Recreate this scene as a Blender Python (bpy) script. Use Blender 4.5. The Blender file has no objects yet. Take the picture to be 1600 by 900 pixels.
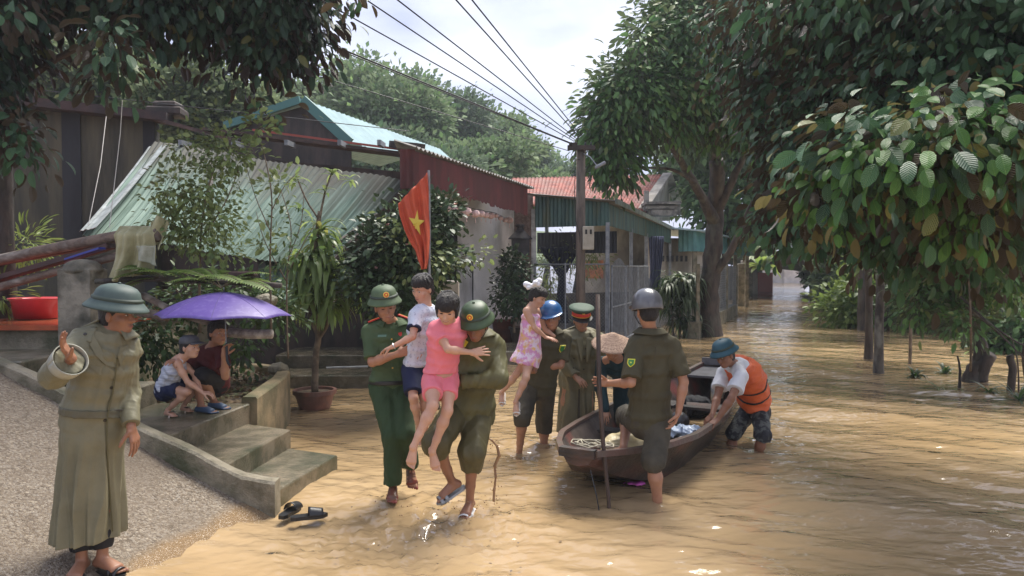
import bpy, math, random
import numpy as np
from math import sin, cos, pi, radians
from mathutils import Vector, Matrix
from mathutils.bvhtree import BVHTree

# ------------------------------------------------------------------ camera, world, sun, exposure
SC = bpy.context.scene
F = 1155.0; CAMZ = 1.9; PITCH = math.atan(32.0/F)
cd = bpy.data.cameras.new('camera'); cam = bpy.data.objects.new('camera', cd)
SC.collection.objects.link(cam); SC.camera = cam
cd.sensor_width = 36.0; cd.lens = F/1600*36.0; cd.clip_start = 0.05; cd.clip_end = 2000
cam.location = (0, 0, CAMZ); cam.rotation_euler = (pi/2-PITCH, 0, 0)

SUN_EL, SUN_AZ = 60.0, 28.0        # azimuth from +Y, positive to the right
w = bpy.data.worlds.new('World'); SC.world = w; w.use_nodes = True
nt = w.node_tree; nt.nodes.clear()
def wn(t): return nt.nodes.new(t)
out = wn('ShaderNodeOutputWorld'); bg = wn('ShaderNodeBackground'); sky = wn('ShaderNodeTexSky')
sky.sky_type = 'NISHITA'; sky.sun_disc = False; sky.sun_elevation = radians(SUN_EL); sky.sun_rotation = radians(SUN_AZ)
sky.air_density = 1.0; sky.dust_density = 3.0; sky.ozone_density = 1.0
tc = wn('ShaderNodeTexCoord'); mp = wn('ShaderNodeMapping'); mp.inputs['Scale'].default_value = (1, 1, 2.4)
n1 = wn('ShaderNodeTexNoise'); n1.inputs['Scale'].default_value = 2.6; n1.inputs['Detail'].default_value = 7; n1.inputs['Roughness'].default_value = .52
cr = wn('ShaderNodeValToRGB'); cr.color_ramp.elements[0].position = .40; cr.color_ramp.elements[1].position = .62
cr.color_ramp.elements[0].color = (2.5, 2.75, 4.1, 1); cr.color_ramp.elements[1].color = (5.0, 5.2, 6.0, 1)
mx = wn('ShaderNodeMixRGB'); mx.inputs['Fac'].default_value = .86
L = nt.links
L.new(tc.outputs['Generated'], mp.inputs['Vector']); L.new(mp.outputs[0], n1.inputs['Vector']); L.new(n1.outputs['Fac'], cr.inputs['Fac'])
L.new(sky.outputs[0], mx.inputs['Color1']); L.new(cr.outputs[0], mx.inputs['Color2']); L.new(mx.outputs[0], bg.inputs['Color'])
bg.inputs['Strength'].default_value = 0.10; L.new(bg.outputs[0], out.inputs['Surface'])
sd = bpy.data.lights.new('sun', 'SUN'); sun = bpy.data.objects.new('sun', sd); SC.collection.objects.link(sun)
sd.energy = 3.2; sd.angle = radians(34); sd.color = (1, .95, .86)
sv = Vector((sin(radians(SUN_AZ))*cos(radians(SUN_EL)), cos(radians(SUN_AZ))*cos(radians(SUN_EL)), sin(radians(SUN_EL))))
sun.rotation_euler = sv.to_track_quat('Z', 'Y').to_euler()
SC.view_settings.view_transform = 'Standard'; SC.view_settings.look = 'None'; SC.view_settings.gamma = 1
SC.view_settings.exposure = 1.2
SC.render.engine = 'CYCLES'
SC.cycles.use_denoising = True; SC.cycles.max_bounces = 6; SC.cycles.diffuse_bounces = 3; SC.cycles.glossy_bounces = 3
SC.cycles.transmission_bounces = 3; SC.cycles.transparent_max_bounces = 8; SC.cycles.sample_clamp_indirect = 6

# ------------------------------------------------------------------ helpers: points
CO = Vector((0, 0, CAMZ)); CF = Vector((0, cos(PITCH), -sin(PITCH))); CU = Vector((0, sin(PITCH), cos(PITCH))); CR = Vector((1, 0, 0))
def ray(px, py): return (CF + CR*((px-800)/F) - CU*((py-450)/F))
def W(px, py, y):                      # point on the ray at world distance y
    r = ray(px, py); return CO + r*(y/r.y)
def Z(px, py, z):                      # point on the ray at height z
    r = ray(px, py); return CO + r*((z-CAMZ)/r.z)
def J(px, py, parent, Ln, sg=1):       # joint: on the ray at distance Ln from the parent joint
    d = ray(px, py).normalized(); o = CO - Vector(parent)
    b = o.dot(d); c = o.dot(o)-Ln*Ln; disc = b*b-c
    if disc < 0:
        p = CO + d*(-b); v = (p-Vector(parent)).normalized(); return Vector(parent)+v*Ln
    return CO + d*(-b+sg*math.sqrt(disc))
def V(*a): return Vector(a)

# ------------------------------------------------------------------ helpers: objects
def link(o): SC.collection.objects.link(o); return o
def tag(o, label=None, cat=None, group=None, kind=None):
    if label: o['label'] = label
    if cat: o['category'] = cat
    if group: o['group'] = group
    if kind: o['kind'] = kind
    return o
def empty(name, loc, label=None, cat=None, group=None, rz=0):
    o = bpy.data.objects.new(name, None); o.empty_display_size = .1
    o.location = loc; o.rotation_euler = (0, 0, rz); link(o); tag(o, label, cat, group); return o
def adopt(o, parent):
    if parent is not None:
        o.parent = parent
        o.matrix_parent_inverse = Matrix.LocRotScale(parent.location, parent.rotation_euler.to_quaternion(), None).inverted() if parent.parent is None else Matrix.Identity(4)
    return o
def mkobj(name, verts, faces, mat, parent=None, smooth=False, mats=None, midx=None, local=False):
    me = bpy.data.meshes.new(name)
    me.from_pydata([tuple(v) for v in verts], [], [tuple(f) for f in faces]); me.update()
    return fin(name, me, mat, parent, smooth, midx, local)
def fin(name, me, mat, parent=None, smooth=False, midx=None, local=False):
    ms = mat if isinstance(mat, (list, tuple)) else [mat]
    for m in ms: me.materials.append(m)
    if smooth: me.polygons.foreach_set('use_smooth', [True]*len(me.polygons))
    if midx is not None: me.polygons.foreach_set('material_index', np.asarray(midx, dtype=np.int32))
    o = bpy.data.objects.new(name, me); link(o)
    if parent is not None:
        if local or parent.type == 'MESH' : o.parent = parent
        else: adopt(o, parent)
    return o
def npmesh(name, v, f, mat, parent=None, smooth=True, midx=None, local=False):
    """v (n,3) f (m,k) arrays"""
    me = bpy.data.meshes.new(name); k = f.shape[1]
    me.vertices.add(len(v)); me.vertices.foreach_set('co', v.astype(np.float32).ravel())
    me.loops.add(f.size); me.loops.foreach_set('vertex_index', f.astype(np.int32).ravel())
    me.polygons.add(len(f)); me.polygons.foreach_set('loop_start', np.arange(0, f.size, k, dtype=np.int32))
    me.update(calc_edges=True)
    return fin(name, me, mat, parent, smooth, midx, local)

class MB:                              # collects boxes, tubes, sheets into one mesh
    def __init__(s): s.v = []; s.f = []; s.m = []; s.mi = 0
    def add(s, vs, fs):
        b = len(s.v); s.v += [tuple(v) for v in vs]; s.f += [tuple(i+b for i in f) for f in fs]; s.m += [s.mi]*len(fs); return s
    def box(s, c, d, rz=0, R=None, bev=0):
        if R is None: R = Matrix.Rotation(rz, 3, 'Z')
        c = Vector(c); hx, hy, hz = d[0]/2, d[1]/2, d[2]/2
        if bev <= 0:
            vs = [c+R@Vector((x*hx, y*hy, z*hz)) for x in (-1, 1) for y in (-1, 1) for z in (-1, 1)]
            return s.add(vs, [(0, 1, 3, 2), (4, 6, 7, 5), (0, 4, 5, 1), (2, 3, 7, 6), (0, 2, 6, 4), (1, 5, 7, 3)])
        pr = []
        b = bev
        for z, i in ((-hz, b), (-hz+b, 0), (hz-b, 0), (hz, b)):
            pr.append([(-hx+i+0, -hy+i, z), (hx-i, -hy+i, z), (hx-i, hy-i, z), (-hx+i, hy-i, z)])
        vs = [c+R@Vector(p) for ring in pr for p in ring]
        fs = [(3, 2, 1, 0), (12, 13, 14, 15)]
        for r in range(3):
            for k in range(4):
                a = r*4+k; e = r*4+(k+1) % 4; fs.append((a, e, e+4, a+4))
        return s.add(vs, fs)
    def beam(s, a, b, wd, ht, up=(0, 0, 1)):
        a, b = Vector(a), Vector(b); x = (b-a); Ln = x.length; x.normalize(); u = Vector(up)
        y = u.cross(x)
        if y.length < 1e-3: y = Vector((0, 1, 0)).cross(x)
        y.normalize(); z = x.cross(y)
        R = Matrix((x, y, z)).transposed()
        return s.box((a+b)/2, (Ln, wd, ht), R=R)
    def tube(s, pts, r, n=8, caps=True):
        pts = [Vector(p) for p in pts]; rs = r if isinstance(r, (list, tuple)) else [r]*len(pts)
        ref = None; vs = []; m = len(pts)
        for i, p in enumerate(pts):
            t = (pts[min(i+1, m-1)]-pts[max(i-1, 0)]).normalized()
            if ref is None:
                ref = Vector((0, 0, 1)) if abs(t.z) < .9 else Vector((1, 0, 0))
            u = (ref - t*ref.dot(t)).normalized(); v = t.cross(u); ref = u
            for k in range(n):
                a = 2*pi*k/n; vs.append(p+(u*cos(a)+v*sin(a))*rs[i])
        fs = []
        for i in range(m-1):
            for k in range(n):
                k2 = (k+1) % n; fs.append((i*n+k, i*n+k2, (i+1)*n+k2, (i+1)*n+k))
        if caps: fs += [tuple(range(n))[::-1], tuple((m-1)*n+k for k in range(n))]
        return s.add(vs, fs)
    def lathe(s, prof, n=32, M=None, sx=1, sy=1):
        vs = []; M = M or Matrix.Identity(4)
        for r, z in prof:
            for k in range(n):
                a = 2*pi*k/n; vs.append(M@Vector((r*cos(a)*sx, r*sin(a)*sy, z)))
        fs = []
        for i in range(len(prof)-1):
            for k in range(n):
                k2 = (k+1) % n; fs.append((i*n+k, i*n+k2, (i+1)*n+k2, (i+1)*n+k))
        return s.add(vs, fs)
    def prism(s, poly, z0, z1, M=None):
        M = M or Matrix.Identity(4); n = len(poly)
        vs = [M@Vector((x, y, z0)) for x, y in poly]+[M@Vector((x, y, z1)) for x, y in poly]
        fs = [tuple(range(n))[::-1], tuple(range(n, 2*n))]+[(i, (i+1) % n, n+(i+1) % n, n+i) for i in range(n)]
        return s.add(vs, fs)
    def grid(s, fn, nu, nv):
        vs = [fn(i/nu, j/nv) for j in range(nv+1) for i in range(nu+1)]
        fs = [(j*(nu+1)+i, j*(nu+1)+i+1, (j+1)*(nu+1)+i+1, (j+1)*(nu+1)+i) for j in range(nv) for i in range(nu)]
        return s.add(vs, fs)
    def slab(s, fn, nu, nv, th):      # a sheet with thickness th along its normal
        P = [[Vector(fn(i/nu, j/nv)) for i in range(nu+1)] for j in range(nv+1)]
        N = [[None]*(nu+1) for _ in range(nv+1)]
        for j in range(nv+1):
            for i in range(nu+1):
                du = P[j][min(i+1, nu)]-P[j][max(i-1, 0)]; dv = P[min(j+1, nv)][i]-P[max(j-1, 0)][i]
                c = du.cross(dv); N[j][i] = c.normalized() if c.length > 1e-9 else Vector((0, 0, 1))
        w_ = nu+1; n = w_*(nv+1)
        vs = [P[j][i] for j in range(nv+1) for i in range(w_)]+[P[j][i]-N[j][i]*th for j in range(nv+1) for i in range(w_)]
        fs = []
        for j in range(nv):
            for i in range(nu):
                a = j*w_+i; fs.append((a, a+1, a+w_+1, a+w_)); fs.append((n+a, n+a+w_, n+a+w_+1, n+a+1))
        for i in range(nu):
            fs.append((i, n+i, n+i+1, i+1)); a = nv*w_+i; fs.append((a, a+1, n+a+1, n+a))
        for j in range(nv):
            a = j*w_; fs.append((a, a+w_, n+a+w_, n+a)); a = j*w_+nu; fs.append((a, n+a, n+a+w_, a+w_))
        return s.add(vs, fs)
    def build(s, name, mat, parent=None, smooth=False, local=False):
        return mkobj(name, s.v, s.f, mat, parent, smooth, midx=s.m if isinstance(mat, (list, tuple)) else None, local=local)

def frame(o, f, u):                    # 4x4: x = right side, y = forward f, z = up u
    f = Vector(f).normalized(); u = Vector(u); u = (u-f*u.dot(f)).normalized(); x = f.cross(u)
    M = Matrix((x, f, u)).transposed().to_4x4(); M.translation = Vector(o); return M

# ------------------------------------------------------------------ helpers: materials
MATS = {}
def mat(name, col, rough=.7, col2=None, ns=8, bump=0, bs=None, spec=.5, metal=0, sss=0, mixlo=.4, mixhi=.6, coord='Object', stretch=None, tint=0, trans=0, col3=None, n3=1.0, sheen=0, coat=0, detail=5):
    if name in MATS: return MATS[name]
    m = bpy.data.materials.new(name); m.use_nodes = True; t = m.node_tree; N = t.nodes; Lk = t.links
    b = N['Principled BSDF']; b.inputs['Base Color'].default_value = (*col, 1); b.inputs['Roughness'].default_value = rough
    b.inputs['Specular IOR Level'].default_value = spec; b.inputs['Metallic'].default_value = metal
    if sss: b.inputs['Subsurface Weight'].default_value = sss; b.inputs['Subsurface Radius'].default_value = (.02, .008, .004); b.inputs['Subsurface Scale'].default_value = .6
    if sheen: b.inputs['Sheen Weight'].default_value = sheen
    if coat: b.inputs['Coat Weight'].default_value = coat; b.inputs['Coat Roughness'].default_value = .15
    tcn = N.new('ShaderNodeTexCoord'); src = tcn.outputs[coord]
    if stretch:
        mpn = N.new('ShaderNodeMapping'); mpn.inputs['Scale'].default_value = stretch; Lk.new(src, mpn.inputs[0]); src = mpn.outputs[0]
    colout = None
    if col2:
        n = N.new('ShaderNodeTexNoise'); n.inputs['Scale'].default_value = ns; n.inputs['Detail'].default_value = detail; n.inputs['Roughness'].default_value = .6; Lk.new(src, n.inputs['Vector'])
        r = N.new('ShaderNodeMapRange'); r.inputs[1].default_value = mixlo; r.inputs[2].default_value = mixhi; Lk.new(n.outputs['Fac'], r.inputs[0])
        x = N.new('ShaderNodeMixRGB'); x.inputs[1].default_value = (*col, 1); x.inputs[2].default_value = (*col2, 1); Lk.new(r.outputs[0], x.inputs[0]); colout = x.outputs[0]
        if col3:
            n_ = N.new('ShaderNodeTexNoise'); n_.inputs['Scale'].default_value = n3; n_.inputs['Detail'].default_value = 6; Lk.new(src, n_.inputs['Vector'])
            r_ = N.new('ShaderNodeMapRange'); r_.inputs[1].default_value = .5; r_.inputs[2].default_value = .68; Lk.new(n_.outputs['Fac'], r_.inputs[0])
            x_ = N.new('ShaderNodeMixRGB'); x_.inputs[2].default_value = (*col3, 1); Lk.new(r_.outputs[0], x_.inputs[0]); Lk.new(colout, x_.inputs[1]); colout = x_.outputs[0]
        Lk.new(colout, b.inputs['Base Color'])
    if tint:
        g = N.new('ShaderNodeNewGeometry'); h = N.new('ShaderNodeHueSaturation'); h.inputs['Saturation'].default_value = 1
        r2 = N.new('ShaderNodeMapRange'); r2.inputs[3].default_value = 1-tint; r2.inputs[4].default_value = 1+tint*1.3
        Lk.new(g.outputs['Random Per Island'], r2.inputs[0]); Lk.new(r2.outputs[0], h.inputs['Value'])
        if colout: Lk.new(colout, h.inputs['Color'])
        else: h.inputs['Color'].default_value = (*col, 1)
        Lk.new(h.outputs[0], b.inputs['Base Color'])
    if bump:
        n2 = N.new('ShaderNodeTexNoise'); n2.inputs['Scale'].default_value = bs or ns*3; n2.inputs['Detail'].default_value = 6; n2.inputs['Roughness'].default_value = .65; Lk.new(src, n2.inputs['Vector'])
        bp = N.new('ShaderNodeBump'); bp.inputs['Strength'].default_value = min(1, bump); bp.inputs['Distance'].default_value = .02*max(1, bump); Lk.new(n2.outputs['Fac'], bp.inputs['Height']); Lk.new(bp.outputs[0], b.inputs['Normal'])
    MATS[name] = m; return m
def leafmat(name, top, top2, under, rough=.4, trans=.25, tint=.5, yellow=None, spec=.5, vein=False):
    m = bpy.data.materials.new(name); m.use_nodes = True; t = m.node_tree; N = t.nodes; Lk = t.links
    b = N['Principled BSDF']; o = N['Material Output']; b.inputs['Roughness'].default_value = rough; b.inputs['Specular IOR Level'].default_value = spec
    g = N.new('ShaderNodeNewGeometry'); tcn = N.new('ShaderNodeTexCoord')
    ns_ = N.new('ShaderNodeTexNoise'); ns_.inputs['Scale'].default_value = .9; ns_.inputs['Detail'].default_value = 2; Lk.new(tcn.outputs['Object'], ns_.inputs['Vector'])
    ad = N.new('ShaderNodeMath'); ad.operation = 'ADD'; Lk.new(ns_.outputs['Fac'], ad.inputs[0])
    sc = N.new('ShaderNodeMath'); sc.operation = 'MULTIPLY'; sc.inputs[1].default_value = .6; Lk.new(g.outputs['Random Per Island'], sc.inputs[0]); Lk.new(sc.outputs[0], ad.inputs[1])
    r = N.new('ShaderNodeMapRange'); r.inputs[1].default_value = .45; r.inputs[2].default_value = 1.1; Lk.new(ad.outputs[0], r.inputs[0])
    x = N.new('ShaderNodeMixRGB'); x.inputs[1].default_value = (*top, 1); x.inputs[2].default_value = (*top2, 1); Lk.new(r.outputs[0], x.inputs[0])
    c = x.outputs[0]
    if yellow:
        gt = N.new('ShaderNodeMath'); gt.operation = 'GREATER_THAN'; gt.inputs[1].default_value = .93; Lk.new(g.outputs['Random Per Island'], gt.inputs[0])
        y = N.new('ShaderNodeMixRGB'); y.inputs[2].default_value = (*yellow, 1); Lk.new(gt.outputs[0], y.inputs[0]); Lk.new(c, y.inputs[1]); c = y.outputs[0]
    if vein:      # pale midrib and side veins from the leaf's own coordinates
        uv = N.new('ShaderNodeUVMap'); uv.uv_map = 'leaf'; sp_ = N.new('ShaderNodeSeparateXYZ'); Lk.new(uv.outputs[0], sp_.inputs[0])
        def mth(op, a, b_=None, cl=False):
            q = N.new('ShaderNodeMath'); q.operation = op; q.use_clamp = cl
            for i_, v_ in enumerate((a, b_)):
                if v_ is None: continue
                if isinstance(v_, (int, float)): q.inputs[i_].default_value = v_
                else: Lk.new(v_, q.inputs[i_])
            return q.outputs[0]
        ay = mth('ABSOLUTE', sp_.outputs[1]); rib = mth('SUBTRACT', 1, mth('MULTIPLY', ay, 55), True)
        wv = mth('SINE', mth('SUBTRACT', mth('MULTIPLY', sp_.outputs[0], 62), mth('MULTIPLY', ay, 75)))
        vn = mth('MULTIPLY', mth('SUBTRACT', wv, .55, True), .55); tot = mth('MAXIMUM', rib, vn)
        ym = N.new('ShaderNodeMixRGB'); ym.inputs[2].default_value = (min(1, top2[0]*2.2+.03), min(1, top2[1]*1.7+.03), min(1, top2[2]*1.6+.02), 1); Lk.new(mth('MULTIPLY', tot, .3), ym.inputs[0]); Lk.new(c, ym.inputs[1]); c = ym.outputs[0]
        bp_ = N.new('ShaderNodeBump'); bp_.inputs['Strength'].default_value = .8; bp_.inputs['Distance'].default_value = .003; Lk.new(wv, bp_.inputs['Height']); Lk.new(bp_.outputs[0], b.inputs['Normal'])
    u = N.new('ShaderNodeMixRGB'); u.inputs[2].default_value = (*under, 1); Lk.new(g.outputs['Backfacing'], u.inputs[0]); Lk.new(c, u.inputs[1])
    Lk.new(u.outputs[0], b.inputs['Base Color'])
    tr = N.new('ShaderNodeBsdfTranslucent'); Lk.new(u.outputs[0], tr.inputs[0])
    ms = N.new('ShaderNodeMixShader'); ms.inputs[0].default_value = min(.5, trans*1.5+.03); Lk.new(b.outputs[0], ms.inputs[1]); Lk.new(tr.outputs[0], ms.inputs[2]); Lk.new(ms.outputs[0], o.inputs['Surface'])
    MATS[name] = m; return m

# ------------------------------------------------------------------ helpers: implicit surfaces (bodies, clothes)
class Sdf:
    def __init__(s): s.ops = []
    def cone(s, a, b, ra, rb, k=.02, cuts=None, sub=False):
        a = np.array(a, np.float32); b = np.array(b, np.float32); ab = b-a; L2 = max(float(ab@ab), 1e-9)
        def fn(X, Y, Z_):
            x, y, z = X-a[0], Y-a[1], Z_-a[2]
            t = np.clip((x*ab[0]+y*ab[1]+z*ab[2])/L2, 0, 1)
            d = np.sqrt((x-t*ab[0])**2+(y-t*ab[1])**2+(z-t*ab[2])**2)-(ra+(rb-ra)*t)
            if cuts:
                for p, n in cuts: d = np.maximum(d, (X-p[0])*n[0]+(Y-p[1])*n[1]+(Z_-p[2])*n[2])
            return d
        r = max(ra, rb); s.ops.append((fn, np.minimum(a, b)-r, np.maximum(a, b)+r, k, sub)); return s
    def ell(s, a, b, side, w0, d0, w1, d1, m=None, k=.02, cuts=None, sub=False):
        """elliptic cone a->b; side vector; widths along side and depth across"""
        a = Vector(a); b = Vector(b); ax = b-a; Ln = max(ax.length, 1e-5)
        if ax.length < 1e-5: ax = Vector((0, 0, 1))
        else: ax = ax/Ln
        sd_ = Vector(side); sd_ = (sd_-ax*sd_.dot(ax)).normalized(); fr = ax.cross(sd_)
        a_ = np.array(a, np.float32); A = np.array(ax, np.float32); S = np.array(sd_, np.float32); Fr = np.array(fr, np.float32)
        mm = m or min(w0, d0, w1, d1)
        def fn(X, Y, Z_):
            x, y, z = X-a_[0], Y-a_[1], Z_-a_[2]
            h = x*A[0]+y*A[1]+z*A[2]; t = np.clip(h/Ln, 0, 1); qa = h-t*Ln
            qs = x*S[0]+y*S[1]+z*S[2]; qf = x*Fr[0]+y*Fr[1]+z*Fr[2]
            w_ = w0+(w1-w0)*t; d_ = d0+(d1-d0)*t
            r = np.sqrt((qs/w_)**2+(qf/d_)**2+(qa/mm)**2); d = (r-1)*np.minimum(w_, d_)
            if cuts:
                for p, n in cuts: d = np.maximum(d, (X-p[0])*n[0]+(Y-p[1])*n[1]+(Z_-p[2])*n[2])
            return d
        r = max(w0, d0, w1, d1, mm); lo = np.minimum(np.array(a), np.array(b))-r; hi = np.maximum(np.array(a), np.array(b))+r
        s.ops.append((fn, lo, hi, k, sub)); return s
    def orb(s, M, c, r, k=.01, sub=False, cuts=None):
        """ellipsoid centre c (in frame M), radii r along the frame's axes"""
        R = np.array(M.to_3x3().transposed(), np.float32); c_ = M@Vector(c); cc = np.array(c_, np.float32); mr = min(r)
        def fn(X, Y, Z_):
            x, y, z = X-cc[0], Y-cc[1], Z_-cc[2]
            q = [(x*R[i][0]+y*R[i][1]+z*R[i][2])/r[i] for i in range(3)]
            d = (np.sqrt(q[0]**2+q[1]**2+q[2]**2)-1)*mr
            if cuts:
                for p, n in cuts: d = np.maximum(d, (X-p[0])*n[0]+(Y-p[1])*n[1]+(Z_-p[2])*n[2])
            return d
        m_ = max(r); s.ops.append((fn, cc-m_, cc+m_, k, sub)); return s
    def mesh(s, name, vox, mat_, parent=None, fold=None, cut=None, smooth=True):
        lo = np.min([o[1] for o in s.ops if not o[4]], axis=0)-4*vox-.02; hi = np.max([o[2] for o in s.ops if not o[4]], axis=0)+4*vox+.02
        n = np.ceil((hi-lo)/vox).astype(int)+1
        D = np.full(n, 1.0, np.float32)
        ax = [lo[i]+vox*np.arange(n[i], dtype=np.float32) for i in range(3)]
        for fn, l, h, k, sub in s.ops:
            i0 = np.maximum(np.floor((l-k-3*vox-.01-lo)/vox).astype(int), 0); i1 = np.minimum(np.ceil((h+k+3*vox+.01-lo)/vox).astype(int)+1, n)
            if (i1 <= i0).any(): continue
            X, Y, Z_ = np.meshgrid(*[ax[i][i0[i]:i1[i]].astype(np.float32) for i in range(3)], indexing='ij', sparse=True)
            d = fn(X, Y, Z_).astype(np.float32); v = D[i0[0]:i1[0], i0[1]:i1[1], i0[2]:i1[2]]
            if sub:
                d = -d; hh = np.clip(.5-.5*(d-v)/-k, 0, 1) if False else np.clip(.5+.5*(d-v)/k, 0, 1); v[...] = v+(d-v)*hh+k*hh*(1-hh)
            else:
                hh = np.clip(.5+.5*(d-v)/k, 0, 1); v[...] = d+(v-d)*hh-k*hh*(1-hh) if False else (d*(1-hh)+v*hh-k*hh*(1-hh))
        X, Y, Z_ = np.meshgrid(*ax, indexing='ij', sparse=True)
        if fold is not None:
            band = np.argwhere(np.abs(D) < .05)
            P = lo+band*vox
            D[band[:, 0], band[:, 1], band[:, 2]] -= fold(P).astype(np.float32)
        if cut:
            for p, nn in cut: D = np.maximum(D, ((X-p[0])*nn[0]+(Y-p[1])*nn[1]+(Z_-p[2])*nn[2]).astype(np.float32))
        for a in range(3):      # closed at the border
            sl = [slice(None)]*3; sl[a] = 0; D[tuple(sl)] = 1; sl[a] = -1; D[tuple(sl)] = 1
        v, f = nets(D); v = lo+v*vox
        o = npmesh(name, v, f, mat_, parent, smooth)
        return o
def nets(D):
    S = D < 0; nx, ny, nz = D.shape
    c = np.zeros((nx-1, ny-1, nz-1), np.int8)
    for i in (0, 1):
        for j in (0, 1):
            for k in (0, 1): c += S[i:nx-1+i, j:ny-1+j, k:nz-1+k]
    cells = np.argwhere((c > 0) & (c < 8)); idx = np.full((nx-1, ny-1, nz-1), -1, np.int32)
    idx[cells[:, 0], cells[:, 1], cells[:, 2]] = np.arange(len(cells))
    acc = np.zeros((len(cells), 3)); cnt = np.zeros(len(cells))
    cor = [(i, j, k) for i in (0, 1) for j in (0, 1) for k in (0, 1)]
    for a in cor:
        for ax in range(3):
            if a[ax] == 0:
                b = list(a); b[ax] = 1
                da = D[cells[:, 0]+a[0], cells[:, 1]+a[1], cells[:, 2]+a[2]]; db = D[cells[:, 0]+b[0], cells[:, 1]+b[1], cells[:, 2]+b[2]]
                m = (da < 0) != (db < 0); t = np.where(m, da/np.where(m, da-db, 1), 0)
                p = np.array(a, float)[None, :].repeat(len(cells), 0); p[:, ax] = t
                acc += p*m[:, None]; cnt += m
    v = cells+acc/cnt[:, None]
    F_ = []
    for ax in range(3):
        sl0 = [slice(1, -1)]*3; sl1 = [slice(1, -1)]*3; sl0[ax] = slice(0, -1); sl1[ax] = slice(1, None)
        A = S[tuple(sl0)]; B = S[tuple(sl1)]; e = np.argwhere(A != B)
        if not len(e): continue
        off = np.ones(3, int); off[ax] = 0; e = e+off
        u, w_ = [(1, 2), (2, 0), (0, 1)][ax]
        q = []
        for du, dw in ((-1, -1), (0, -1), (0, 0), (-1, 0)):
            g = e.copy(); g[:, u] += du; g[:, w_] += dw; q.append(idx[g[:, 0], g[:, 1], g[:, 2]])
        q = np.stack(q, 1); flip = ~S[e[:, 0], e[:, 1], e[:, 2]]
        q[flip] = q[flip][:, ::-1]; F_.append(q)
    f = np.concatenate(F_); f = f[(f >= 0).all(1)]
    return v, f
def pleats(cx, cy, amp, n, z0, z1, seed=1):
    r = np.random.RandomState(seed); ph = r.rand(6)*6.28
    def fn(P):
        th = np.arctan2(P[:, 1]-cy, P[:, 0]-cx); z = P[:, 2]; q = n*th/2+1.0*np.sin(z*2.1+ph[0])+.8*np.sin(th*2+ph[1])+.5*np.sin(z*5+th*3+ph[2])
        o = (1-1.9*np.abs(np.sin(q)))+.45*(1-1.9*np.abs(np.sin(q*1.73+ph[3]+.8*np.sin(z*6+ph[4]))))
        return amp*o*np.clip((z-z0)/(z1-z0), .1, 1)
    return fn
def folds(amp, sc, along=None, seed=1, n=4, zb=None):
    """soft cloth folds; along: direction the folds run in; zb=(z0,z1): amplitude grows from z0 to z1"""
    r = np.random.RandomState(seed); ks = []
    al = np.array(Vector(along).normalized()) if along is not None else None
    for i in range(n):
        k = r.normal(size=3); k[1] *= .5; dirn = al is not None and i % 4 != 2
        if dirn: k -= al*(k@al)*.95
        k /= np.linalg.norm(k); m = r.normal(size=3)
        if dirn: m = m*.4+al*.22
        ks.append((k*sc*(1+.7*i*r.rand()), m*sc*.33, r.rand()*6.28, (1 if dirn or al is None else .4)/(1+.5*i)))
    def fn(P):
        o = 0; W_ = 0
        for k, m, ph, w_ in ks:
            q = P@k+1.6*np.sin(P@m+ph*2)+ph; o = o+w_*(1-1.8*np.abs(np.sin(q)))+.45*w_*(1-1.9*np.abs(np.sin(q*1.9+1.3*np.sin(P@m*2.1+ph)))); W_ += w_*1.2
        o = o/W_*amp
        if zb: o = o*np.clip((P[:, 2]-zb[0])/(zb[1]-zb[0]), .12, 1)
        return o
    return fn

# ------------------------------------------------------------------ helpers: leaves
def leaf_tpl(kind):
    if kind == 'far': return np.array([(0, 0, 0), (.5, .32, .05), (1, 0, -.08), (.5, -.32, .05)]), np.array([(0, 3, 2, 1)])
    if kind == 'mid':
        return np.array([(0, 0, 0), (.35, .24, .06), (.35, -.24, .06), (.45, 0, 0), (.75, .18, .0), (.75, -.18, .0), (1, 0, -.12)]), np.array([(0, 3, 1, 1), (0, 2, 3, 3), (3, 6, 4, 1), (3, 2, 5, 6)])
    xs = [0, .12, .35, .6, .84, 1.0]; ws = [.0, .14, .235, .245, .165, .0]; zs = [0, .015, .02, 0, -.05, -.13]
    v = []; 
    for x, w_, z in zip(xs, ws, zs): v += [(x, w_, z+w_*.28), (x, 0, z), (x, -w_, z+w_*.28)]
    f = []
    for i in range(5): f += [(3*i, 3*i+1, 3*i+4, 3*i+3), (3*i+1, 3*i+2, 3*i+5, 3*i+4)]
    return np.array(v), np.array(f)
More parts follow.
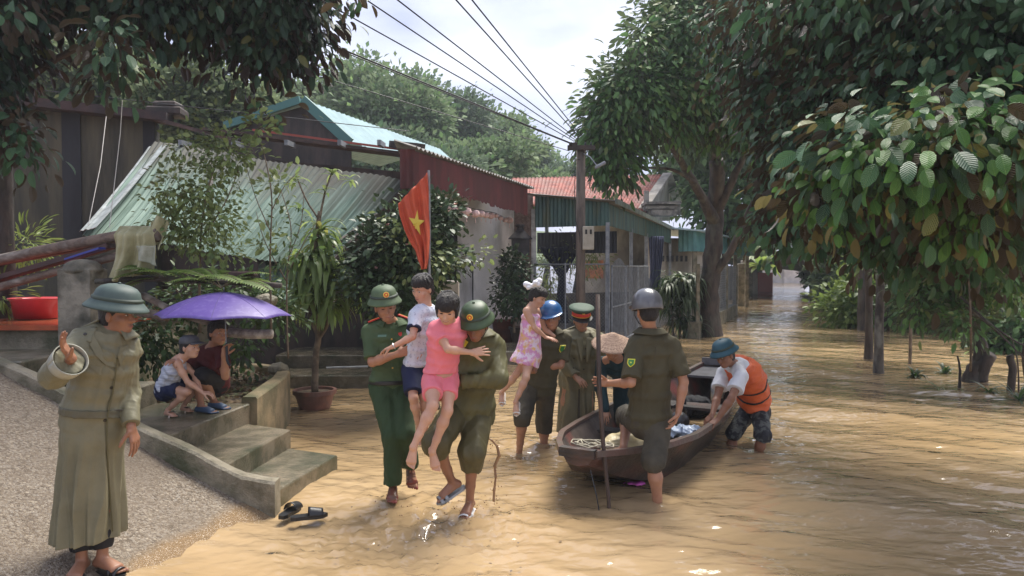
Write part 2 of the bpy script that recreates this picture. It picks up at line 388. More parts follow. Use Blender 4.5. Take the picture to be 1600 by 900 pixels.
def leaves(name, base, dirs, nrm, size, kind, mat_, parent=None, width=1.0, smooth=False):
    T, Fc = leaf_tpl(kind)
    n = len(base); d = dirs/np.linalg.norm(dirs, axis=1, keepdims=True)
    nn = nrm-d*(nrm*d).sum(1, keepdims=True); nn /= np.linalg.norm(nn, axis=1, keepdims=True)+1e-9; s = np.cross(nn, d)
    size = np.broadcast_to(size, (n,))[:, None, None]
    P = base[:, None, :]+size*(T[None, :, 0:1]*d[:, None, :]+T[None, :, 1:2]*width*s[:, None, :]+T[None, :, 2:3]*nn[:, None, :])
    Fa = (Fc[None]+(np.arange(n)*len(T))[:, None, None]).reshape(-1, Fc.shape[1])
    if kind == 'mid':
        # triangles were padded to quads: build by pydata-free path with tris and quads split
        tri = Fa[(Fa[:, 0] == Fa[:, 1])|(Fa[:, 0] == Fa[:, 3])|(Fa[:, 2] == Fa[:, 3])|(Fa[:, 1] == Fa[:, 2])]
        qd = Fa[~((Fa[:, 0] == Fa[:, 1])|(Fa[:, 0] == Fa[:, 3])|(Fa[:, 2] == Fa[:, 3])|(Fa[:, 1] == Fa[:, 2]))]
        t1 = qd[:, [0, 1, 2]]; t2 = qd[:, [0, 2, 3]]
        tt = np.array([[*dict.fromkeys(r)] for r in tri.tolist()]) if len(tri) < 1 else tri
        if len(tri):
            a = tri.copy(); dup01 = a[:, 0] == a[:, 1]; a[dup01] = a[dup01][:, [1, 2, 3, 0]]
            tt = a[:, :3]
        Fa = np.concatenate([t1, t2, tt])
    ob = npmesh(name, P.reshape(-1, 3), Fa, mat_, parent, smooth)
    if kind == 'near':
        uvl = ob.data.uv_layers.new(name='leaf'); uvl.data.foreach_set('uv', T[(Fa.ravel() % len(T))][:, :2].astype(np.float32).ravel())
    return ob
def unit(a): return a/(np.linalg.norm(a, axis=1, keepdims=True)+1e-9)
def crown(name, blobs, ncl, per, size, mat_, parent=None, kind='far', seed=0, spread=.18, droop=.35, shell=.55, width=1.0, out_w=1.0, up_w=1.0, nout=.35, clip=None, smooth=False):
    """blobs: (centre, (rx,ry,rz)); ncl clusters of per leaves"""
    r = np.random.RandomState(seed); vol = np.array([b[1][0]*b[1][1]*b[1][2] for b in blobs])**.67; pick = r.choice(len(blobs), ncl, p=vol/vol.sum())
    C = np.array([tuple(b[0]) for b in blobs])[pick]; R = np.array([tuple(b[1]) for b in blobs])[pick]
    u = unit(r.normal(size=(ncl, 3))); rad = shell+(1-shell)*r.rand(ncl)**.5; rad *= 1+.22*r.normal(size=ncl)*.6
    cc = C+u*R*rad[:, None]
    o = np.repeat(unit(u*R), per, 0); c = np.repeat(cc, per, 0)
    if clip is not None:
        k = clip(c); kk = np.repeat(k.reshape(ncl, per).all(1), per); o = o[kk]; c = c[kk]
    n = len(c)
    rd = r.normal(size=(n, 3)); base = c+rd*spread*.5
    d = unit(rd)*.9+o*.6*out_w; d[:, 2] -= droop
    nr = r.normal(size=(n, 3))*.45+o*nout; nr[:, 2] += 1.0*up_w
    return leaves(name, base, d, nr, size*(.5+.95*r.rand(n)), kind, mat_, parent, width, smooth)
# ================================================================== SETTING
rnd = random.Random(4); R_ = np.random.RandomState(11)
# --- materials
M = {}
M['mud'] = mat('mud_bed', (.20, .13, .07), .9, (.12, .08, .045), 2, bump=.5)
M['conc'] = mat('old_concrete', (.27, .235, .165), .55, (.13, .112, .07), 4.5, bump=1.0, bs=34, col3=(.07, .075, .035), n3=2.4)
M['wetconc'] = mat('wet_concrete', (.23, .19, .13), .22, (.115, .10, .062), 4.5, bump=.7, bs=36, col3=(.06, .065, .035), n3=1.9)
M['stain'] = mat('stained_plaster', (.095, .088, .055), .8, (.038, .038, .028), 1.1, bump=.4, bs=14, stretch=(2.2, 2.2, .28), col3=(.03, .032, .035), n3=.9)
M['white'] = mat('old_white_plaster', (.74, .73, .75), .8, (.58, .575, .59), 1.6, bump=.25, bs=22, stretch=(1, 1, .5), col3=(.22, .215, .21), n3=1.1)
M['cream'] = mat('weathered_cream_plaster', (.55, .50, .42), .8, (.30, .27, .22), 1.2, bump=.3, bs=20, stretch=(1, 1, .5), col3=(.12, .11, .10), n3=.8)
M['darkwood'] = mat('dark_wood', (.065, .045, .035), .7, (.03, .022, .018), 5, bump=.5, stretch=(1, 1, .3))
M['dark'] = mat('dark_interior', (.02, .02, .022), .8, (.012, .012, .013), 3)
M['redsheet'] = mat('maroon_sheet', (.16, .038, .034), .5, (.10, .028, .026), 2.5, bump=.15, stretch=(2, 2, .5), col3=(.10, .03, .025), n3=2)
M['rust'] = mat('rusty_steel', (.26, .16, .11), .75, (.12, .07, .05), 6, bump=.3)
M['greysheet'] = mat('weathered_fibre_cement', (.30, .29, .27), .75, (.15, .14, .125), 3, bump=.3)
M['greensheet'] = mat('mossy_green_sheet', (.075, .15, .125), .5, (.03, .075, .065), 2.5, bump=.15, stretch=(3, 3, .4), col3=(.085, .10, .05), n3=2.2)
M['teal'] = mat('teal_sheet', (.14, .33, .33), .4, (.09, .24, .25), 2, bump=.1)
M['tealroof'] = mat('pale_teal_roof', (.19, .32, .35), .7, (.14, .25, .28), 2.5, bump=.1)
M['tealdark'] = mat('teal_barge', (.05, .16, .14), .5)
M['galv'] = mat('galvanised_steel', (.30, .32, .34), .5, (.20, .215, .235), 8, metal=.3)
M['polec'] = mat('pole_concrete', (.17, .13, .10), .85, (.09, .07, .055), 5, bump=.4, stretch=(3, 3, .5))
M['black'] = mat('black_rubber', (.012, .012, .013), .4)
M['tilered'] = mat('red_roof_tiles', (.42, .13, .095), .75, (.22, .07, .055), 3.5, bump=.4, col3=(.30, .17, .14), n3=1.2)
M['terr'] = mat('red_floor_tile', (.42, .10, .045), .18, (.30, .08, .04), 4, bump=.1)
M['brick'] = mat('bare_brick', (.35, .26, .22), .85, (.2, .13, .10), 9, bump=.6)
M['soil'] = mat('leaf_littered_soil', (.13, .09, .055), .9, (.05, .038, .025), 14, bump=1.5, bs=25, col3=(.22, .15, .08), n3=22)

# --- ground sheet (below the flood)
def gz(x, y): return -.42+.06*sin(x*.3)*cos(y*.23)
mb = MB(); xs = [-400, -120, -60, -30, -15, -7, -3, 0, 3, 7, 15, 30, 60, 120, 400]; ys = [-60, -20, 0, 4, 8, 12, 20, 35, 60, 100, 180, 320, 700]
mb.grid(lambda u, v: (xs[round(u*14)], ys[round(v*12)], gz(xs[round(u*14)], ys[round(v*12)])), 14, 12)
tag(mb.build('ground', M['mud'], smooth=True), kind='structure')

# --- flood water: one sheet with real swell, finer near the walkers
def water_material():
    m = bpy.data.materials.new('muddy_flood_water'); m.use_nodes = True; t = m.node_tree; N = t.nodes; Lk = t.links; b = N['Principled BSDF']
    tcn = N.new('ShaderNodeTexCoord'); mp_ = N.new('ShaderNodeMapping'); mp_.inputs['Scale'].default_value = (.6, 1.0, 1); mp_.inputs['Rotation'].default_value = (0, 0, -.25)
    Lk.new(tcn.outputs['Object'], mp_.inputs[0])
    n = N.new('ShaderNodeTexNoise'); n.inputs['Scale'].default_value = .9; n.inputs['Detail'].default_value = 6; n.inputs['Distortion'].default_value = .4; Lk.new(mp_.outputs[0], n.inputs[0])
    x = N.new('ShaderNodeMixRGB'); x.inputs[1].default_value = (.37, .255, .132, 1); x.inputs[2].default_value = (.45, .32, .178, 1)
    r = N.new('ShaderNodeMapRange'); r.inputs[1].default_value = .38; r.inputs[2].default_value = .64; Lk.new(n.outputs[0], r.inputs[0]); Lk.new(r.outputs[0], x.inputs[0]); 
    n2 = N.new('ShaderNodeTexNoise'); n2.inputs['Scale'].default_value = 3.4; n2.inputs['Detail'].default_value = 2; n2.inputs['Distortion'].default_value = .25; Lk.new(mp_.outputs[0], n2.inputs[0])
    n3 = N.new('ShaderNodeTexNoise'); n3.inputs['Scale'].default_value = 9; n3.inputs['Detail'].default_value = 1.5; n3.inputs['Distortion'].default_value = .2; Lk.new(mp_.outputs[0], n3.inputs[0])
    b1 = N.new('ShaderNodeBump'); b1.inputs['Strength'].default_value = .7; b1.inputs['Distance'].default_value = .035; Lk.new(n2.outputs[0], b1.inputs['Height'])
    b2 = N.new('ShaderNodeBump'); b2.inputs['Strength'].default_value = .8; b2.inputs['Distance'].default_value = .021; Lk.new(n3.outputs[0], b2.inputs['Height']); Lk.new(b1.outputs[0], b2.inputs['Normal'])
    N.remove(b); df = N.new('ShaderNodeBsdfDiffuse'); upv = N.new('ShaderNodeCombineXYZ'); upv.inputs[2].default_value = 1; Lk.new(upv.outputs[0], df.inputs['Normal']); gl = N.new('ShaderNodeBsdfGlossy'); gl.inputs['Roughness'].default_value = .035; fr_ = N.new('ShaderNodeFresnel'); fr_.inputs['IOR'].default_value = 1.36; ms_ = N.new('ShaderNodeMixShader')
    Lk.new(x.outputs[0], df.inputs['Color']); Lk.new(b2.outputs[0], gl.inputs['Normal']); Lk.new(b2.outputs[0], fr_.inputs['Normal'])
    fb = N.new('ShaderNodeMath'); fb.operation = 'MULTIPLY_ADD'; fb.use_clamp = True; fb.inputs[1].default_value = 1.3; fb.inputs[2].default_value = .0; Lk.new(fr_.outputs[0], fb.inputs[0])
    Lk.new(fb.outputs[0], ms_.inputs[0]); Lk.new(df.outputs[0], ms_.inputs[1]); Lk.new(gl.outputs[0], ms_.inputs[2]); Lk.new(ms_.outputs[0], N['Material Output'].inputs['Surface'])
    return m
def swell(X, Y, seed=3):
    r = np.random.RandomState(seed); h = 0
    for i in range(26):
        lam = .13*1.17**i; a = r.normal()*.55+1.35; kx, ky = cos(a)*2*pi/lam, sin(a)*2*pi/lam
        cut = np.clip((lam*55-Y)/(lam*30), 0, 1)
        h = h+.0042*lam**.5*np.sin(kx*X+ky*Y+r.rand()*6.3+.9*np.sin(X*.9+Y*.6+i))*cut
    return h
WAKES = [(-.99, 6.15, .5), (-.47, 5.85, .6), (-.2, 5.75, .4), (.04, 7.9, .5), (.34, 7.65, .4), (.55, 8.3, .4), (1.15, 5.84, .35), (.76, 5.74, .2), (2.55, 7.9, .45), (2.4, 8.1, .3)]
ny, nx = 620, 430
yy = 1.2*np.exp(np.linspace(0, math.log(500/1.2), ny)); tt = np.linspace(-1, 1, nx)
Y = yy[:, None].repeat(nx, 1); X = tt[None, :]*(Y*1.05+3)+.15
H = swell(X, Y)
for cx, cy, a in WAKES:
    rr = np.sqrt((X-cx)**2+(Y-cy)**2); H += a*.03*np.sin(rr*34)*np.exp(-rr*2.6)*(rr > .03)
ru = np.exp(-(((X+.75)/1.0)**2+((Y-5.35)/.75)**2)); rs = np.random.RandomState(8)
for i in range(46):      # churned water round the two men in front
    a = rs.rand()*6.3; lam = .06+.12*rs.rand(); H += ru*.0028*np.sin((cos(a)*X+sin(a)*Y)*2*pi/lam+rs.rand()*6+1.5*np.sin(X*3+i))
V_ = np.stack([X, Y, H], -1).reshape(-1, 3)
ii = (np.arange(ny-1)[:, None]*nx+np.arange(nx-1)[None, :]).ravel(); Fq = np.stack([ii, ii+1, ii+nx+1, ii+nx], 1)
M['water'] = water_material()
tag(npmesh('flood_water', V_, Fq, M['water']), kind='structure')

# --- driveway of exposed gravel concrete
def gravel_material():
    m = bpy.data.materials.new('gravel_concrete'); m.use_nodes = True; t = m.node_tree; N = t.nodes; Lk = t.links; b = N['Principled BSDF']
    tcn = N.new('ShaderNodeTexCoord'); vo = N.new('ShaderNodeTexVoronoi'); vo.inputs['Scale'].default_value = 80; vo.inputs['Randomness'].default_value = 1; 
    nd = N.new('ShaderNodeTexNoise'); nd.inputs['Scale'].default_value = 60; ma = N.new('ShaderNodeMixRGB'); ma.inputs[0].default_value = .02; Lk.new(tcn.outputs['Object'], ma.inputs[1]); Lk.new(nd.outputs['Color'], ma.inputs[2]); Lk.new(tcn.outputs['Object'], nd.inputs[0]); Lk.new(ma.outputs[0], vo.inputs['Vector'])
    cr_ = N.new('ShaderNodeValToRGB'); e = cr_.color_ramp.elements; e[0].position = 0; e[0].color = (.06, .042, .025, 1); e[1].position = 1; e[1].color = (.40, .335, .245, 1)
    for p, c in ((.3, (.15, .11, .07, 1)), (.55, (.22, .17, .115, 1)), (.8, (.27, .235, .19, 1))): q = e.new(p); q.color = c
    sep = N.new('ShaderNodeSeparateColor'); Lk.new(vo.outputs['Color'], sep.inputs[0])
    vb = N.new('ShaderNodeTexVoronoi'); vb.inputs['Scale'].default_value = 33; Lk.new(ma.outputs[0], vb.inputs['Vector']); sb = N.new('ShaderNodeSeparateColor'); Lk.new(vb.outputs['Color'], sb.inputs[0]); gb = N.new('ShaderNodeMath'); gb.operation = 'GREATER_THAN'; gb.inputs[1].default_value = .72; Lk.new(sb.outputs[1], gb.inputs[0])
    lb_ = N.new('ShaderNodeMath'); lb_.operation = 'LESS_THAN'; lb_.inputs[1].default_value = .42; Lk.new(vb.outputs['Distance'], lb_.inputs[0]); mb_ = N.new('ShaderNodeMath'); mb_.operation = 'MULTIPLY'; Lk.new(gb.outputs[0], mb_.inputs[0]); Lk.new(lb_.outputs[0], mb_.inputs[1])
    sx = N.new('ShaderNodeMix'); sx.data_type = 'FLOAT'; Lk.new(mb_.outputs[0], sx.inputs[0]); Lk.new(sep.outputs[0], sx.inputs[2]); Lk.new(sb.outputs[0], sx.inputs[3]); Lk.new(sx.outputs[0], cr_.inputs[0])
    n = N.new('ShaderNodeTexNoise'); n.inputs['Scale'].default_value = 1.3; n.inputs['Detail'].default_value = 6; Lk.new(tcn.outputs['Object'], n.inputs[0])
    r = N.new('ShaderNodeMapRange'); r.inputs[1].default_value = .35; r.inputs[2].default_value = .65; r.inputs[3].default_value = .25; r.inputs[4].default_value = .85; Lk.new(n.outputs[0], r.inputs[0])
    x = N.new('ShaderNodeMixRGB'); x.inputs[1].default_value = (.16, .12, .08, 1); Lk.new(r.outputs[0], x.inputs[0]); Lk.new(cr_.outputs[0], x.inputs[2])
    # wet silt line just above the water: by height
    g = N.new('ShaderNodeNewGeometry'); s = N.new('ShaderNodeSeparateXYZ'); Lk.new(g.outputs['Position'], s.inputs[0])
    na = N.new('ShaderNodeMath'); na.operation = 'MULTIPLY_ADD'; na.inputs[1].default_value = -.14; Lk.new(n.outputs[0], na.inputs[0]); Lk.new(s.outputs['Z'], na.inputs[2])
    wr = N.new('ShaderNodeMapRange'); wr.inputs[1].default_value = .0; wr.inputs[2].default_value = -.035; Lk.new(na.outputs[0], wr.inputs[0])
    x2 = N.new('ShaderNodeMixRGB'); x2.inputs[2].default_value = (.27, .18, .095, 1); Lk.new(wr.outputs[0], x2.inputs[0]); Lk.new(x.outputs[0], x2.inputs[1]); Lk.new(x2.outputs[0], b.inputs['Base Color'])
    rr = N.new('ShaderNodeMapRange'); rr.inputs[3].default_value = .55; rr.inputs[4].default_value = .16; Lk.new(wr.outputs[0], rr.inputs[0]); Lk.new(rr.outputs[0], b.inputs['Roughness'])
    bp = N.new('ShaderNodeBump'); bp.inputs['Strength'].default_value = .8; bp.inputs['Distance'].default_value = .012; bp.invert = True; Lk.new(vo.outputs['Distance'], bp.inputs['Height']); Lk.new(bp.outputs[0], b.inputs['Normal'])
    return m
def dz(x, y):
    z = -.394*x+.111*y-1.40
    z = z if z < .2 else z
    zz = min(z, 1.5) if y > -50 else z
    return zz+.006*sin(x*5+y*3)+.004*sin(x*11-y*7)
def kerb_y(x): return 5.75+.24*(-1.93-x)
mb = MB(); nxx = 110; nyy = 60
def fdr(u, v):
    x = -9+7.7*u; y1 = kerb_y(min(x, -1.93)); y = -2+(y1+2)*v if x < -1.93 else -2+(5.75+2+ (x+1.93)*0)*v
    return (x, y, dz(x, y))
mb.grid(fdr, nxx, nyy)
tag(mb.build('driveway', gravel_material(), smooth=True), kind='structure')

# --- kerb wall beside the driveway (a low sloping cheek wall)
def kerb_top(x):
    pts = [(-9, 2.3), (-4.4, 1.12), (-3.76, .88), (-3.05, .62), (-2.5, .42), (-2.12, .27), (-1.93, .24), (-1.8, .24)]
    for (x0, z0), (x1, z1) in zip(pts, pts[1:]):
        if x <= x1: return z0+(z1-z0)*(x-x0)/(x1-x0)
    return pts[-1][1]
mb = MB(); prof = []
n = 60; vs = []
for i in range(n+1):
    x = -9+7.17*(i/n)**.8; y = kerb_y(x); zt = kerb_top(x)+.006*sin(x*9); zb = dz(x, y)-.35; wd = .065+.004*sin(x*23)
    vs += [(x, y-wd, zb), (x, y-wd, zt-.02), (x, y-wd+.02, zt), (x, y+wd-.02, zt+.002), (x, y+wd, zt-.02), (x, y+wd, zb)]
fs = [(i*6+k, i*6+k+1, (i+1)*6+k+1, (i+1)*6+k) for i in range(n) for k in range(5)]+[(0, 5, 4, 3, 2, 1), tuple(n*6+k for k in range(6))]
mb.add(vs, [f[::-1] for f in fs])
tag(mb.build('kerb_wall', M['conc']), 'low sloping concrete kerb wall between the gravel driveway and the steps', 'kerb wall')

# --- entrance steps
st = empty('entrance_steps', (-2.6, 6.8, 0), 'three wet concrete steps coming down from a landing to the flood water', 'steps')
def quadblock(name, pts, z1, z0, m, parent, slope=0):
    mbq = MB(); b = .012
    cx = sum(p[0] for p in pts)/4; cy = sum(p[1] for p in pts)/4
    inn = [(p[0]+(cx-p[0])*.02, p[1]+(cy-p[1])*.02) for p in pts]
    vs = [(*p, z0) for p in pts]+[(*p, z1-b) for p in pts]+[(*p, z1) for p in inn]
    fs = [(3, 2, 1, 0), (8, 9, 10, 11)]+[(r*4+k, r*4+(k+1) % 4, r*4+4+(k+1) % 4, r*4+4+k) for r in (0, 1) for k in range(4)]
    mbq.add(vs, fs); return mbq.build(name, m, parent)
def P2(px, py, z): p = Z(px, py, z); return (p.x, p.y)
a1, a2 = P2(417, 776, .12), P2(527, 711, .12); b1_, b2_ = P2(351, 724, .3), P2(454, 671, .3); c1, c2 = P2(262, 678, .5), P2(391, 630, .5)
def ext(p, q, t): return (q[0]+(p[0]-q[0])*t, q[1]+(p[1]-q[1])*t)
quadblock('step', [ext((a1[0], a1[1]), a2, 1.0), a2, (b2_[0]-.1, b2_[1]+.02), (b1_[0]-.1, b1_[1])], .12, -.4, M['wetconc'], st)
quadblock('step', [(b1_[0]+.02, b1_[1]-.12), b2_, (c2[0]-.1, c2[1]-.02), (c1[0]-.1, c1[1]-.02)], .3, -.4, M['wetconc'], st)
quadblock('landing', [(c1[0]+.03, c1[1]-.14), c2, (-4.3, 7.62), (-4.3, 6.42)], .5, -.4, M['wetconc'], st)
us = empty('terrace_steps', (-4.7, 7, .5), 'wet concrete steps climbing behind the kerb to the red tiled terrace', 'steps')
mb = MB(); mb.box((-4.75, 7.0, .45), (.9, 1.1, 1.26), bev=.015); mb.build('step', M['wetconc'], us)
mb = MB(); mb.box((-3.92, 7.35, .33), (.5, .5, .8), bev=.02); mb.build('step', M['conc'], us)
mb = MB(); mb.box((-6.9, 7.1, .5), (3.3, .9, 1.16), bev=.015); mb.build('step', M['wetconc'], us)
# terrace block with tile top
te = empty('terrace', (-7, 9, 1), 'raised terrace with glossy red floor tiles beside the log pile', 'terrace')
mb = MB(); mb.box((-6.9, 9.3, .62), (5.1, 3.8, 1.3)); mb.build('retaining_wall', M['conc'], te)
mb = MB(); mb.box((-6.9, 9.26, 1.30), (5.2, 3.84, .05)); mb.build('tile_floor', M['terr'], te)
# planter behind the landing: curved low wall with soil
pl = empty('planter_bed', (-3.4, 8.8, 0), 'raised soil bed behind a curved mossy concrete wall beside the steps', 'planter')
path = [(-2.72, 7.62), (-2.75, 8.2), (-2.79, 8.8), (-2.87, 9.25), (-3.05, 9.6), (-3.4, 9.85), (-4.1, 10.0), (-4.9, 10.05)]
mb = MB(); vs = []; 
for i, (x, y) in enumerate(path):
    x0, y0 = path[max(i-1, 0)]; x1, y1 = path[min(i+1, len(path)-1)]; t = Vector((x1-x0, y1-y0)).normalized(); nn = Vector((t.y, -t.x))*.08
    zt = .56+.05*min(1, i/3)
    for s_, zz in ((1, -.4), (1, zt-.02), (.8, zt), (-.8, zt), (-1, zt-.02), (-1, -.4)): vs.append((x+nn.x*s_, y+nn.y*s_, zz))
m_ = len(path); mb.add(vs, [(i*6+k+1, i*6+k, (i+1)*6+k, (i+1)*6+k+1)[::-1] for i in range(m_-1) for k in range(5)]+[(0, 1, 2, 3, 4, 5)])
mb.build('wall', mat('yellowed_concrete', (.33, .25, .14), .7, (.17, .14, .075), 3, bump=.5, bs=25, col3=(.10, .10, .045), n3=2.2), pl)
mb = MB()
def fso(u, v):
    x = -5.2+u*(2.42-.25*max(0, v-.6)*2.5); y = 7.6+v*2.35
    return (x, y, .46+.10*sin(u*3)*v+.03*sin(x*13)*sin(y*11)+.12*(1-u)*v)
mb.grid(fso, 40, 40); mb.build('soil', M['soil'], pl, smooth=True)
# leaf litter & pebbles on the soil are stuff
rs = np.random.RandomState(5); n = 900
bx_ = np.stack([-4.3+1.5*rs.rand(n), 7.65+1.9*rs.rand(n)], 1); u_ = (bx_[:, 0]+5.2)/2.42; v__ = (bx_[:, 1]-7.6)/2.35
bz = .485+.10*np.sin(u_*3)*v__+.12*(1-u_)*v__+.03*np.sin(bx_[:, 0]*13)*np.sin(bx_[:, 1]*11)
litter = leafmat('litter', (.16, .10, .05), (.07, .10, .03), (.20, .13, .07), .7, .1)
tag(leaves('leaf_litter', np.c_[bx_, bz], rs.normal(size=(n, 3))*[1, 1, .2], np.array([[0, 0, 1.]]).repeat(n, 0)+rs.normal(size=(n, 3))*.4, .05+.04*rs.rand(n), 'far', litter, width=1.2), kind='stuff')
# ================================================================== BUILDINGS
K = 1.3; W0 = W
def W(px, py, d): return W0(px, py, d*K)
def zk(z): return CAMZ+(z-CAMZ)*K
RD = Vector((.345, 1, 0)).normalized(); RP = Vector((RD.y, -RD.x, 0))     # road direction, and its right-hand perpendicular
def corr(a, b, z0, z1, pitch=.075, amp=.012, name=None, m=None, parent=None, jag=0, zf=None):
    """corrugated vertical sheet from a to b (xy) between z0 and z1; zf(t) gives (z0,z1) along it"""
    a = Vector((a[0], a[1], 0)); b = Vector((b[0], b[1], 0)); Ln = (b-a).length; t = (b-a)/Ln; nn = Vector((t.y, -t.x, 0)); n = int(Ln/pitch*4); mbc = MB(); rr = random.Random(3); jj = {}
    def fn(u, v):
        i = round(u*n); o = [0, 1, 0, -1][i % 4]*amp
        if i//4 not in jj: jj[i//4] = rr.uniform(-1, 1)*jag
        q0, q1 = zf(u) if zf else (z0, z1)
        return a+t*(Ln*u)+nn*o+Vector((0, 0, q0+(q1-q0)*v+(jj[i//4] if v == 0 else 0)))
    mbc.slab(fn, n, 2, .004); return mbc.build(name, m, parent)

# --- stained concrete building on the left
lb = empty('concrete_house', (-8, 11, 0), 'dark stained concrete house wall with a rusty roof edge on the far left', 'building')
A = W(-250, 130, 10.2); B = W(243, 190, 10.9)
def wallsheet(name, x0, y0, x1, y1, z0, z1a, z1b, th, m, parent):
    mbw = MB(); d = Vector((x1-x0, y1-y0, 0)).normalized(); nn = Vector((-d.y, d.x, 0))*th
    vs = []
    for o in (Vector(), nn):
        vs += [Vector((x0, y0, z0))+o, Vector((x1, y1, z0))+o, Vector((x1, y1, z1b))+o, Vector((x0, y0, z1a))+o]
    mbw.add(vs, [(0, 1, 2, 3), (7, 6, 5, 4), (0, 4, 5, 1), (1, 5, 6, 2), (2, 6, 7, 3), (3, 7, 4, 0)]); return mbw.build(name, m, parent)
wallsheet('wall', A.x, A.y, B.x, B.y, 0, A.z-.1, B.z-.02, .25, M['stain'], lb)
for px0, px1 in ((88, 118), (206, 226)):
    p0 = W(px0, 180, 10.55); p1 = W(px1, 180, 10.6); mb = MB(); f_ = Vector((B.x-A.x, B.y-A.y, 0)).normalized()
    q0 = A+(f_*((p0.x-A.x)/f_.x)); q1 = A+(f_*((p1.x-A.x)/f_.x)); o = Vector((f_.y, -f_.x, 0))*.03
    wallsheet('dark_strip', q0.x+o.x, q0.y+o.y, q1.x+o.x, q1.y+o.y, .9, A.z-.3, A.z-.3, .02, mat('dark_plaster', (.024, .026, .03), .8, (.014, .015, .018), 2, stretch=(2, 2, .3)), lb)  # near-black vertical strips set on the wall face
mb = MB(); C_ = W(262, 180, 10.95)
mb.beam(V(A.x, A.y-.06, A.z), V(B.x+.3, B.y-.06, B.z+.04), .5, .16); mb.build('roof_edge', mat('rusty_roof_edge', (.06, .034, .03), .8, (.03, .022, .022), 4, bump=.3), lb)
mb = MB(); p = W(262, 176, 11); mb.box(p, (.62, .5, .16), rz=.1, bev=.03); mb.box(p+V(.02, 0, .13), (.42, .4, .12), bev=.03); mb.build('ridge_cap', M['darkwood'], lb)
# side wing running right behind the collapsed sheet
wg = empty('timber_house', (-4, 12, 0), 'dark timber house with a red trimmed eave and a pale teal metal gable roof', 'building')
D0 = W(228, 200, 11.2); D1 = W(645, 240, 10.6)
wallsheet('wall', D0.x, D0.y, D1.x, D1.y, 0, zk(3.7), zk(3.25), .2, M['darkwood'], wg)
mb = MB(); mb.beam(W(250, 188, 10.9), W(375, 222, 10.6), .5, .07); mb.beam(W(330, 205, 10.7), W(640, 243, 10.1), .55, .05); mb.build('eave', mat('dark_rusty_eave', (.10, .06, .045), .8, (.05, .032, .028), 5, bump=.3), wg)
mb = MB(); mb.beam(W(395, 203, 10.4), W(645, 236, 9.95), .04, .035); mb.build('eave_trim', mat('red_trim', (.35, .07, .045), .6), wg)
mb = MB()
for q in (300, 380, 460, 540, 600):
    mb = MB(); a = W(q, 228, 10.45-(q-300)*.0012); mb.beam(a, a+V(.0, -.5, -.02), .06, .09); mb.build('rafter_end', M['galv'], wg)
Rg0 = W(472, 157, 12.0); Rg1 = Rg0+RD*6.8; ev0 = W(546, 224, 11.7); ev1 = ev0+RD*6.8; lv0 = W(352, 197, 12.4); lv1 = lv0+RD*6.8
def roofslope(name, a, b, c, d, m, parent, pitch=.2, amp=.012, th=.03):
    Ln = (b-a).length; n = int(Ln/pitch)*2; mbr = MB(); nrm = (b-a).cross(d-a).normalized()
    mbr.slab(lambda u, v: (a.lerp(b, u)).lerp(d.lerp(c, u), v)+nrm*(amp if round(u*n) % 2 else -amp), n, 2, th); return mbr.build(name, m, parent)
roofslope('roof', Rg0, Rg1, ev1, ev0, M['tealroof'], wg); roofslope('roof', lv0, lv1, Rg1, Rg0, M['tealroof'], wg)
mb = MB(); mb.beam(Rg0+V(.03, -.05, .0), ev0+V(.03, -.05, 0), .06, .2); mb.beam(Rg0+V(-.03, -.05, 0), lv0+V(0, -.05, 0), .06, .16); mb.build('barge_board', M['tealdark'], wg)
mb = MB(); mb.add([Rg0+V(0, .1, -.1), ev0+V(0, .1, -.03), V(ev0.x, ev0.y+.1, 3.4), V(lv0.x, lv0.y+.1, 3.4), lv0+V(0, .1, -.03)], [(0, 4, 3, 2, 1)]); mb.add([Rg0+V(0, .2, -.1), ev0+V(0, .2, -.03), V(ev0.x, ev0.y+.2, 3.4), V(lv0.x, lv0.y+.2, 3.4), lv0+V(0, .2, -.03)], [(0, 1, 2, 3, 4)])
mb.build('gable_wall', M['darkwood'], wg)
mb = MB(); mb.beam(W(615, 226, 10.0), W(657, 230, 9.6), .2, .12); mb.build('ridge_tile', M['darkwood'], wg)

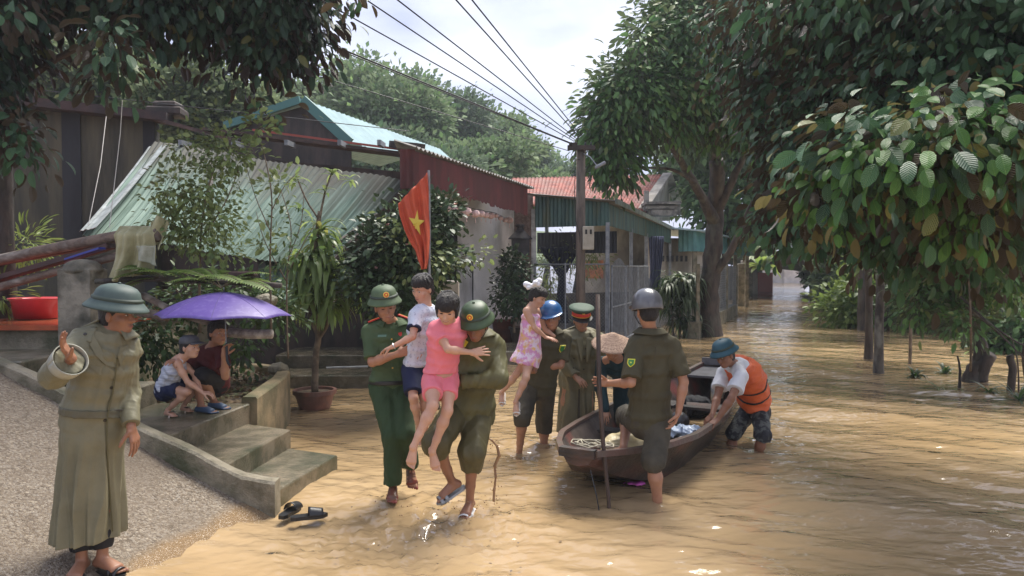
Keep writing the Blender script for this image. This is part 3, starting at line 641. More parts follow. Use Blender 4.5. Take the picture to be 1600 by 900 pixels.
# --- collapsed corrugated sheet roof
M['sheet'] = mat('algae_streaked_green_sheet', (.20, .275, .235), .6, (.11, .165, .135), 1.6, bump=.1, stretch=(.5, .5, .5), col3=(.085, .095, .065), n3=.8, spec=.25)
def sheet_material():
    m = bpy.data.materials.new('algae_streaked_sheet'); m.use_nodes = True; N = m.node_tree.nodes; Lk = m.node_tree.links; b = N['Principled BSDF']; b.inputs['Roughness'].default_value = .75; b.inputs['Specular IOR Level'].default_value = .2
    uv = N.new('ShaderNodeUVMap'); uv.uv_map = 'sheet'; src = None
    def nz(sx, sy, det):
        mp_ = N.new('ShaderNodeMapping'); mp_.inputs['Scale'].default_value = (sx, sy, 1); n = N.new('ShaderNodeTexNoise'); n.inputs['Scale'].default_value = 1; n.inputs['Detail'].default_value = det; Lk.new(uv.outputs[0], mp_.inputs[0]); Lk.new(mp_.outputs[0], n.inputs[0]); return n.outputs[0]
    def mixc(f, a, c, lo, hi):
        r = N.new('ShaderNodeMapRange'); r.inputs[1].default_value = lo; r.inputs[2].default_value = hi; Lk.new(f, r.inputs[0]); x = N.new('ShaderNodeMixRGB'); Lk.new(r.outputs[0], x.inputs[0])
        if isinstance(a, tuple): x.inputs[1].default_value = (*a, 1)
        else: Lk.new(a, x.inputs[1])
        x.inputs[2].default_value = (*c, 1); return x.outputs[0]
    c = mixc(nz(90, 2.2, 4), (.07, .12, .095), (.22, .30, .255), .35, .7)
    c = mixc(nz(30, 1.4, 5), c, (.075, .095, .065), .52, .75)
    sp_ = N.new('ShaderNodeSeparateXYZ'); Lk.new(uv.outputs[0], sp_.inputs[0]); ad = N.new('ShaderNodeMath'); ad.operation = 'ADD'; Lk.new(sp_.outputs[1], ad.inputs[0]); Lk.new(nz(14, 2, 5), ad.inputs[1])
    c = mixc(ad.outputs[0], c, (.5, .5, .5), 9, 10); r = N.new('ShaderNodeMapRange'); r.inputs[1].default_value = .95; r.inputs[2].default_value = .55; Lk.new(ad.outputs[0], r.inputs[0]); x = N.new('ShaderNodeMixRGB'); x.inputs[2].default_value = (.085, .085, .07, 1); Lk.new(r.outputs[0], x.inputs[0]); Lk.new(c, x.inputs[1]); Lk.new(x.outputs[0], b.inputs['Base Color']); return m
M['sheet'] = sheet_material()
cs = empty('collapsed_roof', (-4, 8, 1.5), 'collapsed corrugated green sheet roof sloping down over the logs', 'roof')
def patch(A_, B_, C4, D4, amp, n, sag, name, parent, m, th=.006, wv=.0):
    mbp = MB(); nrm = (B_-A_).cross(D4-A_).normalized()
    if nrm.z < 0: nrm = -nrm
    def fn(u, v):
        i = round(u*n); p = A_.lerp(B_, u).lerp(D4.lerp(C4, u), v)
        o = [0, 1, 0, -1][i % 4]*amp
        return p+nrm*(o+wv*sin(u*9+v*5)+wv*.6*sin(u*23-v*7))+V(0, 0, -sag*4*v*(1-v)*(.6+.4*sin(u*5)))
    mbp.slab(fn, n, 24, th); o = mbp.build(name, m, parent); uvl = o.data.uv_layers.new(name='sheet'); nv_ = (n+1)*25
    li = np.zeros(len(o.data.loops), np.int32); o.data.loops.foreach_get('vertex_index', li); li %= nv_; uvl.data.foreach_set('uv', np.stack([(li % (n+1))/176., (li//(n+1))/24.], 1).astype(np.float32).ravel()); return o
sA, sB, sC, sD = W(241, 222, 10.3), W(636, 283, 9.3), W(505, 418, 8.25), W(128, 366, 7.7)
patch(sA, sB, sC, sD, .012, 176, .09, 'sheet', cs, M['sheet'], wv=.018)
patch(W(400, 405, 8.3), W(512, 400, 8.3), W(488, 472, 8.0), W(418, 470, 7.9), .013, 40, .02, 'broken_sheet', cs, M['sheet'], wv=.03)
patch(W(232, 232, 10.2)+V(0, 0, .02), W(262, 230, 10.2)+V(0, 0, .05), W(150, 362, 7.6)+V(0, 0, .05), W(124, 364, 7.7)+V(0, 0, .02), .006, 12, .08, 'edge_flashing', cs, mat('pale_flashing', (.30, .33, .33), .7, (.2, .22, .21), 6), wv=.005)
mb = MB(); mb.beam(W(640, 287, 9.35), W(515, 415, 8.3), .06, .08); mb.build('purlin', M['darkwood'], cs)
mb = MB(); mb.beam(W(470, 420, 7.6), W(640, 300, 9.6), .05, .05); mb.beam(W(330, 400, 8), W(330, 250, 9.9), .06, .08); mb.build('rafter', M['darkwood'], cs)

# --- white house with maroon fascia
wh = empty('white_house', (0, 11, 0), 'white walled house with a maroon corrugated fascia under a flat sheet roof', 'building')
def fl(y): return K*(-.97+.345*(y/K-8.8))
f0 = (fl(8.42*K), 8.42*K); f1 = (fl(12.35*K), 12.35*K)
corr(f0, f1, 2.8, 3.2, .085, .013, 'fascia', M['redsheet'], wh, jag=.03, zf=lambda u: (zk(2.86-.10*u), zk(3.22)))
corr((f0[0]-.22, f0[1]-.02), f0, 2.8, 3.2, .085, .013, 'fascia', M['redsheet'], wh, jag=.02, zf=lambda u: (zk(2.80), zk(3.24)))
mb = MB(); nn_ = 92
aR = V(f0[0], f0[1], zk(3.25))-RD*.1+RP*.06; bR = V(f1[0], f1[1], zk(3.25))+RD*.35+RP*.06
mb.slab(lambda u, v: aR.lerp(bR, u)-RP*(v*(.35+2.6*u))+V(0, 0, .022*[0, 1, 0, -1][round(u*160) % 4]+.12*v), 160, 2, .008); mb.build('roof', M['greysheet'], wh)
wA = W(668, 400, 11.6); wB = W(803, 400, 13.6)
wallsheet('wall', wA.x, wA.y, wB.x, wB.y, -.4, zk(3.2), zk(3.2), .2, M['white'], wh)
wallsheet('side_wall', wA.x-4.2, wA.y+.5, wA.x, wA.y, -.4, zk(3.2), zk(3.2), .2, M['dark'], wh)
q0 = wA.lerp(wB, .38); q1 = wA.lerp(wB, .48); dn = Vector((wB.y-wA.y, -(wB.x-wA.x), 0)).normalized()*.012
mb = MB(); mb.beam(V(q1.x, q1.y, .2)+dn, V(q1.x, q1.y, 2.4)+dn, .02, .02, up=(1, 0, 0)); mb.build('wall_joint', M['dark'], wh)
mb = MB(); q = wA.lerp(wB, .12); mb.box((q.x, q.y-.05, 1.65), (1.1, .1, 3.2), rz=math.atan2(wB.y-wA.y, wB.x-wA.x)); mb.build('doorway', M['dark'], wh)
mb = MB(); p = W(818, 355, 13.0); mb.box((p.x, p.y, 1.7), (.42, .42, 3.7)); mb.build('brick_pier', M['brick'], wh)
mb = MB(); p = W(834, 380, 12.7); mb.box((p.x, p.y, 1.5), (.11, .11, 3.4)); mb.build('post', mat('whitewashed_post', (.6, .58, .54), .7, (.35, .33, .3), 6), wh)
# plinth and porch slab in the dark gap left
pp = empty('porch_slab', (-2, 11, 0), 'dark wet concrete porch slab at the water edge behind the potted tree', 'porch')
mb = MB(); a = Z(455, 606, 0); b = Z(600, 606, 0); mb.box(((a.x+b.x)/2+.1, a.y+1.1, .02), (3.2, 2.2, .36), bev=.02); mb.build('slab', M['wetconc'], pp)
mb = MB(); mb.box(((a.x+b.x)/2+.2, a.y+1.5, .3), (2.9, 1.3, .24), bev=.02); mb.build('step', M['wetconc'], pp)
# metal shrine-like stove on the pier
sv_ = empty('metal_stove_box', W(813, 398, 12.5), 'rusty metal box with a conical hood beside the brick pier', 'metal box')
p = W(813, 385, 12.5); mb = MB(); mb.box((p.x, p.y, p.z-.02), (.39, .34, .36), bev=.01); mb.build('box', mat('burnt_metal', (.06, .05, .05), .6, (.03, .025, .025), 8), sv_)
mb = MB(); mb.lathe([(.27, 0), (.26, .02), (.09, .19), (.07, .26), (.1, .27), (.09, .32), (0, .33)], 20, Matrix.Translation(p+V(0, 0, .16))); mb.build('hood', MATS['burnt_metal'], sv_, smooth=False)

# --- lanterns: every one a thing, hung on one wire
M['lan'] = mat('pale_pink_lantern', (.80, .58, .55), .7, (.66, .44, .41), 7, bump=.3)
lp = [(683, 321, 5, 9.3), (690, 323, 6, 9.6), (698, 326, 7, 9.6), (709, 329, 7, 9.7), (729, 331, 8, 10.0), (743, 334, 7, 10.3), (752, 334, 6, 10.6), (759, 336, 5.5, 10.9), (767, 337, 6, 11.2), (775, 337, 4, 11.5), (782, 341, 4, 11.8), (789, 344, 4, 12.1), (796, 344, 6, 12.3)]
desc = ['smallest at the left end by the flag', 'second from the left end', 'third from the left end', 'fourth from the left end', 'largest, fifth from the left', 'sixth from the left, beside the largest', 'seventh, in the middle of the row', 'eighth from the left end', 'ninth from the left end', 'fourth from the brick pier', 'third from the brick pier', 'second from the brick pier', 'last one, nearest the brick pier']
tag(MB().tube([W(x, y-r_, d) for x, y, r_, d in lp], .006, 5).build('lantern_wire', M['black']), 'thin wire carrying the row of pink lanterns under the maroon fascia', 'wire')
for (x, y, r_, d), ds in zip(lp, desc):
    p = W(x, y, d); e = empty('lantern', p, 'small pale pink lantern under the maroon fascia, '+ds, 'lantern', 'lanterns hung under the fascia')
    R0 = r_*1.05*d*K/1155; mb = MB(); mb.lathe([(.3*R0, -.8*R0), (.8*R0, -.55*R0), (R0, 0), (.8*R0, .55*R0), (.3*R0, .8*R0)], 8, Matrix.Translation(p)); mb.build('shade', M['lan'], e)
    mb = MB(); mb.tube([p-V(0, 0, .8*R0), p-V(0, 0, 1.9*R0)], [.004, .009], 5); mb.build('tassel', M['lan'], e)

# --- green shed with curtains, posts, fence and gate
gs = empty('green_shed', (3, 15, 0), 'open shed with a mossy green corrugated fascia on thin steel posts', 'shed')
g0 = V(.36, 12.7, 0); g1 = V(1.49, 12.0, 0)
g0 = W(836, 352, 12.6); g1 = W(951, 353, 12.0); g2 = g1+RD*10.6
corr((g0.x, g0.y), (g1.x, g1.y), 0, 0, .09, .012, 'front_fascia', M['greensheet'], gs, zf=lambda u: (zk(2.58), zk(3.12-.17*u)))
corr((g1.x, g1.y), (g2.x, g2.y), 0, 0, .09, .012, 'side_fascia', M['greensheet'], gs, zf=lambda u: (zk(2.58-.04*u), zk(2.93-.02*u)))
mb = MB(); r0 = V(g0.x-.2, g0.y-.15, zk(3.15)); r1 = V(g1.x+.12, g1.y-.2, zk(2.97)); r2 = V(g2.x+.15, g2.y+.2, zk(2.94)); r3 = V(g0.x-.2+RD.x*10.6, g0.y+RD.y*10.6, zk(3.2))
mb.slab(lambda u, v: r0.lerp(r1, u).lerp(r3.lerp(r2, u), v)+V(0, 0, .012*[0, 1, 0, -1][round(v*360) % 4]), 2, 360, .01); mb.build('roof', M['greysheet'], gs)
mb = MB(); mb.beam(V(r1.x, r1.y, zk(2.965)), V(r2.x, r2.y, zk(2.935)), .03, .11); mb.build('gutter', mat('grey_green_gutter', (.22, .26, .24), .5, (.12, .15, .13), 5), gs)
corr((g0.x+.1, g0.y+1.6), (g1.x-.1+.5, g1.y+1.6), zk(2.16), zk(2.55), .09, .012, 'inner_panel', mat('dark_inner_sheet', (.03, .035, .05), .6), gs)
for t in (0, .27, .5, .73, 1.0):
    p = g1.lerp(g2, t); mb = MB(); mb.box((p.x-.02, p.y+.02, 1.2), (.08, .08, 3.3)); mb.build('post', M['galv'], gs)
# curtains
M['navy'] = mat('navy_curtain', (.022, .03, .06), .8, (.012, .016, .035), 6)
M['blue'] = mat('slate_blue_curtain', (.13, .15, .26), .8, (.07, .08, .15), 6, stretch=(6, 6, .5))
def curtain(name, label, d, rows, m, grp=None):
    mbc = MB(); n = 34
    def fn(u, v):
        k = v*(len(rows)-1); i = min(int(k), len(rows)-2); t = k-i; x0 = rows[i][0]+(rows[i+1][0]-rows[i][0])*t; x1 = rows[i][1]+(rows[i+1][1]-rows[i][1])*t; y = rows[i][2]+(rows[i+1][2]-rows[i][2])*t
        p = W(x0+(x1-x0)*u, y, d); return p+V(0, .035*sin(u*42+v)+.02*sin(u*17), 0)
    mbc.slab(fn, n*2, 14, .006); return tag(mbc.build(name, m, smooth=True), label, 'curtain')
curtain('curtain', 'dark navy curtain tied in the middle under the green shed front', 13.6, [(842, 905, 386), (850, 900, 400), (864, 890, 418), (872, 882, 432), (872, 882, 445), (868, 886, 475), (866, 888, 505)], M['navy'])
curtain('curtain', 'slate blue curtain hanging at the side of the green shed', 16.3, [(1013, 1037, 369), (1015, 1035, 400), (1016, 1032, 425), (1014, 1030, 450), (1012, 1028, 470)], M['blue'])
# chain link fence in front
def chainlink(parent, a, b, z0, z1, m, cell=.075, r=.0022, name='wire_mesh'):
    a = Vector(a); b = Vector(b); Ln = (b-a).length; t = (b-a)/Ln; h = z1-z0; mbf = MB(); n = int((Ln+h)/cell)
    def seg(s0, zz0, s1, zz1):
        p = a+t*s0+V(0, 0, zz0); q = a+t*s1+V(0, 0, zz1); mbf.tube([p, q], r, 3, caps=False)
    for i in range(n+1):
        s = i*cell-h
        s0, s1 = max(s, 0), min(s+h, Ln)
        if s1 > s0: seg(s0, z0+(s0-s), s1, z0+(s1-s)); seg(s0, z1-(s0-s), s1, z1-(s1-s))
    return mbf.build(name, m, parent)
cf = empty('chain_link_fence', (1, 12, 0), 'chain link fence panel between the brick pier and the utility pole', 'fence')
fa = V(g0.x, g0.y-.1, 0); fb = V(g1.x, g1.y-.1, 0)
chainlink(cf, (fa.x, fa.y, 0), (fb.x, fb.y, 0), .1, 1.95, M['galv'], r=.0016)
for t in (0, .42, 1):
    p = fa.lerp(fb, t); mb = MB(); mb.tube([(p.x, p.y, -.3), (p.x, p.y, 2.0)], .018, 8); mb.build('post', M['galv'], cf)
mb = MB(); mb.tube([(fa.x, fa.y, 1.97), (fb.x, fb.y, 1.97)], .015, 8); mb.build('rail', M['galv'], cf)
gt = empty('steel_gate', (2.5, 14, 0), 'pale steel barred gate along the side of the green shed', 'gate')
ga = V(g1.x+.04, g1.y, 0); L1_ = 3.6
for k, (s0, s1) in enumerate(((.15, 1.75), (1.85, 3.5), (3.6, 5.2))):
    mb = MB()
    for s_ in (s0, s1): p = ga+RD*s_; mb.tube([p+V(0, 0, -.2), p+V(0, 0, 1.95)], .02, 6)
    for z in (.25, 1.05, 1.93): mb.tube([ga+RD*s0+V(0, 0, z), ga+RD*s1+V(0, 0, z)], .017, 6)
    n = 13
    for i in range(1, n): p = ga+RD*(s0+(s1-s0)*i/n); mb.tube([p+V(0, 0, .0), p+V(0, 0, 1.93+(.18*sin(pi*i/n) if k == 0 else 0))], .008, 5)
    mb.build('gate_leaf', M['galv'], gt)
wf = empty('wire_fence', (4.5, 19, 0), 'grey wire mesh fence running from the gate to the bushy plant', 'fence')
chainlink(wf, ga+RD*5.3, ga+RD*10.4, .05, 1.55, M['galv'], cell=.09, r=.0018)
for s_ in (5.35, 7.8, 10.3): p = ga+RD*s_; MB().tube([p+V(0, 0, -.2), p+V(0, 0, 1.6)], .022, 6).build('post', M['galv'], wf)

# --- utility pole
up_ = empty('utility_pole', W(907, 450, 11.3), 'brown weathered concrete utility pole with a meter box in front of the green shed', 'utility pole')
p = W(907, 450, 11.3); tz = W(907, 229, 11.3).z; hx = p.x; PY = p.y
mb = MB(); mb.tube([(hx, PY, -.4), (hx, PY, 1.5), (hx, PY, tz)], [.102, .096, .088], 10); mb.build('shaft', M['polec'], up_, smooth=True)
mb = MB(); mb.box((hx, PY-.1, tz-.04), (.54, .09, .09)); mb.box((hx-.16, PY-.1, tz+.03), (.16, .1, .05)); mb.build('crossarm', M['darkwood'], up_)
for s_ in (-.2, -.1, .08, .19):
    mb = MB(); mb.lathe([(.02, 0), (.026, .02), (.014, .035), (.02, .06), (0, .07)], 10, Matrix.Translation((hx+s_, PY-.1, tz+.005))); mb.build('insulator', M['black'], up_, smooth=True)
mbx = W(919, 372, 11.18); mb = MB(); mb.box(mbx, (.22, .12, .46), bev=.01); bxo = mb.build('meter_box', mat('grey_beige_box', (.45, .42, .34), .5, (.36, .33, .26), 6), up_)
for s_ in (-.035, .035):
    mb = MB(); mb.box(mbx+V(s_*1.3, -.063, .12), (.04, .012, .09)); mb.build('window', M['black'], bxo, local=True)
mb = MB(); mb.tube([(hx-.12, PY-.1, tz-.1), (hx-.13, PY-.1, 3.3), (hx-.1, PY-.1, 2.8), (hx-.02, PY-.13, 2.5)], .008, 5); mb.tube([(hx-.05, PY-.1, tz), (hx-.2, PY-.14, tz-.18), (hx-.13, PY-.14, tz-.3), (hx-.02, PY-.1, tz-.26)], .007, 5); mb.build('cable', M['black'], up_)
mb = MB(); a = W(912, 240, 11.25); b = W(935, 262, 11.0); mb.tube([a, W(922, 245, 11.1), b], .012, 6); mb.build('lamp_arm', M['galv'], up_)
mb = MB(); mb.box(W(938, 258, 10.95), (.22, .12, .06), R=Matrix.Rotation(-.5, 3, 'Y'), bev=.012); mb.build('lamp_head', M['galv'], up_)
# --- overhead wires
wires = [((262, -30, 6.2), (440, 95), (895, 226), .006), ((318, -12, 6), (560, 108), (893, 224), .010), ((480, -12, 6), (700, 112), (896, 220), .007), ((555, -12, 6), (740, 115), (898, 218), .007),
         ((606, -12, 6), (755, 112), (903, 218), .007), ((702, -12, 6), (800, 92), (905, 214), .007), ((728, -12, 6), (825, 95), (908, 212), .007),
         ((20, 136, 9.4), (200, 178), (640, 205), .006), ((500, 120, 9), (700, 215), (890, 236), .006)]
wd = ['lowest at the left, through the dark tree crown', 'thickest, sagging from the dark tree crown', 'first to the right of the thick one', 'second to the right of the thick one', 'middle one across open sky', 'left of the two steep ones', 'rightmost, the steepest', 'along the roof of the stained house', 'low over the teal roof']
for (a, md, b, r_), ds in zip(wires, wd):
    d0, d1 = a[2], 11.2; P0 = W(a[0], a[1], d0); P1 = W(b[0], b[1], d1)
    if ds.startswith('along'): P1 = W(b[0], b[1], 10.2)
    # sag chosen so that the wire passes the middle point
    pts = []; r2 = ray(*md); best = min(((P0.lerp(P1, t/40)), t/40) for t in range(41) if True) if False else None
    ts = [i/16 for i in range(17)]; mid = min(ts, key=lambda t: abs((lambda q: 800+1155*q.x/q.y)(P0.lerp(P1, t))-md[0])); q = P0.lerp(P1, mid); want = W(md[0], md[1], q.y).z; sg = max(0, (q.z-want))/(4*mid*(1-mid)+1e-3)
    sg = min(sg, .7)
    pts = [P0.lerp(P1, t)-V(0, 0, sg*4*t*(1-t)) for t in ts]
    tag(MB().tube(pts, r_*1.25, 5).build('power_line', M['black'], smooth=True), 'black overhead wire, '+ds if 'along' not in ds else 'black overhead wire '+ds, 'wire', 'overhead wires')
for (x0, y0, d0, x1, y1, d1), ds in (((168, 165, 7.6, 138, 352, 6.2), 'left'), ((197, 60, 7.3, 171, 355, 6.1), 'right')):
    tag(MB().tube([W(x0, y0, d0), W((x0+x1)/2+4, (y0+y1)/2, (d0+d1)/2), W(x1, y1, d1)], .0045, 5).build('stay_wire', mat('pale_cord', (.5, .48, .45), .7)), 'thin pale cord hanging down to the log pile, the %s one of two' % ds, 'cord')

# --- red tiled house behind
rh = empty('tiled_house', (3, 26, 0), 'house with a red tiled roof and a white stepped gable behind the green shed', 'building')
dH = 22.0; hA = W(800, 281, dH); hB = W(1045, 275, dH+1.5); hC = W(1010, 330, dH-1.8); hD = W(800, 318, dH-2.2)
mb = MB(); nU, nV = 130, 16
def tf(u, v):
    p = hA.lerp(hB, u).lerp(hD.lerp(hC, u), v); return p+V(0, 0, .05*abs(sin(u*nU*pi/3))-.11*((v*nV) % 1 if v < 1 else 0))
mb.slab(tf, nU, nV*4, .05); mb.build('roof', M['tilered'], rh)
mb = MB(); g = [W(1015, 330, 20.3), W(1043, 273, 22.6), W(1047, 285, 24.5), W(1047, 345, 24.5), W(1012, 345, 20.3)]
mb.add([*g], [(0, 1, 2, 3, 4)]); mb.add([p+V(-.2, .1, 0) for p in g], [(4, 3, 2, 1, 0)]); mb.build('gable_wall', M['cream'], rh)
mb = MB(); mb.beam(W(1005, 329, 20.2)+V(0, 0, .05), W(1043, 274, 22.7)+V(0, 0, .05), .35, .12); mb.beam(W(1043, 274, 22.7)+V(0, 0, .05), W(1062, 325, 25), .35, .1); mb.build('gable_coping', M['cream'], rh)
mb = MB(); p = W(1030, 325, 19.9); mb.box(p, (1.0, .8, .1)); mb.box(p+V(.05, 0, .14), (1.2, 1.0, .08)); mb.box(p+V(.1, 0, -.18), (.85, .7, .2)); mb.box(p+V(-.45, 0, .25), (.16, .16, .7)); mb.box(p+V(.62, 0, .0), (.2, .2, .5)); mb.build('cornice', mat('grimy_stone', (.28, .26, .23), .8, (.09, .085, .08), 4, bump=.4), rh)
for x0, x1, dd, yt in ((905, 1030, 20.4, 343), (1018, 1100, 19.6, 372)):
    a = W(x0, yt, dd); b = W(x1, yt, dd+.8); wallsheet('wall', a.x, a.y, b.x, b.y, -.4, a.z, b.z, .25, M['cream'], rh)
mb = MB(); a = W(1036, 404, 19.5)
for i in range(6): mb.box((a.x+i*.17, a.y+i*.05, a.z), (.08, .05, .2))
mb.build('vent_block', M['dark'], rh)
a = W(912, 415, 15.4); mb = MB(); mb.box((a.x+.3, a.y+.4, 1.85), (.55, .12, .5)); tag(mb.build('brick_panel', mat('orange_brick', (.55, .24, .12), .8, (.38, .16, .09), 10, bump=.4)), 'small orange brick panel glimpsed behind the utility pole', 'brick panel')
a = W(945, 420, 18.5); b = W(1090, 430, 24); 
lw = empty('block_wall', (4, 20, 0), 'low grey block wall behind the steel gate', 'wall'); wallsheet('wall', W(840, 1, 16).x, 21, W(1000, 1, 17.5).x, 23, -.4, 1.15, 1.15, .15, mat('grey_blocks', (.11, .107, .10), .85, (.065, .062, .058), 3, bump=.4), lw)

W = W0
# --- second green shed and the walls farther along the road
s2 = empty('teal_shed', (8, 26, 0), 'small teal fascia shed farther along the flooded road behind the trunk', 'shed')
t0 = W(1088, 358, 25.0); t1 = W(1172, 384, 35.0); t2 = W(1060, 352, 25.6)
corr((t0.x, t0.y), (t1.x, t1.y), 0, 0, .2, .02, 'side_fascia', M['teal'], s2, zf=lambda u: (2.45, 3.12-.06*u))
corr((t2.x, t2.y), (t0.x, t0.y), 0, 0, .2, .02, 'front_fascia', M['teal'], s2, zf=lambda u: (2.45, 3.3-.18*u))
mb = MB(); mb.slab(lambda u, v: V(t0.x+.2, t0.y-.2, 3.16).lerp(V(t1.x+.25, t1.y, 3.1), u)-RP*(v*4)+V(0, 0, .4*v), 8, 2, .05); mb.build('roof', mat('pale_blue_roof', (.42, .55, .58), .4), s2)
for t in (.02, .35, .7, .98): p = t0.lerp(t1, t); MB().box((p.x-.1, p.y, 1), (.14, .14, 3.0)).build('post', M['conc'], s2)
lwf = empty('fenced_wall', (6.5, 24, 0), 'low concrete wall topped with wire mesh to the right of the big trunk', 'wall')
a = Z(1092, 528, 0); b = Z(1152, 492, 0)
wallsheet('wall', a.x, a.y, b.x, b.y, -.4, .42, .42, .3, M['conc'], lwf); wallsheet('return_wall', b.x-1.6, b.y+.6, b.x, b.y, -.4, .42, .42, .25, M['conc'], lwf)
chainlink(lwf, (a.x, a.y+.15, 0), (b.x, b.y+.15, 0), .42, 1.95, M['galv'], cell=.16, r=.0035)
for t in (0, .33, .66, 1): p = a.lerp(b, t); MB().box((p.x, p.y+.15, .9), (.09, .09, 2.2)).build('post', M['conc'], lwf)
far = [(1157, 478, 36, .3, 2.1), (1163, 470, 40, .35, 2.3), (1171, 464, 45, .3, 2.0), (1178, 459, 50, .4, 1.9), (1185, 455, 56, .45, 2.2)]
for i, (x, y, d, wdt, h) in enumerate(far):
    p = Z(x, y, 0); tag(MB().box((p.x, p.y, h/2-.2), (wdt, wdt, h+.4), bev=.02).build('gate_pillar', [M['conc'], M['cream']][i % 2]), ['nearest mossy concrete gate pillar past the wire mesh wall', 'pale gate pillar second along the far left bank', 'grey gate pillar in the middle of the far row', 'pale gate pillar fourth along the far left bank', 'farthest grey gate pillar before the road end'][i], 'pillar', 'gate pillars along the far left bank')
fw = empty('far_house', (12, 48, 0), 'dim house front far down the left side of the flooded road', 'building')
a = W(1120, 400, 36); b = W(1186, 420, 56)
wallsheet('wall', a.x-.8, a.y, b.x-.9, b.y, -.4, 2.0, 2.0, .3, M['cream'], fw)
a = W(1182, 428, 58); MB().box((a.x+.6, 58, .7), (1.3, .2, 1.6)).build('red_door', mat('faded_red', (.4, .08, .05), .6), fw)
eb = tag(MB().box((W(1216, 430, 92).x, 92, 1.0), (5.5, 3, 3.0)).box((W(1232, 430, 92).x, 91.5, .6), (2.5, 3, 2.4)).build('end_house', mat('hazy_wall', (.5, .47, .45), .8, (.35, .33, .32), 1)), 'pale building where the flooded road ends in the distance', 'building')
# ================================================================== VEGETATION
LM = {}
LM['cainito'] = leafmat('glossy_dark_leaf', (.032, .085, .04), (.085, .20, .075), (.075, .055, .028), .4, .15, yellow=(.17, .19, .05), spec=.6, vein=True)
LM['shade_leaf'] = leafmat('dark_shaded_leaf', (.016, .042, .024), (.045, .10, .048), (.05, .032, .02), .36, .1, yellow=(.13, .13, .04), vein=True)  # darker copy of the cainito leaf: canopy shade put into the colour
LM['cainito_lit'] = leafmat('glossy_sunlit_leaf', (.07, .20, .045), (.16, .34, .08), (.22, .19, .07), .36, .25, yellow=(.3, .3, .08), vein=True)  # brighter copy of the cainito leaf: sunlight put into the colour
LM['tree2'] = leafmat('mid_green_leaf', (.05, .125, .04), (.17, .32, .09), (.09, .12, .06), .4, .3, yellow=(.24, .3, .1))
LM['sunny'] = leafmat('pale_green_leaf', (.09, .14, .07), (.24, .31, .13), (.15, .19, .10), .5, .3, yellow=(.4, .45, .16))
LM['hill'] = leafmat('hill_leaf', (.09, .17, .07), (.23, .35, .13), (.14, .19, .10), .6, .3)
LM['hill2'] = leafmat('hill_leaf_dark', (.07, .13, .07), (.16, .25, .11), (.10, .14, .09), .6, .3)
LM['shrub'] = leafmat('yellow_green_leaf', (.13, .20, .07), (.33, .40, .14), (.16, .2, .08), .42, .3)
LM['camellia'] = leafmat('camellia_leaf', (.03, .065, .028), (.09, .145, .055), (.04, .06, .03), .42, .1)
LM['drac'] = leafmat('strap_leaf', (.13, .24, .05), (.34, .42, .12), (.2, .28, .08), .33, .25, yellow=(.36, .36, .10))
LM['dracdark'] = leafmat('strap_leaf_dark', (.03, .075, .03), (.10, .17, .06), (.07, .1, .04), .5, .15, yellow=(.22, .26, .08))
LM['fern'] = leafmat('fern_leaf', (.10, .18, .04), (.28, .38, .09), (.16, .22, .06), .45, .3)
LM['under'] = leafmat('undergrowth_leaf', (.03, .07, .025), (.11, .19, .05), (.06, .09, .03), .45, .2)
M['bark'] = mat('wet_dark_bark', (.075, .055, .042), .75, (.03, .023, .02), 6, bump=1.2, bs=14, stretch=(1, 1, .35), col3=(.10, .095, .07), n3=5)
M['lichen'] = mat('lichen_bark', (.14, .12, .095), .8, (.055, .045, .04), 7, bump=1.0, bs=18, stretch=(1, 1, .5), col3=(.27, .26, .22), n3=6)
M['twig'] = mat('pale_twig', (.20, .15, .10), .8, (.10, .075, .05), 9, bump=.4)

def limbs(name, paths, m, parent, n=9, seed=0):
    mb = MB(); rr = random.Random(seed)
    for pts, r0, r1 in paths:
        P = [Vector(p) for p in pts]; Q = []
        for i in range(len(P)-1):
            for k in range(5):
                t = k/5; a = P[max(i-1, 0)]; b = P[i]; c = P[i+1]; d = P[min(i+2, len(P)-1)]
                Q.append(.5*((2*b)+(c-a)*t+(2*a-5*b+4*c-d)*t*t+(3*b-a-3*c+d)*t**3)+Vector((rr.uniform(-1, 1), rr.uniform(-1, 1), 0))*r0*.12)
        Q.append(P[-1]); k = len(Q)-1
        mb.tube(Q, [r0+(r1-r0)*(i/k)**.8*(1) + r0*.35*max(0, 1-i/3)*(1 if r0 > .07 else 0) for i in range(k+1)], n)
    return mb.build(name, m, parent, smooth=True)
def twigs_to(cent, blobs, r, n, seed, rad=.03):
    rr = random.Random(seed); out = []
    for i in range(n):
        c, R = rr.choice(blobs); v = Vector((rr.gauss(0, 1), rr.gauss(0, 1), rr.gauss(0, 1))).normalized()
        e = Vector(c)+Vector((v.x*R[0], v.y*R[1], v.z*R[2]))*.8; s = Vector(cent)+(e-Vector(cent))*rr.uniform(.0, .45)
        mid = s.lerp(e, .5)+Vector((rr.uniform(-1, 1), rr.uniform(-1, 1), rr.uniform(-.2, 1)))*.12*(e-s).length
        out.append(([s, mid, e], rad, rad*.25))
    return out
def B(px, py, d, rx, ry, rz): return (W(px, py, d), (rx, ry, rz))

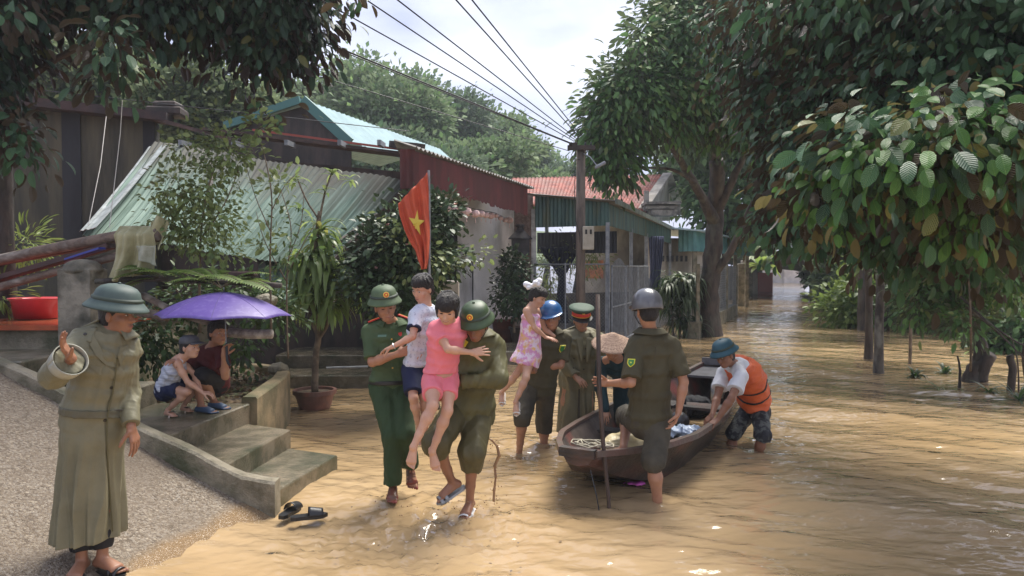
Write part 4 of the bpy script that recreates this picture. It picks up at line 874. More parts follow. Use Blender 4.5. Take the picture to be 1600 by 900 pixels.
# --- star-apple tree on the right, near leaves
bl = [B(1690, 60, 6.2, 1.3, 1.1, .9), B(1560, -40, 6.6, 1.5, 1.2, .8), B(1400, -30, 7.4, 1.3, 1.2, .8), B(1270, 30, 9.0, 1.0, 1.0, .9), B(1560, 150, 6.6, 1.3, 1.0, .7), B(1420, 120, 7.8, 1.1, 1.0, .8),
      B(1640, 240, 6.0, .9, .8, .6), B(1500, 270, 6.6, .8, .7, .45), B(1390, 290, 7.2, .55, .6, .5), B(1300, 250, 8.2, .6, .6, .7), B(1235, 150, 9.5, .65, .8, .9), B(1235, 290, 9.6, .35, .5, .5), B(1600, 350, 7.6, .6, .6, .3), B(1290, 345, 8.0, .35, .4, .35), B(1400, 365, 7.2, .45, .5, .32), B(1480, 375, 6.9, .4, .4, .28), B(1560, 360, 6.6, .35, .4, .25), B(1225, 350, 9, .28, .4, .35), B(1330, 220, 8.4, .9, .8, .8), B(1190, 60, 11, .8, .8, 1.2)]
t1 = empty('star_apple_tree', W(1830, 600, 7.5)*1, 'big overhanging tree on the right with glossy dark leaves, brown underneath', 'tree'); t1.location.z = 0
crown('crown', bl, 5200, 7, .122, LM['cainito'], t1, 'near', 3, .30, droop=1.0, shell=.35, width=1.05, out_w=.5, up_w=.25, nout=1.1, smooth=True)
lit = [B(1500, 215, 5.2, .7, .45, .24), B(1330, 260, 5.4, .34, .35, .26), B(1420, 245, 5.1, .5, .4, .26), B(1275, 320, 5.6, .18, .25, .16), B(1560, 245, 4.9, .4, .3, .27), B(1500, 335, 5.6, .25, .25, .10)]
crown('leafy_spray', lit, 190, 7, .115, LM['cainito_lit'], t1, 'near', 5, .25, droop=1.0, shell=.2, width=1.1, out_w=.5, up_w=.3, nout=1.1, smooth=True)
crown('lower_spray', lit+[B(1400, 285, 5.9, .5, .4, .25), B(1560, 285, 5.6, .5, .4, .25)], 230, 7, .14, LM['cainito'], t1, 'near', 6, .3, droop=1.0, shell=.2, width=1.1, out_w=.5, up_w=.3, nout=1.1, smooth=True)
tb = t1.location
limbs('trunk', [([tb+V(0, 0, -.4), tb+V(-.1, 0, 1.6), tb+V(-.3, .1, 3.2), tb+V(-.7, .2, 4.6)], .24, .14)], M['bark'], t1)
limbs('branch', [([tb+V(-.15, 0, 2.4), W(1700, 330, 6.6), W(1560, 345, 6.4), W(1440, 320, 6.6), W(1330, 260, 7.2)], .07, .015), ([tb+V(-.3, .1, 3.3), W(1600, 160, 6.6), W(1420, 120, 7.6), W(1240, 130, 9.5)], .09, .02)]+twigs_to(W(1480, 180, 7), bl, 1, 46, 2, .016), M['bark'], t1, 6)

# --- tree over the road, middle right
base = Z(1112, 524, 0); t2 = empty('road_tree', (base.x, base.y, 0), 'tall leafy tree with a thick dark trunk standing in the flood beside the low wall', 'tree')
bl2 = [B(1065, 75, 17, 1.1, 1.3, 1.2), B(1120, 10, 18, 1.5, 1.5, 1.4), B(960, 185, 16.5, .65, 1, .9), B(1040, 155, 17, 1.1, 1.3, .8), B(1120, 130, 18, 1.6, 1.5, 1.4), B(962, 252, 16.5, .32, .6, .45), B(940, 225, 16.5, .3, .5, .6), B(1000, 70, 15.5, .14, .3, .4), B(1180, 60, 18, 1.3, 1.5, 1.6), B(1115, 180, 19, .9, 1.2, .5), B(990, 150, 16, .6, .8, .7)]
crown('crown', bl2, 6500, 6, .19, LM['tree2'], t2, 'mid', 13, .42, droop=.75, shell=.45, width=.8, nout=.8, up_w=.5)
tt_ = W(1112, 300, base.y)
limbs('trunk', [([base+V(0, 0, -.4), base+V(-.1, 0, 1), base+V(.0, 0, 2.2), W(1118, 330, base.y), W(1120, 250, base.y-.5)], .33, .2)], M['bark'], t2, 12)
limbs('branch', [([W(1116, 345, base.y), W(1080, 280, base.y-1), W(1040, 215, base.y-3), W(1000, 150, 18)], .16, .04), ([W(1118, 330, base.y), W(1150, 270, base.y-.5), W(1185, 190, base.y-1)], .17, .05), ([W(1120, 260, base.y), W(1110, 170, base.y-2), W(1090, 60, 19)], .16, .05),
     ([W(1112, 430, base.y), W(1140, 395, base.y-.3), W(1165, 340, base.y-.5), W(1200, 270, base.y-.8)], .15, .05), ([W(1085, 285, base.y-1), W(1050, 265, base.y-2), W(1000, 262, 19)], .07, .02)]+twigs_to(W(1080, 180, 19), bl2, 1, 40, 5, .035), M['bark'], t2, 7)
# second crown behind it
t3 = empty('shade_tree', W(1128, 500, 30), 'sunlit pale tree behind the thick dark trunk beyond the shed roofs', 'tree'); t3.location.z = 0
bl3 = [B(1080, 250, 37, 1.8, 1.5, 1.6), B(1160, 300, 30, 2.2, 1.5, 1.8), B(1060, 300, 37, 1.2, 1, .9), B(1215, 240, 33, 2.0, 1.5, 1.9), B(1130, 180, 30, 2.5, 2, 2)]
crown('crown', bl3, 3600, 5, .33, LM['hill'], t3, 'mid', 23, .5, droop=.4, shell=.5)
limbs('trunk', [([V(t3.location.x, 30, -.4), W(1130, 430, 30), W(1140, 330, 30)], .2, .1)], M['lichen'], t3)

# --- dark canopy upper left
t4 = empty('overhanging_tree', W(-30, 600, 8.4), 'dark overhanging tree at the top left with its trunk on the picture edge', 'tree'); t4.location.z = 1.0
bl4 = [B(60, -40, 8.2, 1.1, 1.0, .45), B(200, -50, 8.4, 1.2, 1.0, .5), B(330, -15, 8.6, 1.0, .9, .6), B(430, 20, 8.8, .6, .7, .6), B(468, 45, 9.0, .28, .4, .5), B(400, 75, 8.8, .45, .5, .38), B(250, 20, 8.2, .6, .6, .28), B(10, 40, 8.2, .3, .5, .45), B(420, -60, 8.6, .9, .8, .6), B(100, -80, 8, 1.6, 1, .6), B(300, -90, 8.3, 1.5, 1, .6), B(-60, 100, 8, .7, .6, 1)]
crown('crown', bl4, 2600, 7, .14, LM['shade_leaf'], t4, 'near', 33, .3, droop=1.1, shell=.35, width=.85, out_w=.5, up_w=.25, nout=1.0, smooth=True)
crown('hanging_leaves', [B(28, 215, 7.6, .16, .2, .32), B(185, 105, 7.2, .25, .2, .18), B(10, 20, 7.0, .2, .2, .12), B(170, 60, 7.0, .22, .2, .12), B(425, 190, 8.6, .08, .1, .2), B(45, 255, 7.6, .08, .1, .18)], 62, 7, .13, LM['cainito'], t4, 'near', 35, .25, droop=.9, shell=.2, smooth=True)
b4 = t4.location
limbs('trunk', [([V(W(2, 1, 8.4).x, 8.4, .6), W(2, 300, 8.4), W(6, 160, 8.4), W(25, 40, 8.4), W(60, -60, 8.4)], .12, .09)], M['bark'], t4, 10)
limbs('branch', [([W(10, 150, 8.4), W(110, 80, 8.4), W(240, 40, 8.5), W(400, 60, 8.8)], .05, .015)]+twigs_to(W(200, 20, 8.4), bl4, 1, 34, 7, .014), M['bark'], t4, 6)
# sprig at the top middle
sp = empty('leaf_sprig', W(560, 6, 6), 'small dark leaf sprig hanging into the sky at the top edge', 'sprig'); crown('leaves', [B(560, -4, 6, .12, .08, .07)], 6, 5, .10, LM['cainito'], sp, 'near', 2, .12, smooth=True)
limbs('twig', [([W(548, -30, 6), W(556, -10, 6), W(566, 8, 6)], .006, .003)], M['twig'], sp, 5)

# --- sunlit foliage behind the stained house
for i, (px, py, d, rx, rz, lab) in enumerate([(80, 130, 21, 1.6, 1.1, 'pale tree behind the stained house, leftmost behind its roof edge'), (190, 150, 22, 1.5, .9, 'pale bushy tree behind the middle of the stained house roof'), (290, 160, 21, 1.4, .9, 'pale small leaved tree left of the dark timber gable'), (370, 200, 22, .9, .55, 'low pale bush between the stained house and the dark gable')]):
    t = empty('background_tree', V(W(px, py, d).x, d, 0), lab, 'tree', 'trees behind the left houses')
    bb = [B(px, py, d, rx, 1.2, rz), B(px-25, py+35, d, rx, 1.2, rz), B(px+30, py-28, d, rx*.7, 1, rz*.7)]
    crown('crown', bb, 1500, 6, .20, LM['sunny'], t, 'far', 40+i, .35, droop=.05, shell=.5, up_w=.6)
    limbs('trunk', [([V(t.location.x, d, -.2), V(t.location.x+.1, d, 2), W(px, py, d)], .12, .05)], M['bark'], t, 7)

# --- hillside trees in the middle distance, each its own
ht = [(600, 150, 40, 3.4, 2.9, 'hill', 'tallest round crowned tree rising behind the pale teal roof'), (530, 150, 44, 3.0, 2.4, 'hill', 'bright leafy tree left of the tallest one behind the teal gable'), (560, 215, 36, 2.6, 1.6, 'hill2', 'dense tree directly above the pale teal roof ridge'),
      (690, 170, 48, 3.2, 3.1, 'hill2', 'dark leafy tree right of the tallest hillside tree'), (745, 200, 52, 3.0, 2.6, 'hill', 'pale hillside tree above the middle of the maroon fascia'), (720, 240, 38, 3.2, 1.6, 'hill', 'low spreading tree just over the maroon fascia roof'),
      (800, 235, 60, 3.2, 2.4, 'hill', 'light green hillside tree above the end of the maroon fascia'), (850, 258, 62, 3.2, 1.9, 'hill', 'palest hillside tree left of the utility pole top'), (640, 250, 34, 2.4, 1.4, 'hill2', 'dark bushy tree above the ridge end of the teal roof'),
      (900, 262, 58, 2.6, 2.3, 'hill2', 'hillside tree behind the utility pole top'), (790, 275, 42, 2.4, 1.0, 'hill', 'low bushy tree at the end of the maroon roof'), (455, 150, 48, 2.4, 1.7, 'hill', 'pale tree seen between the dark canopy and the teal gable')]
for i, (px, py, d, rx, rz, k, lab) in enumerate(ht):
    c = W(px, py+34, d); t = empty('hillside_tree', V(c.x, d, 0), lab, 'tree', 'trees on the hillside'); rr = random.Random(i)
    bb = [(c, (rx, rx*.8, rz*.8))]+[(c+V(rr.uniform(-1, 1)*rx*.9, rr.uniform(-1, .3)*rx*.6, rr.uniform(-.8, .85)*rz), (rx*.42, rx*.42, rz*.34)) for _ in range(9)]
    crown('crown', bb, 2700, 5, .31, LM[k], t, 'far', 60+i, .55, droop=.05, shell=.62, up_w=.7)
    limbs('trunk', [([V(c.x, d, -.4), V(c.x+.3, d, c.z*.4), c+V(0, 0, -rz*.4)], .28, .12)]+twigs_to(c+V(0, 0, -rz*.8), bb, 1, 10, i, .08), M['lichen'], t, 7)
ub = [(1330, 34, .9, .8, 'fern', 'low bright bush at the water edge left of the dark far trunk'), (1335, 24, 1.1, .8, 'fern', 'bright leafy bush right behind the slim dark trunk pair'), (1395, 27, 1.5, 1.1, 'hill', 'round pale green bush just right of the trunk row'), (1450, 22, 1.2, .9, 'tree2', 'darker bush behind the slender sapling stem'), (1500, 30, 1.9, 1.5, 'fern', 'wide bright bush in the gap left of the leaning stump'), (1560, 20, 1.1, .9, 'hill', 'pale bush directly behind the leaning stump'), (1610, 17, 1.0, 1.0, 'tree2', 'leafy bush cut by the right picture edge behind the dead stalks'), (1470, 38, 3.0, 2.4, 'hill', 'tall far bush filling the bank behind the slender sapling'), (1360, 42, 3.0, 2.2, 'hill', 'far pale thicket bush seen between the two nearest trunks')]
for i, (px, d, rx, rz, k, lab) in enumerate(ub):
    c = V(W(px, 1, d).x, d, rz*.75); t = empty('bank_bush', V(c.x, d, 0), lab, 'bush', 'bushes in the flood on the right bank'); rr = random.Random(i+150)
    bb = [(c, (rx, rx*.7, rz*.8))]+[(c+V(rr.uniform(-1, 1)*rx, rr.uniform(-.6, .3)*rx, rr.uniform(-.6, .9)*rz), (rx*.4, rx*.4, rz*.35)) for _ in range(6)]
    crown('foliage', bb, 420, 6, .20 if d < 26 else .26, LM[k], t, 'mid' if d < 26 else 'far', 190+i, .4, droop=.25, shell=.35, up_w=.8)
    limbs('stem', [([V(c.x, d, -.4), V(c.x+.1, d, c.z*.5), c]), ] and [([V(c.x, d, -.4), V(c.x+.1, d, c.z*.5), c], .06, .03)], M['bark'], t, 6)
hl = MB(); hl.grid(lambda u, v: (-60+85*u, 44+60*v, 1.5+7.5*max(0, sin(pi*min(1, u*1.05)))*v+1.2*sin(u*9)+.8*sin(v*7+u*4)), 40, 24)
tag(hl.build('hill', mat('hill_undergrowth', (.06, .10, .045), .9, (.10, .14, .06), 1.2, bump=2, bs=2), smooth=True), kind='structure')

# --- trees standing in the flood, right side
def trunk_tree(px, pyb, wpx, label, lean=(0, 0), m='lichen', grp='tree trunks standing in the flood on the right', cr=True, seed=0, h=4.2):
    b = Z(px, pyb, 0); r = wpx/2*b.y/1155; t = empty('flooded_tree', (b.x, b.y, 0), label, 'tree', grp)
    top = b+V(lean[0], lean[1], h)
    limbs('trunk', [([b+V(0, 0, -.4), b+V(lean[0]*.1, 0, h*.3), b.lerp(top, .6), top], r*1.05, r*.7)], M[m], t, 12, seed)
    if cr:
        bb = [(top+V(0, 0, .4), (1.7, 1.6, .95)), (top+V(.9, .3, .9), (1.3, 1.3, .9)), (top+V(-1, .3, .7), (1.2, 1.3, .8))]
        crown('crown', bb, 380, 6, .2, LM['tree2'], t, 'mid', seed, .35, droop=.5, shell=.45)
    return t
trunk_tree(1372, 584, 14, 'pale lichened trunk nearest the viewer, in front of the trunk pair', (.1, .2), seed=1)
trunk_tree(1357, 560, 12, 'dark slim trunk just behind and left of the nearest lichened trunk', (-.1, 0), m='bark', seed=2)
trunk_tree(1347, 517, 13, 'farther dark trunk at the left of the four trunks', (-.3, 0), m='bark', seed=3)
trunk_tree(1384, 515, 10, 'farther trunk to the right of the four trunks', (.3, 0), m='bark', seed=4)
trunk_tree(1316, 480, 13, 'far dark trunk by the shrub bank left of the trunk row', (-.2, 0), m='bark', seed=5)
trunk_tree(1422, 569, 5, 'slender sapling stem between the trunk row and the leaning stump', (.05, 0), m='twig', seed=6, cr=False, h=3)
# light foliage at the right: leaflets over the leaning stump
b = Z(1512, 596, 0); t5 = empty('leaning_tree', (b.x, b.y, 0), 'leafy small tree with a leaning black stump in the shallow water on the right', 'tree')
bl5 = [B(1560, 425, 11.5, .9, .8, .45), B(1470, 440, 11.8, .65, .6, .42), B(1430, 405, 12.3, .45, .5, .28), B(1590, 370, 11.5, .7, .6, .35), B(1500, 500, 11.3, .35, .4, .2), B(1430, 480, 11.8, .3, .3, .2), B(1530, 375, 12, .7, .6, .3)]
crown('crown', bl5, 700, 9, .13, LM['tree2'], t5, 'mid', 55, .26, droop=.45, shell=.3, width=.85)
limbs('trunk', [([b+V(-.05, 0, -.3), b+V(.1, 0, .15), W(1532, 560, b.y), W(1528, 510, b.y), W(1515, 470, b.y), W(1490, 420, b.y)], .17, .05)], M['bark'], t5, 10)
limbs('stump_knot', [([W(1527, 590, b.y), W(1540, 565, b.y-.1), W(1548, 555, b.y-.1)], .12, .1)], M['bark'], t5, 9)
limbs('branch', [([W(1512, 470, b.y), W(1530, 400, b.y), W(1550, 350, b.y), W(1556, 320, b.y)], .04, .015), ([W(1500, 462, 11), W(1540, 500, 10.6), W(1590, 535, 10.2), W(1620, 545, 10)], .018, .012), ([W(1510, 480, 11), W(1560, 520, 11), W(1600, 560, 11)], .02, .01)]+twigs_to(W(1520, 430, 11.6), bl5, 1, 18, 3, .01), M['bark'], t5, 6)
t6 = empty('sapling_tree', Z(1515, 600, 0), 'slim pale stemmed sapling rising beside the leaning stump', 'tree')
limbs('trunk', [([Z(1516, 598, -.1), W(1517, 520, 10.9), W(1514, 440, 10.9), W(1508, 360, 10.9)], .022, .014)], M['twig'], t6, 6)
crown('crown', [B(1510, 390, 10.9, .5, .4, .25)], 60, 7, .12, LM['tree2'], t6, 'mid', 8, .25)
for i, (pa, pb, pc, lab) in enumerate([((1498, 606, .0), (1500, 580), (1496, 556), 'broken mossy stem with dead leaves left of the leaning stump'), ((1577, 610, .0), (1582, 580), (1577, 555), 'short cut stump post right of the leaning tree'), ((1592, 612, .0), (1590, 565), (1578, 520), 'thin bare dead stalk at the right edge, bent to the left'), ((1612, 600, 0), (1600, 560), (1604, 530), 'thick bare dead stalk cut off by the right picture edge')]):
    p = Z(*pa); tag(limbs('dead_stem', [([p+V(0, 0, -.2), W(*pb, p.y), W(*pc, p.y)], [.03, .06, .015, .05][i], [.012, .055, .008, .03][i])], M['bark'], None, 7, i), lab, 'dead stem')
# backdrop trees and shrubs, right bank and road end
bk = [(1300, 365, 44, 1.7, 1.5, 'hill', 'leafy green tree by the road end, left of the shrub bank'), (1296, 425, 60, 2.0, 1.2, 'hill', 'rounded bright shrub at the water edge left of the trunks'), (1268, 355, 70, 2.2, 3, 'hill2', 'tall tree behind the far road end'), (1350, 380, 36, 2.6, 1.6, 'hill2', 'dense tree behind the row of flooded trunks'),
      (1430, 370, 32, 2.8, 1.8, 'tree2', 'dark green tree behind the slender sapling'), (1520, 370, 26, 2.6, 1.9, 'hill', 'pale leaved tree behind the leaning stump'), (1600, 390, 24, 2.4, 1.8, 'hill2', 'leafy tree behind the leaning stump at the right picture edge'), (1395, 435, 30, 1.6, .6, 'hill', 'low shrub at the waterline between the trunks and the sapling'), (1285, 280, 50, 3, 2.4, 'hill2', 'high crown closing the gap above the far road'),
      (1480, 240, 34, 3.4, 2.2, 'tree2', 'broad dark crown hidden high behind the star apple leaves'), (1350, 240, 30, 2.8, 1.9, 'tree2', 'dark crown high behind the row of trunks'), (1600, 240, 30, 2.8, 2, 'tree2', 'dark crown high at the right behind the near leaves'), (1176, 380, 56, 1.4, 1.6, 'hill', 'bright green tree over the far gate pillars'), (1330, 445, 33, 1.0, .45, 'hill2', 'small round bush at the foot of the far dark trunk')]
for i, (px, py, d, rx, rz, k, lab) in enumerate(bk):
    c = W(px, py, d); t = empty('bank_tree', V(c.x, d, 0), lab, 'tree', 'trees beyond the flooded road'); rr = random.Random(i+50)
    bb = [(c, (rx, rx*.8, rz*.85))]+[(c+V(rr.uniform(-1, 1)*rx*.9, rr.uniform(-1, .3)*rx*.6, rr.uniform(-.7, .7)*rz), (rx*.4, rx*.4, rz*.35)) for _ in range(7)]
    crown('crown', bb, 1500, 5, .30, LM[k], t, 'far', 90+i, .5, droop=.15, shell=.5, up_w=.7)
    limbs('trunk', [([V(c.x, d, -.4), V(c.x+.1, d, max(.3, c.z*.5)), c]), ] and [([V(c.x, d, -.4), V(c.x+.1, d, max(.3, c.z*.5)), c], .14, .07)], M['bark'], t, 7)

# --- strap leaves (dracaena, palms, ferns)
def straps(name, items, mat_, parent, seg=7, fold=.25):
    """items: (base, dir, length, width, droop)"""
    vs = []; fs = []
    for base, d, Ln, wd, dr in items:
        d = Vector(d).normalized(); p = Vector(base); b0 = len(vs)
        s = d.cross(Vector((0, 0, 1))); s = s.normalized() if s.length > .05 else Vector((1, 0, 0))
        for i in range(seg+1):
            t = i/seg; ww = wd*(.35+1.3*t if t < .5 else 2.0*(1-t)**.7)*.5 if t < 1 else 0
            ww = wd*.5*min(1, .4+2.2*t)*(1-t**2.2)**.8 if t < 1 else .001
            n = s.cross(d); vs += [p-s*ww+n*ww*fold, p, p+s*ww+n*ww*fold]
            p = p+d*(Ln/seg); d = (d+Vector((0, 0, -dr/seg*(1+t)))).normalized()
        for i in range(seg):
            a = b0+i*3; fs += [(a, a+3, a+4, a+1), (a+1, a+4, a+5, a+2)]
    return npmesh(name, np.array([tuple(v) for v in vs]), np.array(fs), mat_, parent, True)
def rosette(c, n, Ln, wd, dr, seed, el=(.1, 1.2), hh=.1):
    rr = random.Random(seed); out = []
    for i in range(n):
        a = rr.uniform(0, 2*pi); e = rr.uniform(*el); l = Ln*rr.uniform(.7, 1.15)
        out.append((Vector(c)+V(0, 0, -hh*rr.random()), (cos(a)*cos(e), sin(a)*cos(e), sin(e)), l, wd*rr.uniform(.8, 1.1), dr*rr.uniform(.7, 1.3)))
    return out
def pot(name, c, r0, r1, h, m, parent, rim=.02):
    mb = MB(); T = Matrix.Translation(c); mb.lathe([(0, 0), (r0, 0), (r0+.02, .03), (r1-.01, h-.06), (r1+rim, h-.055), (r1+rim, h), (r1-.02, h), (r1-.03, h-.05), (0, h-.05)], 36, T); return mb.build(name, m, parent, smooth=False)
M['terracotta'] = mat('terracotta', (.24, .10, .065), .55, (.15, .07, .05), 5, bump=.2, col3=(.10, .06, .04), n3=3)
pd = Z(492, 637, 0); pt = empty('potted_dracaena', (pd.x, pd.y, 0), 'potted dracaena tree with drooping strap leaves in a wide terracotta pot at the water edge', 'potted plant')
pot('pot', pd+V(0, 0, -.02), .19, .27, .27, M['terracotta'], pt); MB().lathe([(0, .235), (.25, .235)], 24, Matrix.Translation(pd+V(0, 0, -.02))).build('soil', M['soil'], pt)
D_ = pd.y
limbs('stem', [([pd+V(0, 0, .2), W(493, 560, D_), W(497, 520, D_), W(490, 480, D_), W(492, 400, D_), W(500, 330, D_)], .05, .03), ([W(497, 530, D_), W(510, 510, D_), W(516, 480, D_), W(525, 430, D_)], .03, .02), ([W(497, 525, D_), W(486, 500, D_), W(478, 460, D_)], .025, .02), ([W(500, 340, D_), W(508, 300, D_), W(520, 265, D_)], .018, .01), ([W(500, 345, D_), W(480, 315, D_), W(465, 280, D_)], .015, .01)], M['twig'], pt, 8)
it = []
for j, (px, py, n, l) in enumerate([(492, 395, 44, .62), (470, 440, 34, .55), (515, 415, 38, .6), (530, 440, 34, .55), (500, 360, 26, .5), (490, 450, 40, .6), (515, 470, 30, .5), (475, 400, 26, .5)]): it += rosette(W(px, py, D_), int(n*1.3), l, .085, 2.7, j, (-.1, 1.0), .2)
straps('foliage', it, LM['drac'], pt)
it = []
for j, (px, py, n, l) in enumerate([(500, 350, 10, .45), (520, 262, 9, .22), (462, 275, 10, .24), (548, 275, 8, .18), (508, 295, 8, .22), (470, 320, 7, .25)]): it += rosette(W(px, py, D_), n, l, .06, 1.0, 30+j, (-.2, 1.0), .1)
straps('young_foliage', it, LM['shrub'], pt)

# --- big bush beside the gate, far side
bp = Z(1062, 524, 0); bu = empty('strap_leaf_bush', (bp.x, bp.y, 0), 'large drooping strap leaved bush standing in the flood beside the shed', 'bush')
it = []
rr = random.Random(9)
for j in range(26): it += rosette(W(1062+rr.uniform(-26, 26), rr.uniform(432, 505), bp.y+rr.uniform(-.4, .4)), 22, .75, .085, 2.4, 70+j, (-.2, 1.1), .2)
straps('foliage', it, LM['dracdark'], bu, 6)
limbs('stem', [([bp+V(dx, 0, -.3), bp+V(dx*1.6, 0, .8), bp+V(dx*2.2, 0, 1.4)], .04, .025) for dx in (-.15, .0, .16)], M['twig'], bu, 6)

# --- camellia bush with pale flowers, behind the officer
cb = empty('flowering_bush', V(W(660, 1, 9.9).x, 9.9, 0), 'dark glossy bush with a few pale pink flowers behind the flag', 'bush')
blc = [B(620, 375, 9.8, .42, .5, .42), B(600, 440, 9.8, .45, .5, .4), B(670, 345, 9.9, .35, .5, .25), B(690, 405, 9.8, .3, .5, .12), B(640, 470, 9.9, .5, .5, .5), B(580, 400, 9.8, .3, .4, .3), B(695, 330, 10, .15, .3, .15)]
crown('foliage', blc, 1150, 7, .085, LM['camellia'], cb, 'mid', 77, .2, droop=.2, shell=.3, width=1.3)
crown('leaves', [B(735, 400, 9.4, .28, .2, .1), B(690, 420, 9.4, .3, .2, .08), B(620, 340, 9.4, .25, .2, .1), B(650, 395, 9.4, .4, .3, .3)], 60, 6, .08, LM['shrub'], cb, 'mid', 78, .15, width=1.2)  # sunny tips: sunlight put in as yellow-green leaves on the dark bush
limbs('stem', [([V(cb.location.x+dx, 9.9, 0), W(640+dx*90, 500, 9.9), W(630+dx*200, 400, 9.9)], .03, .012) for dx in (-.2, 0, .2, .35)], M['bark'], cb, 6)
for i, (px, py) in enumerate([(636, 383), (605, 352), (712, 320), (668, 450), (600, 372), (655, 352), (588, 420)]):
    p = W(px, py, 9.35); v = rosette(p, 7, .045, .04, .4, i, (.1, .9), .0); straps('flower', v, mat('pale_pink_petal', (.62, .36, .34), .6), cb, 3)

# --- small trees in the left bed
def small_tree(name, lab, basep, blobs, stems, mt, n, per, size, seed, kind='mid', cat='shrub', **kw):
    t = empty(name, basep, lab, cat); limbs('stem', stems, M['twig'], t, 6, seed); crown('foliage', blobs, n, per, size, LM[mt], t, kind, seed, **kw); return t
g = lambda px, py, d: W(px, py, d)
small_tree('garden_shrub', 'yellow green small leaved shrub in front of the collapsed sheet roof', V(g(310, 1, 8.0).x, 8.0, .55), [B(320, 290, 7.8, .30, .3, .42), B(270, 300, 7.8, .25, .25, .25), B(335, 350, 7.8, .32, .3, .25), B(290, 350, 7.8, .3, .3, .25), B(345, 235, 7.8, .2, .2, .25), B(295, 230, 7.8, .18, .2, .10), B(260, 350, 7.7, .15, .2, .12), B(370, 245, 7.8, .14, .15, .16), B(330, 390, 7.7, .3, .3, .12)],
           [([g(312, 520, 8), g(312, 420, 7.9), g(318, 330, 7.8), g(340, 240, 7.8)], .02, .006), ([g(312, 400, 7.9), g(280, 340, 7.8), g(255, 300, 7.8)], .012, .004), ([g(316, 370, 7.9), g(350, 320, 7.8), g(375, 260, 7.8)], .012, .004)], 'shrub', 330, 7, .062, 101, spread=.16, width=1.2, shell=.2)
small_tree('pale_tipped_sapling', 'thin sapling with pale leaf tips in the middle of the sheet roof', V(g(420, 1, 8.2).x, 8.2, .55), [B(405, 195, 8.0, .12, .12, .12), B(400, 245, 8.0, .12, .1, .08), B(395, 180, 8.0, .05, .05, .05), B(430, 285, 8, .12, .1, .05), B(470, 270, 8, .08, .08, .05), B(415, 380, 8, .15, .1, .12)],
           [([g(424, 520, 8.2), g(422, 400, 8.1), g(424, 300, 8.0), g(405, 210, 8.0)], .014, .005), ([g(424, 330, 8), g(445, 290, 8), g(470, 265, 8)], .007, .003), ([g(422, 360, 8), g(400, 310, 8), g(385, 260, 8)], .007, .003)], 'shrub', 34, 6, .085, 102, spread=.12, width=1.1, shell=.2, droop=-.2)
small_tree('bare_sapling', 'nearly bare thin sapling left of the potted dracaena', V(g(450, 1, 8.4).x, 8.4, .5), [B(455, 390, 8.2, .3, .2, .25), B(430, 350, 8.2, .2, .2, .15)],
           [([g(450, 560, 8.4), g(448, 440, 8.3), g(455, 360, 8.2), g(440, 300, 8.2)], .012, .004), ([g(448, 430, 8.3), g(480, 370, 8.2), g(500, 340, 8.2)], .008, .003), ([g(448, 440, 8.3), g(415, 380, 8.2), g(400, 330, 8.2)], .008, .003), ([g(452, 400, 8.3), g(470, 350, 8.2), g(475, 300, 8.2)], .006, .003)], 'under', 26, 5, .07, 103, spread=.15)
small_tree('bed_bush', 'dark low bush behind the purple umbrella in the soil bed', V(g(360, 1, 8.9).x, 8.9, .5), [B(370, 455, 8.8, .5, .3, .16), B(300, 470, 8.6, .35, .3, .2), B(240, 520, 8.3, .3, .3, .25), B(225, 550, 8.2, .25, .25, .15), B(420, 490, 8.9, .3, .3, .2), B(380, 540, 8.9, .25, .2, .2)], [([g(340, 560, 8.9), g(350, 500, 8.8), g(370, 450, 8.8)], .015, .006), ([g(245, 590, 8.5), g(245, 540, 8.4), g(235, 510, 8.3)], .012, .005)], 'under', 420, 6, .085, 104, spread=.2, cat='bush')
small_tree('potted_topiary', 'clipped small leaved shrub in front of the white house wall', V(g(806, 1, 15.4).x, 15.4, 0), [B(805, 430, 15.3, .32, .3, .4), B(795, 465, 15.3, .32, .3, .36), B(818, 470, 15.3, .26, .2, .36), B(800, 410, 15.3, .2, .2, .2)], [([g(803, 520, 15.4), g(803, 470, 15.4), g(803, 430, 15.3)], .03, .015)], 'camellia', 420, 6, .085, 105, spread=.14, width=1.3)
small_tree('shed_plant', 'feathery green plant behind the chain link fence', V(g(862, 1, 18).x, 18, 0), [B(855, 430, 18, .3, .3, .6), B(895, 395, 18, .4, .3, .3), B(845, 480, 18, .3, .3, .4), B(925, 400, 19, .35, .3, .35)], [([g(862, 520, 18), g(860, 450, 18), g(858, 400, 18)], .02, .01)], 'shrub', 260, 6, .13, 106, spread=.3, width=.5)
small_tree('terrace_weed', 'tuft of bright weeds growing at the foot of the stained house', V(g(30, 1, 9).x, 9, 1.3), [B(35, 385, 8.8, .3, .2, .12), B(3, 465, 8.2, .08, .1, .12)], [([g(35, 410, 8.9), g(35, 390, 8.8), g(38, 375, 8.8)], .006, .003)], 'fern', 60, 6, .16, 107, spread=.2, width=.3, cat='weeds')
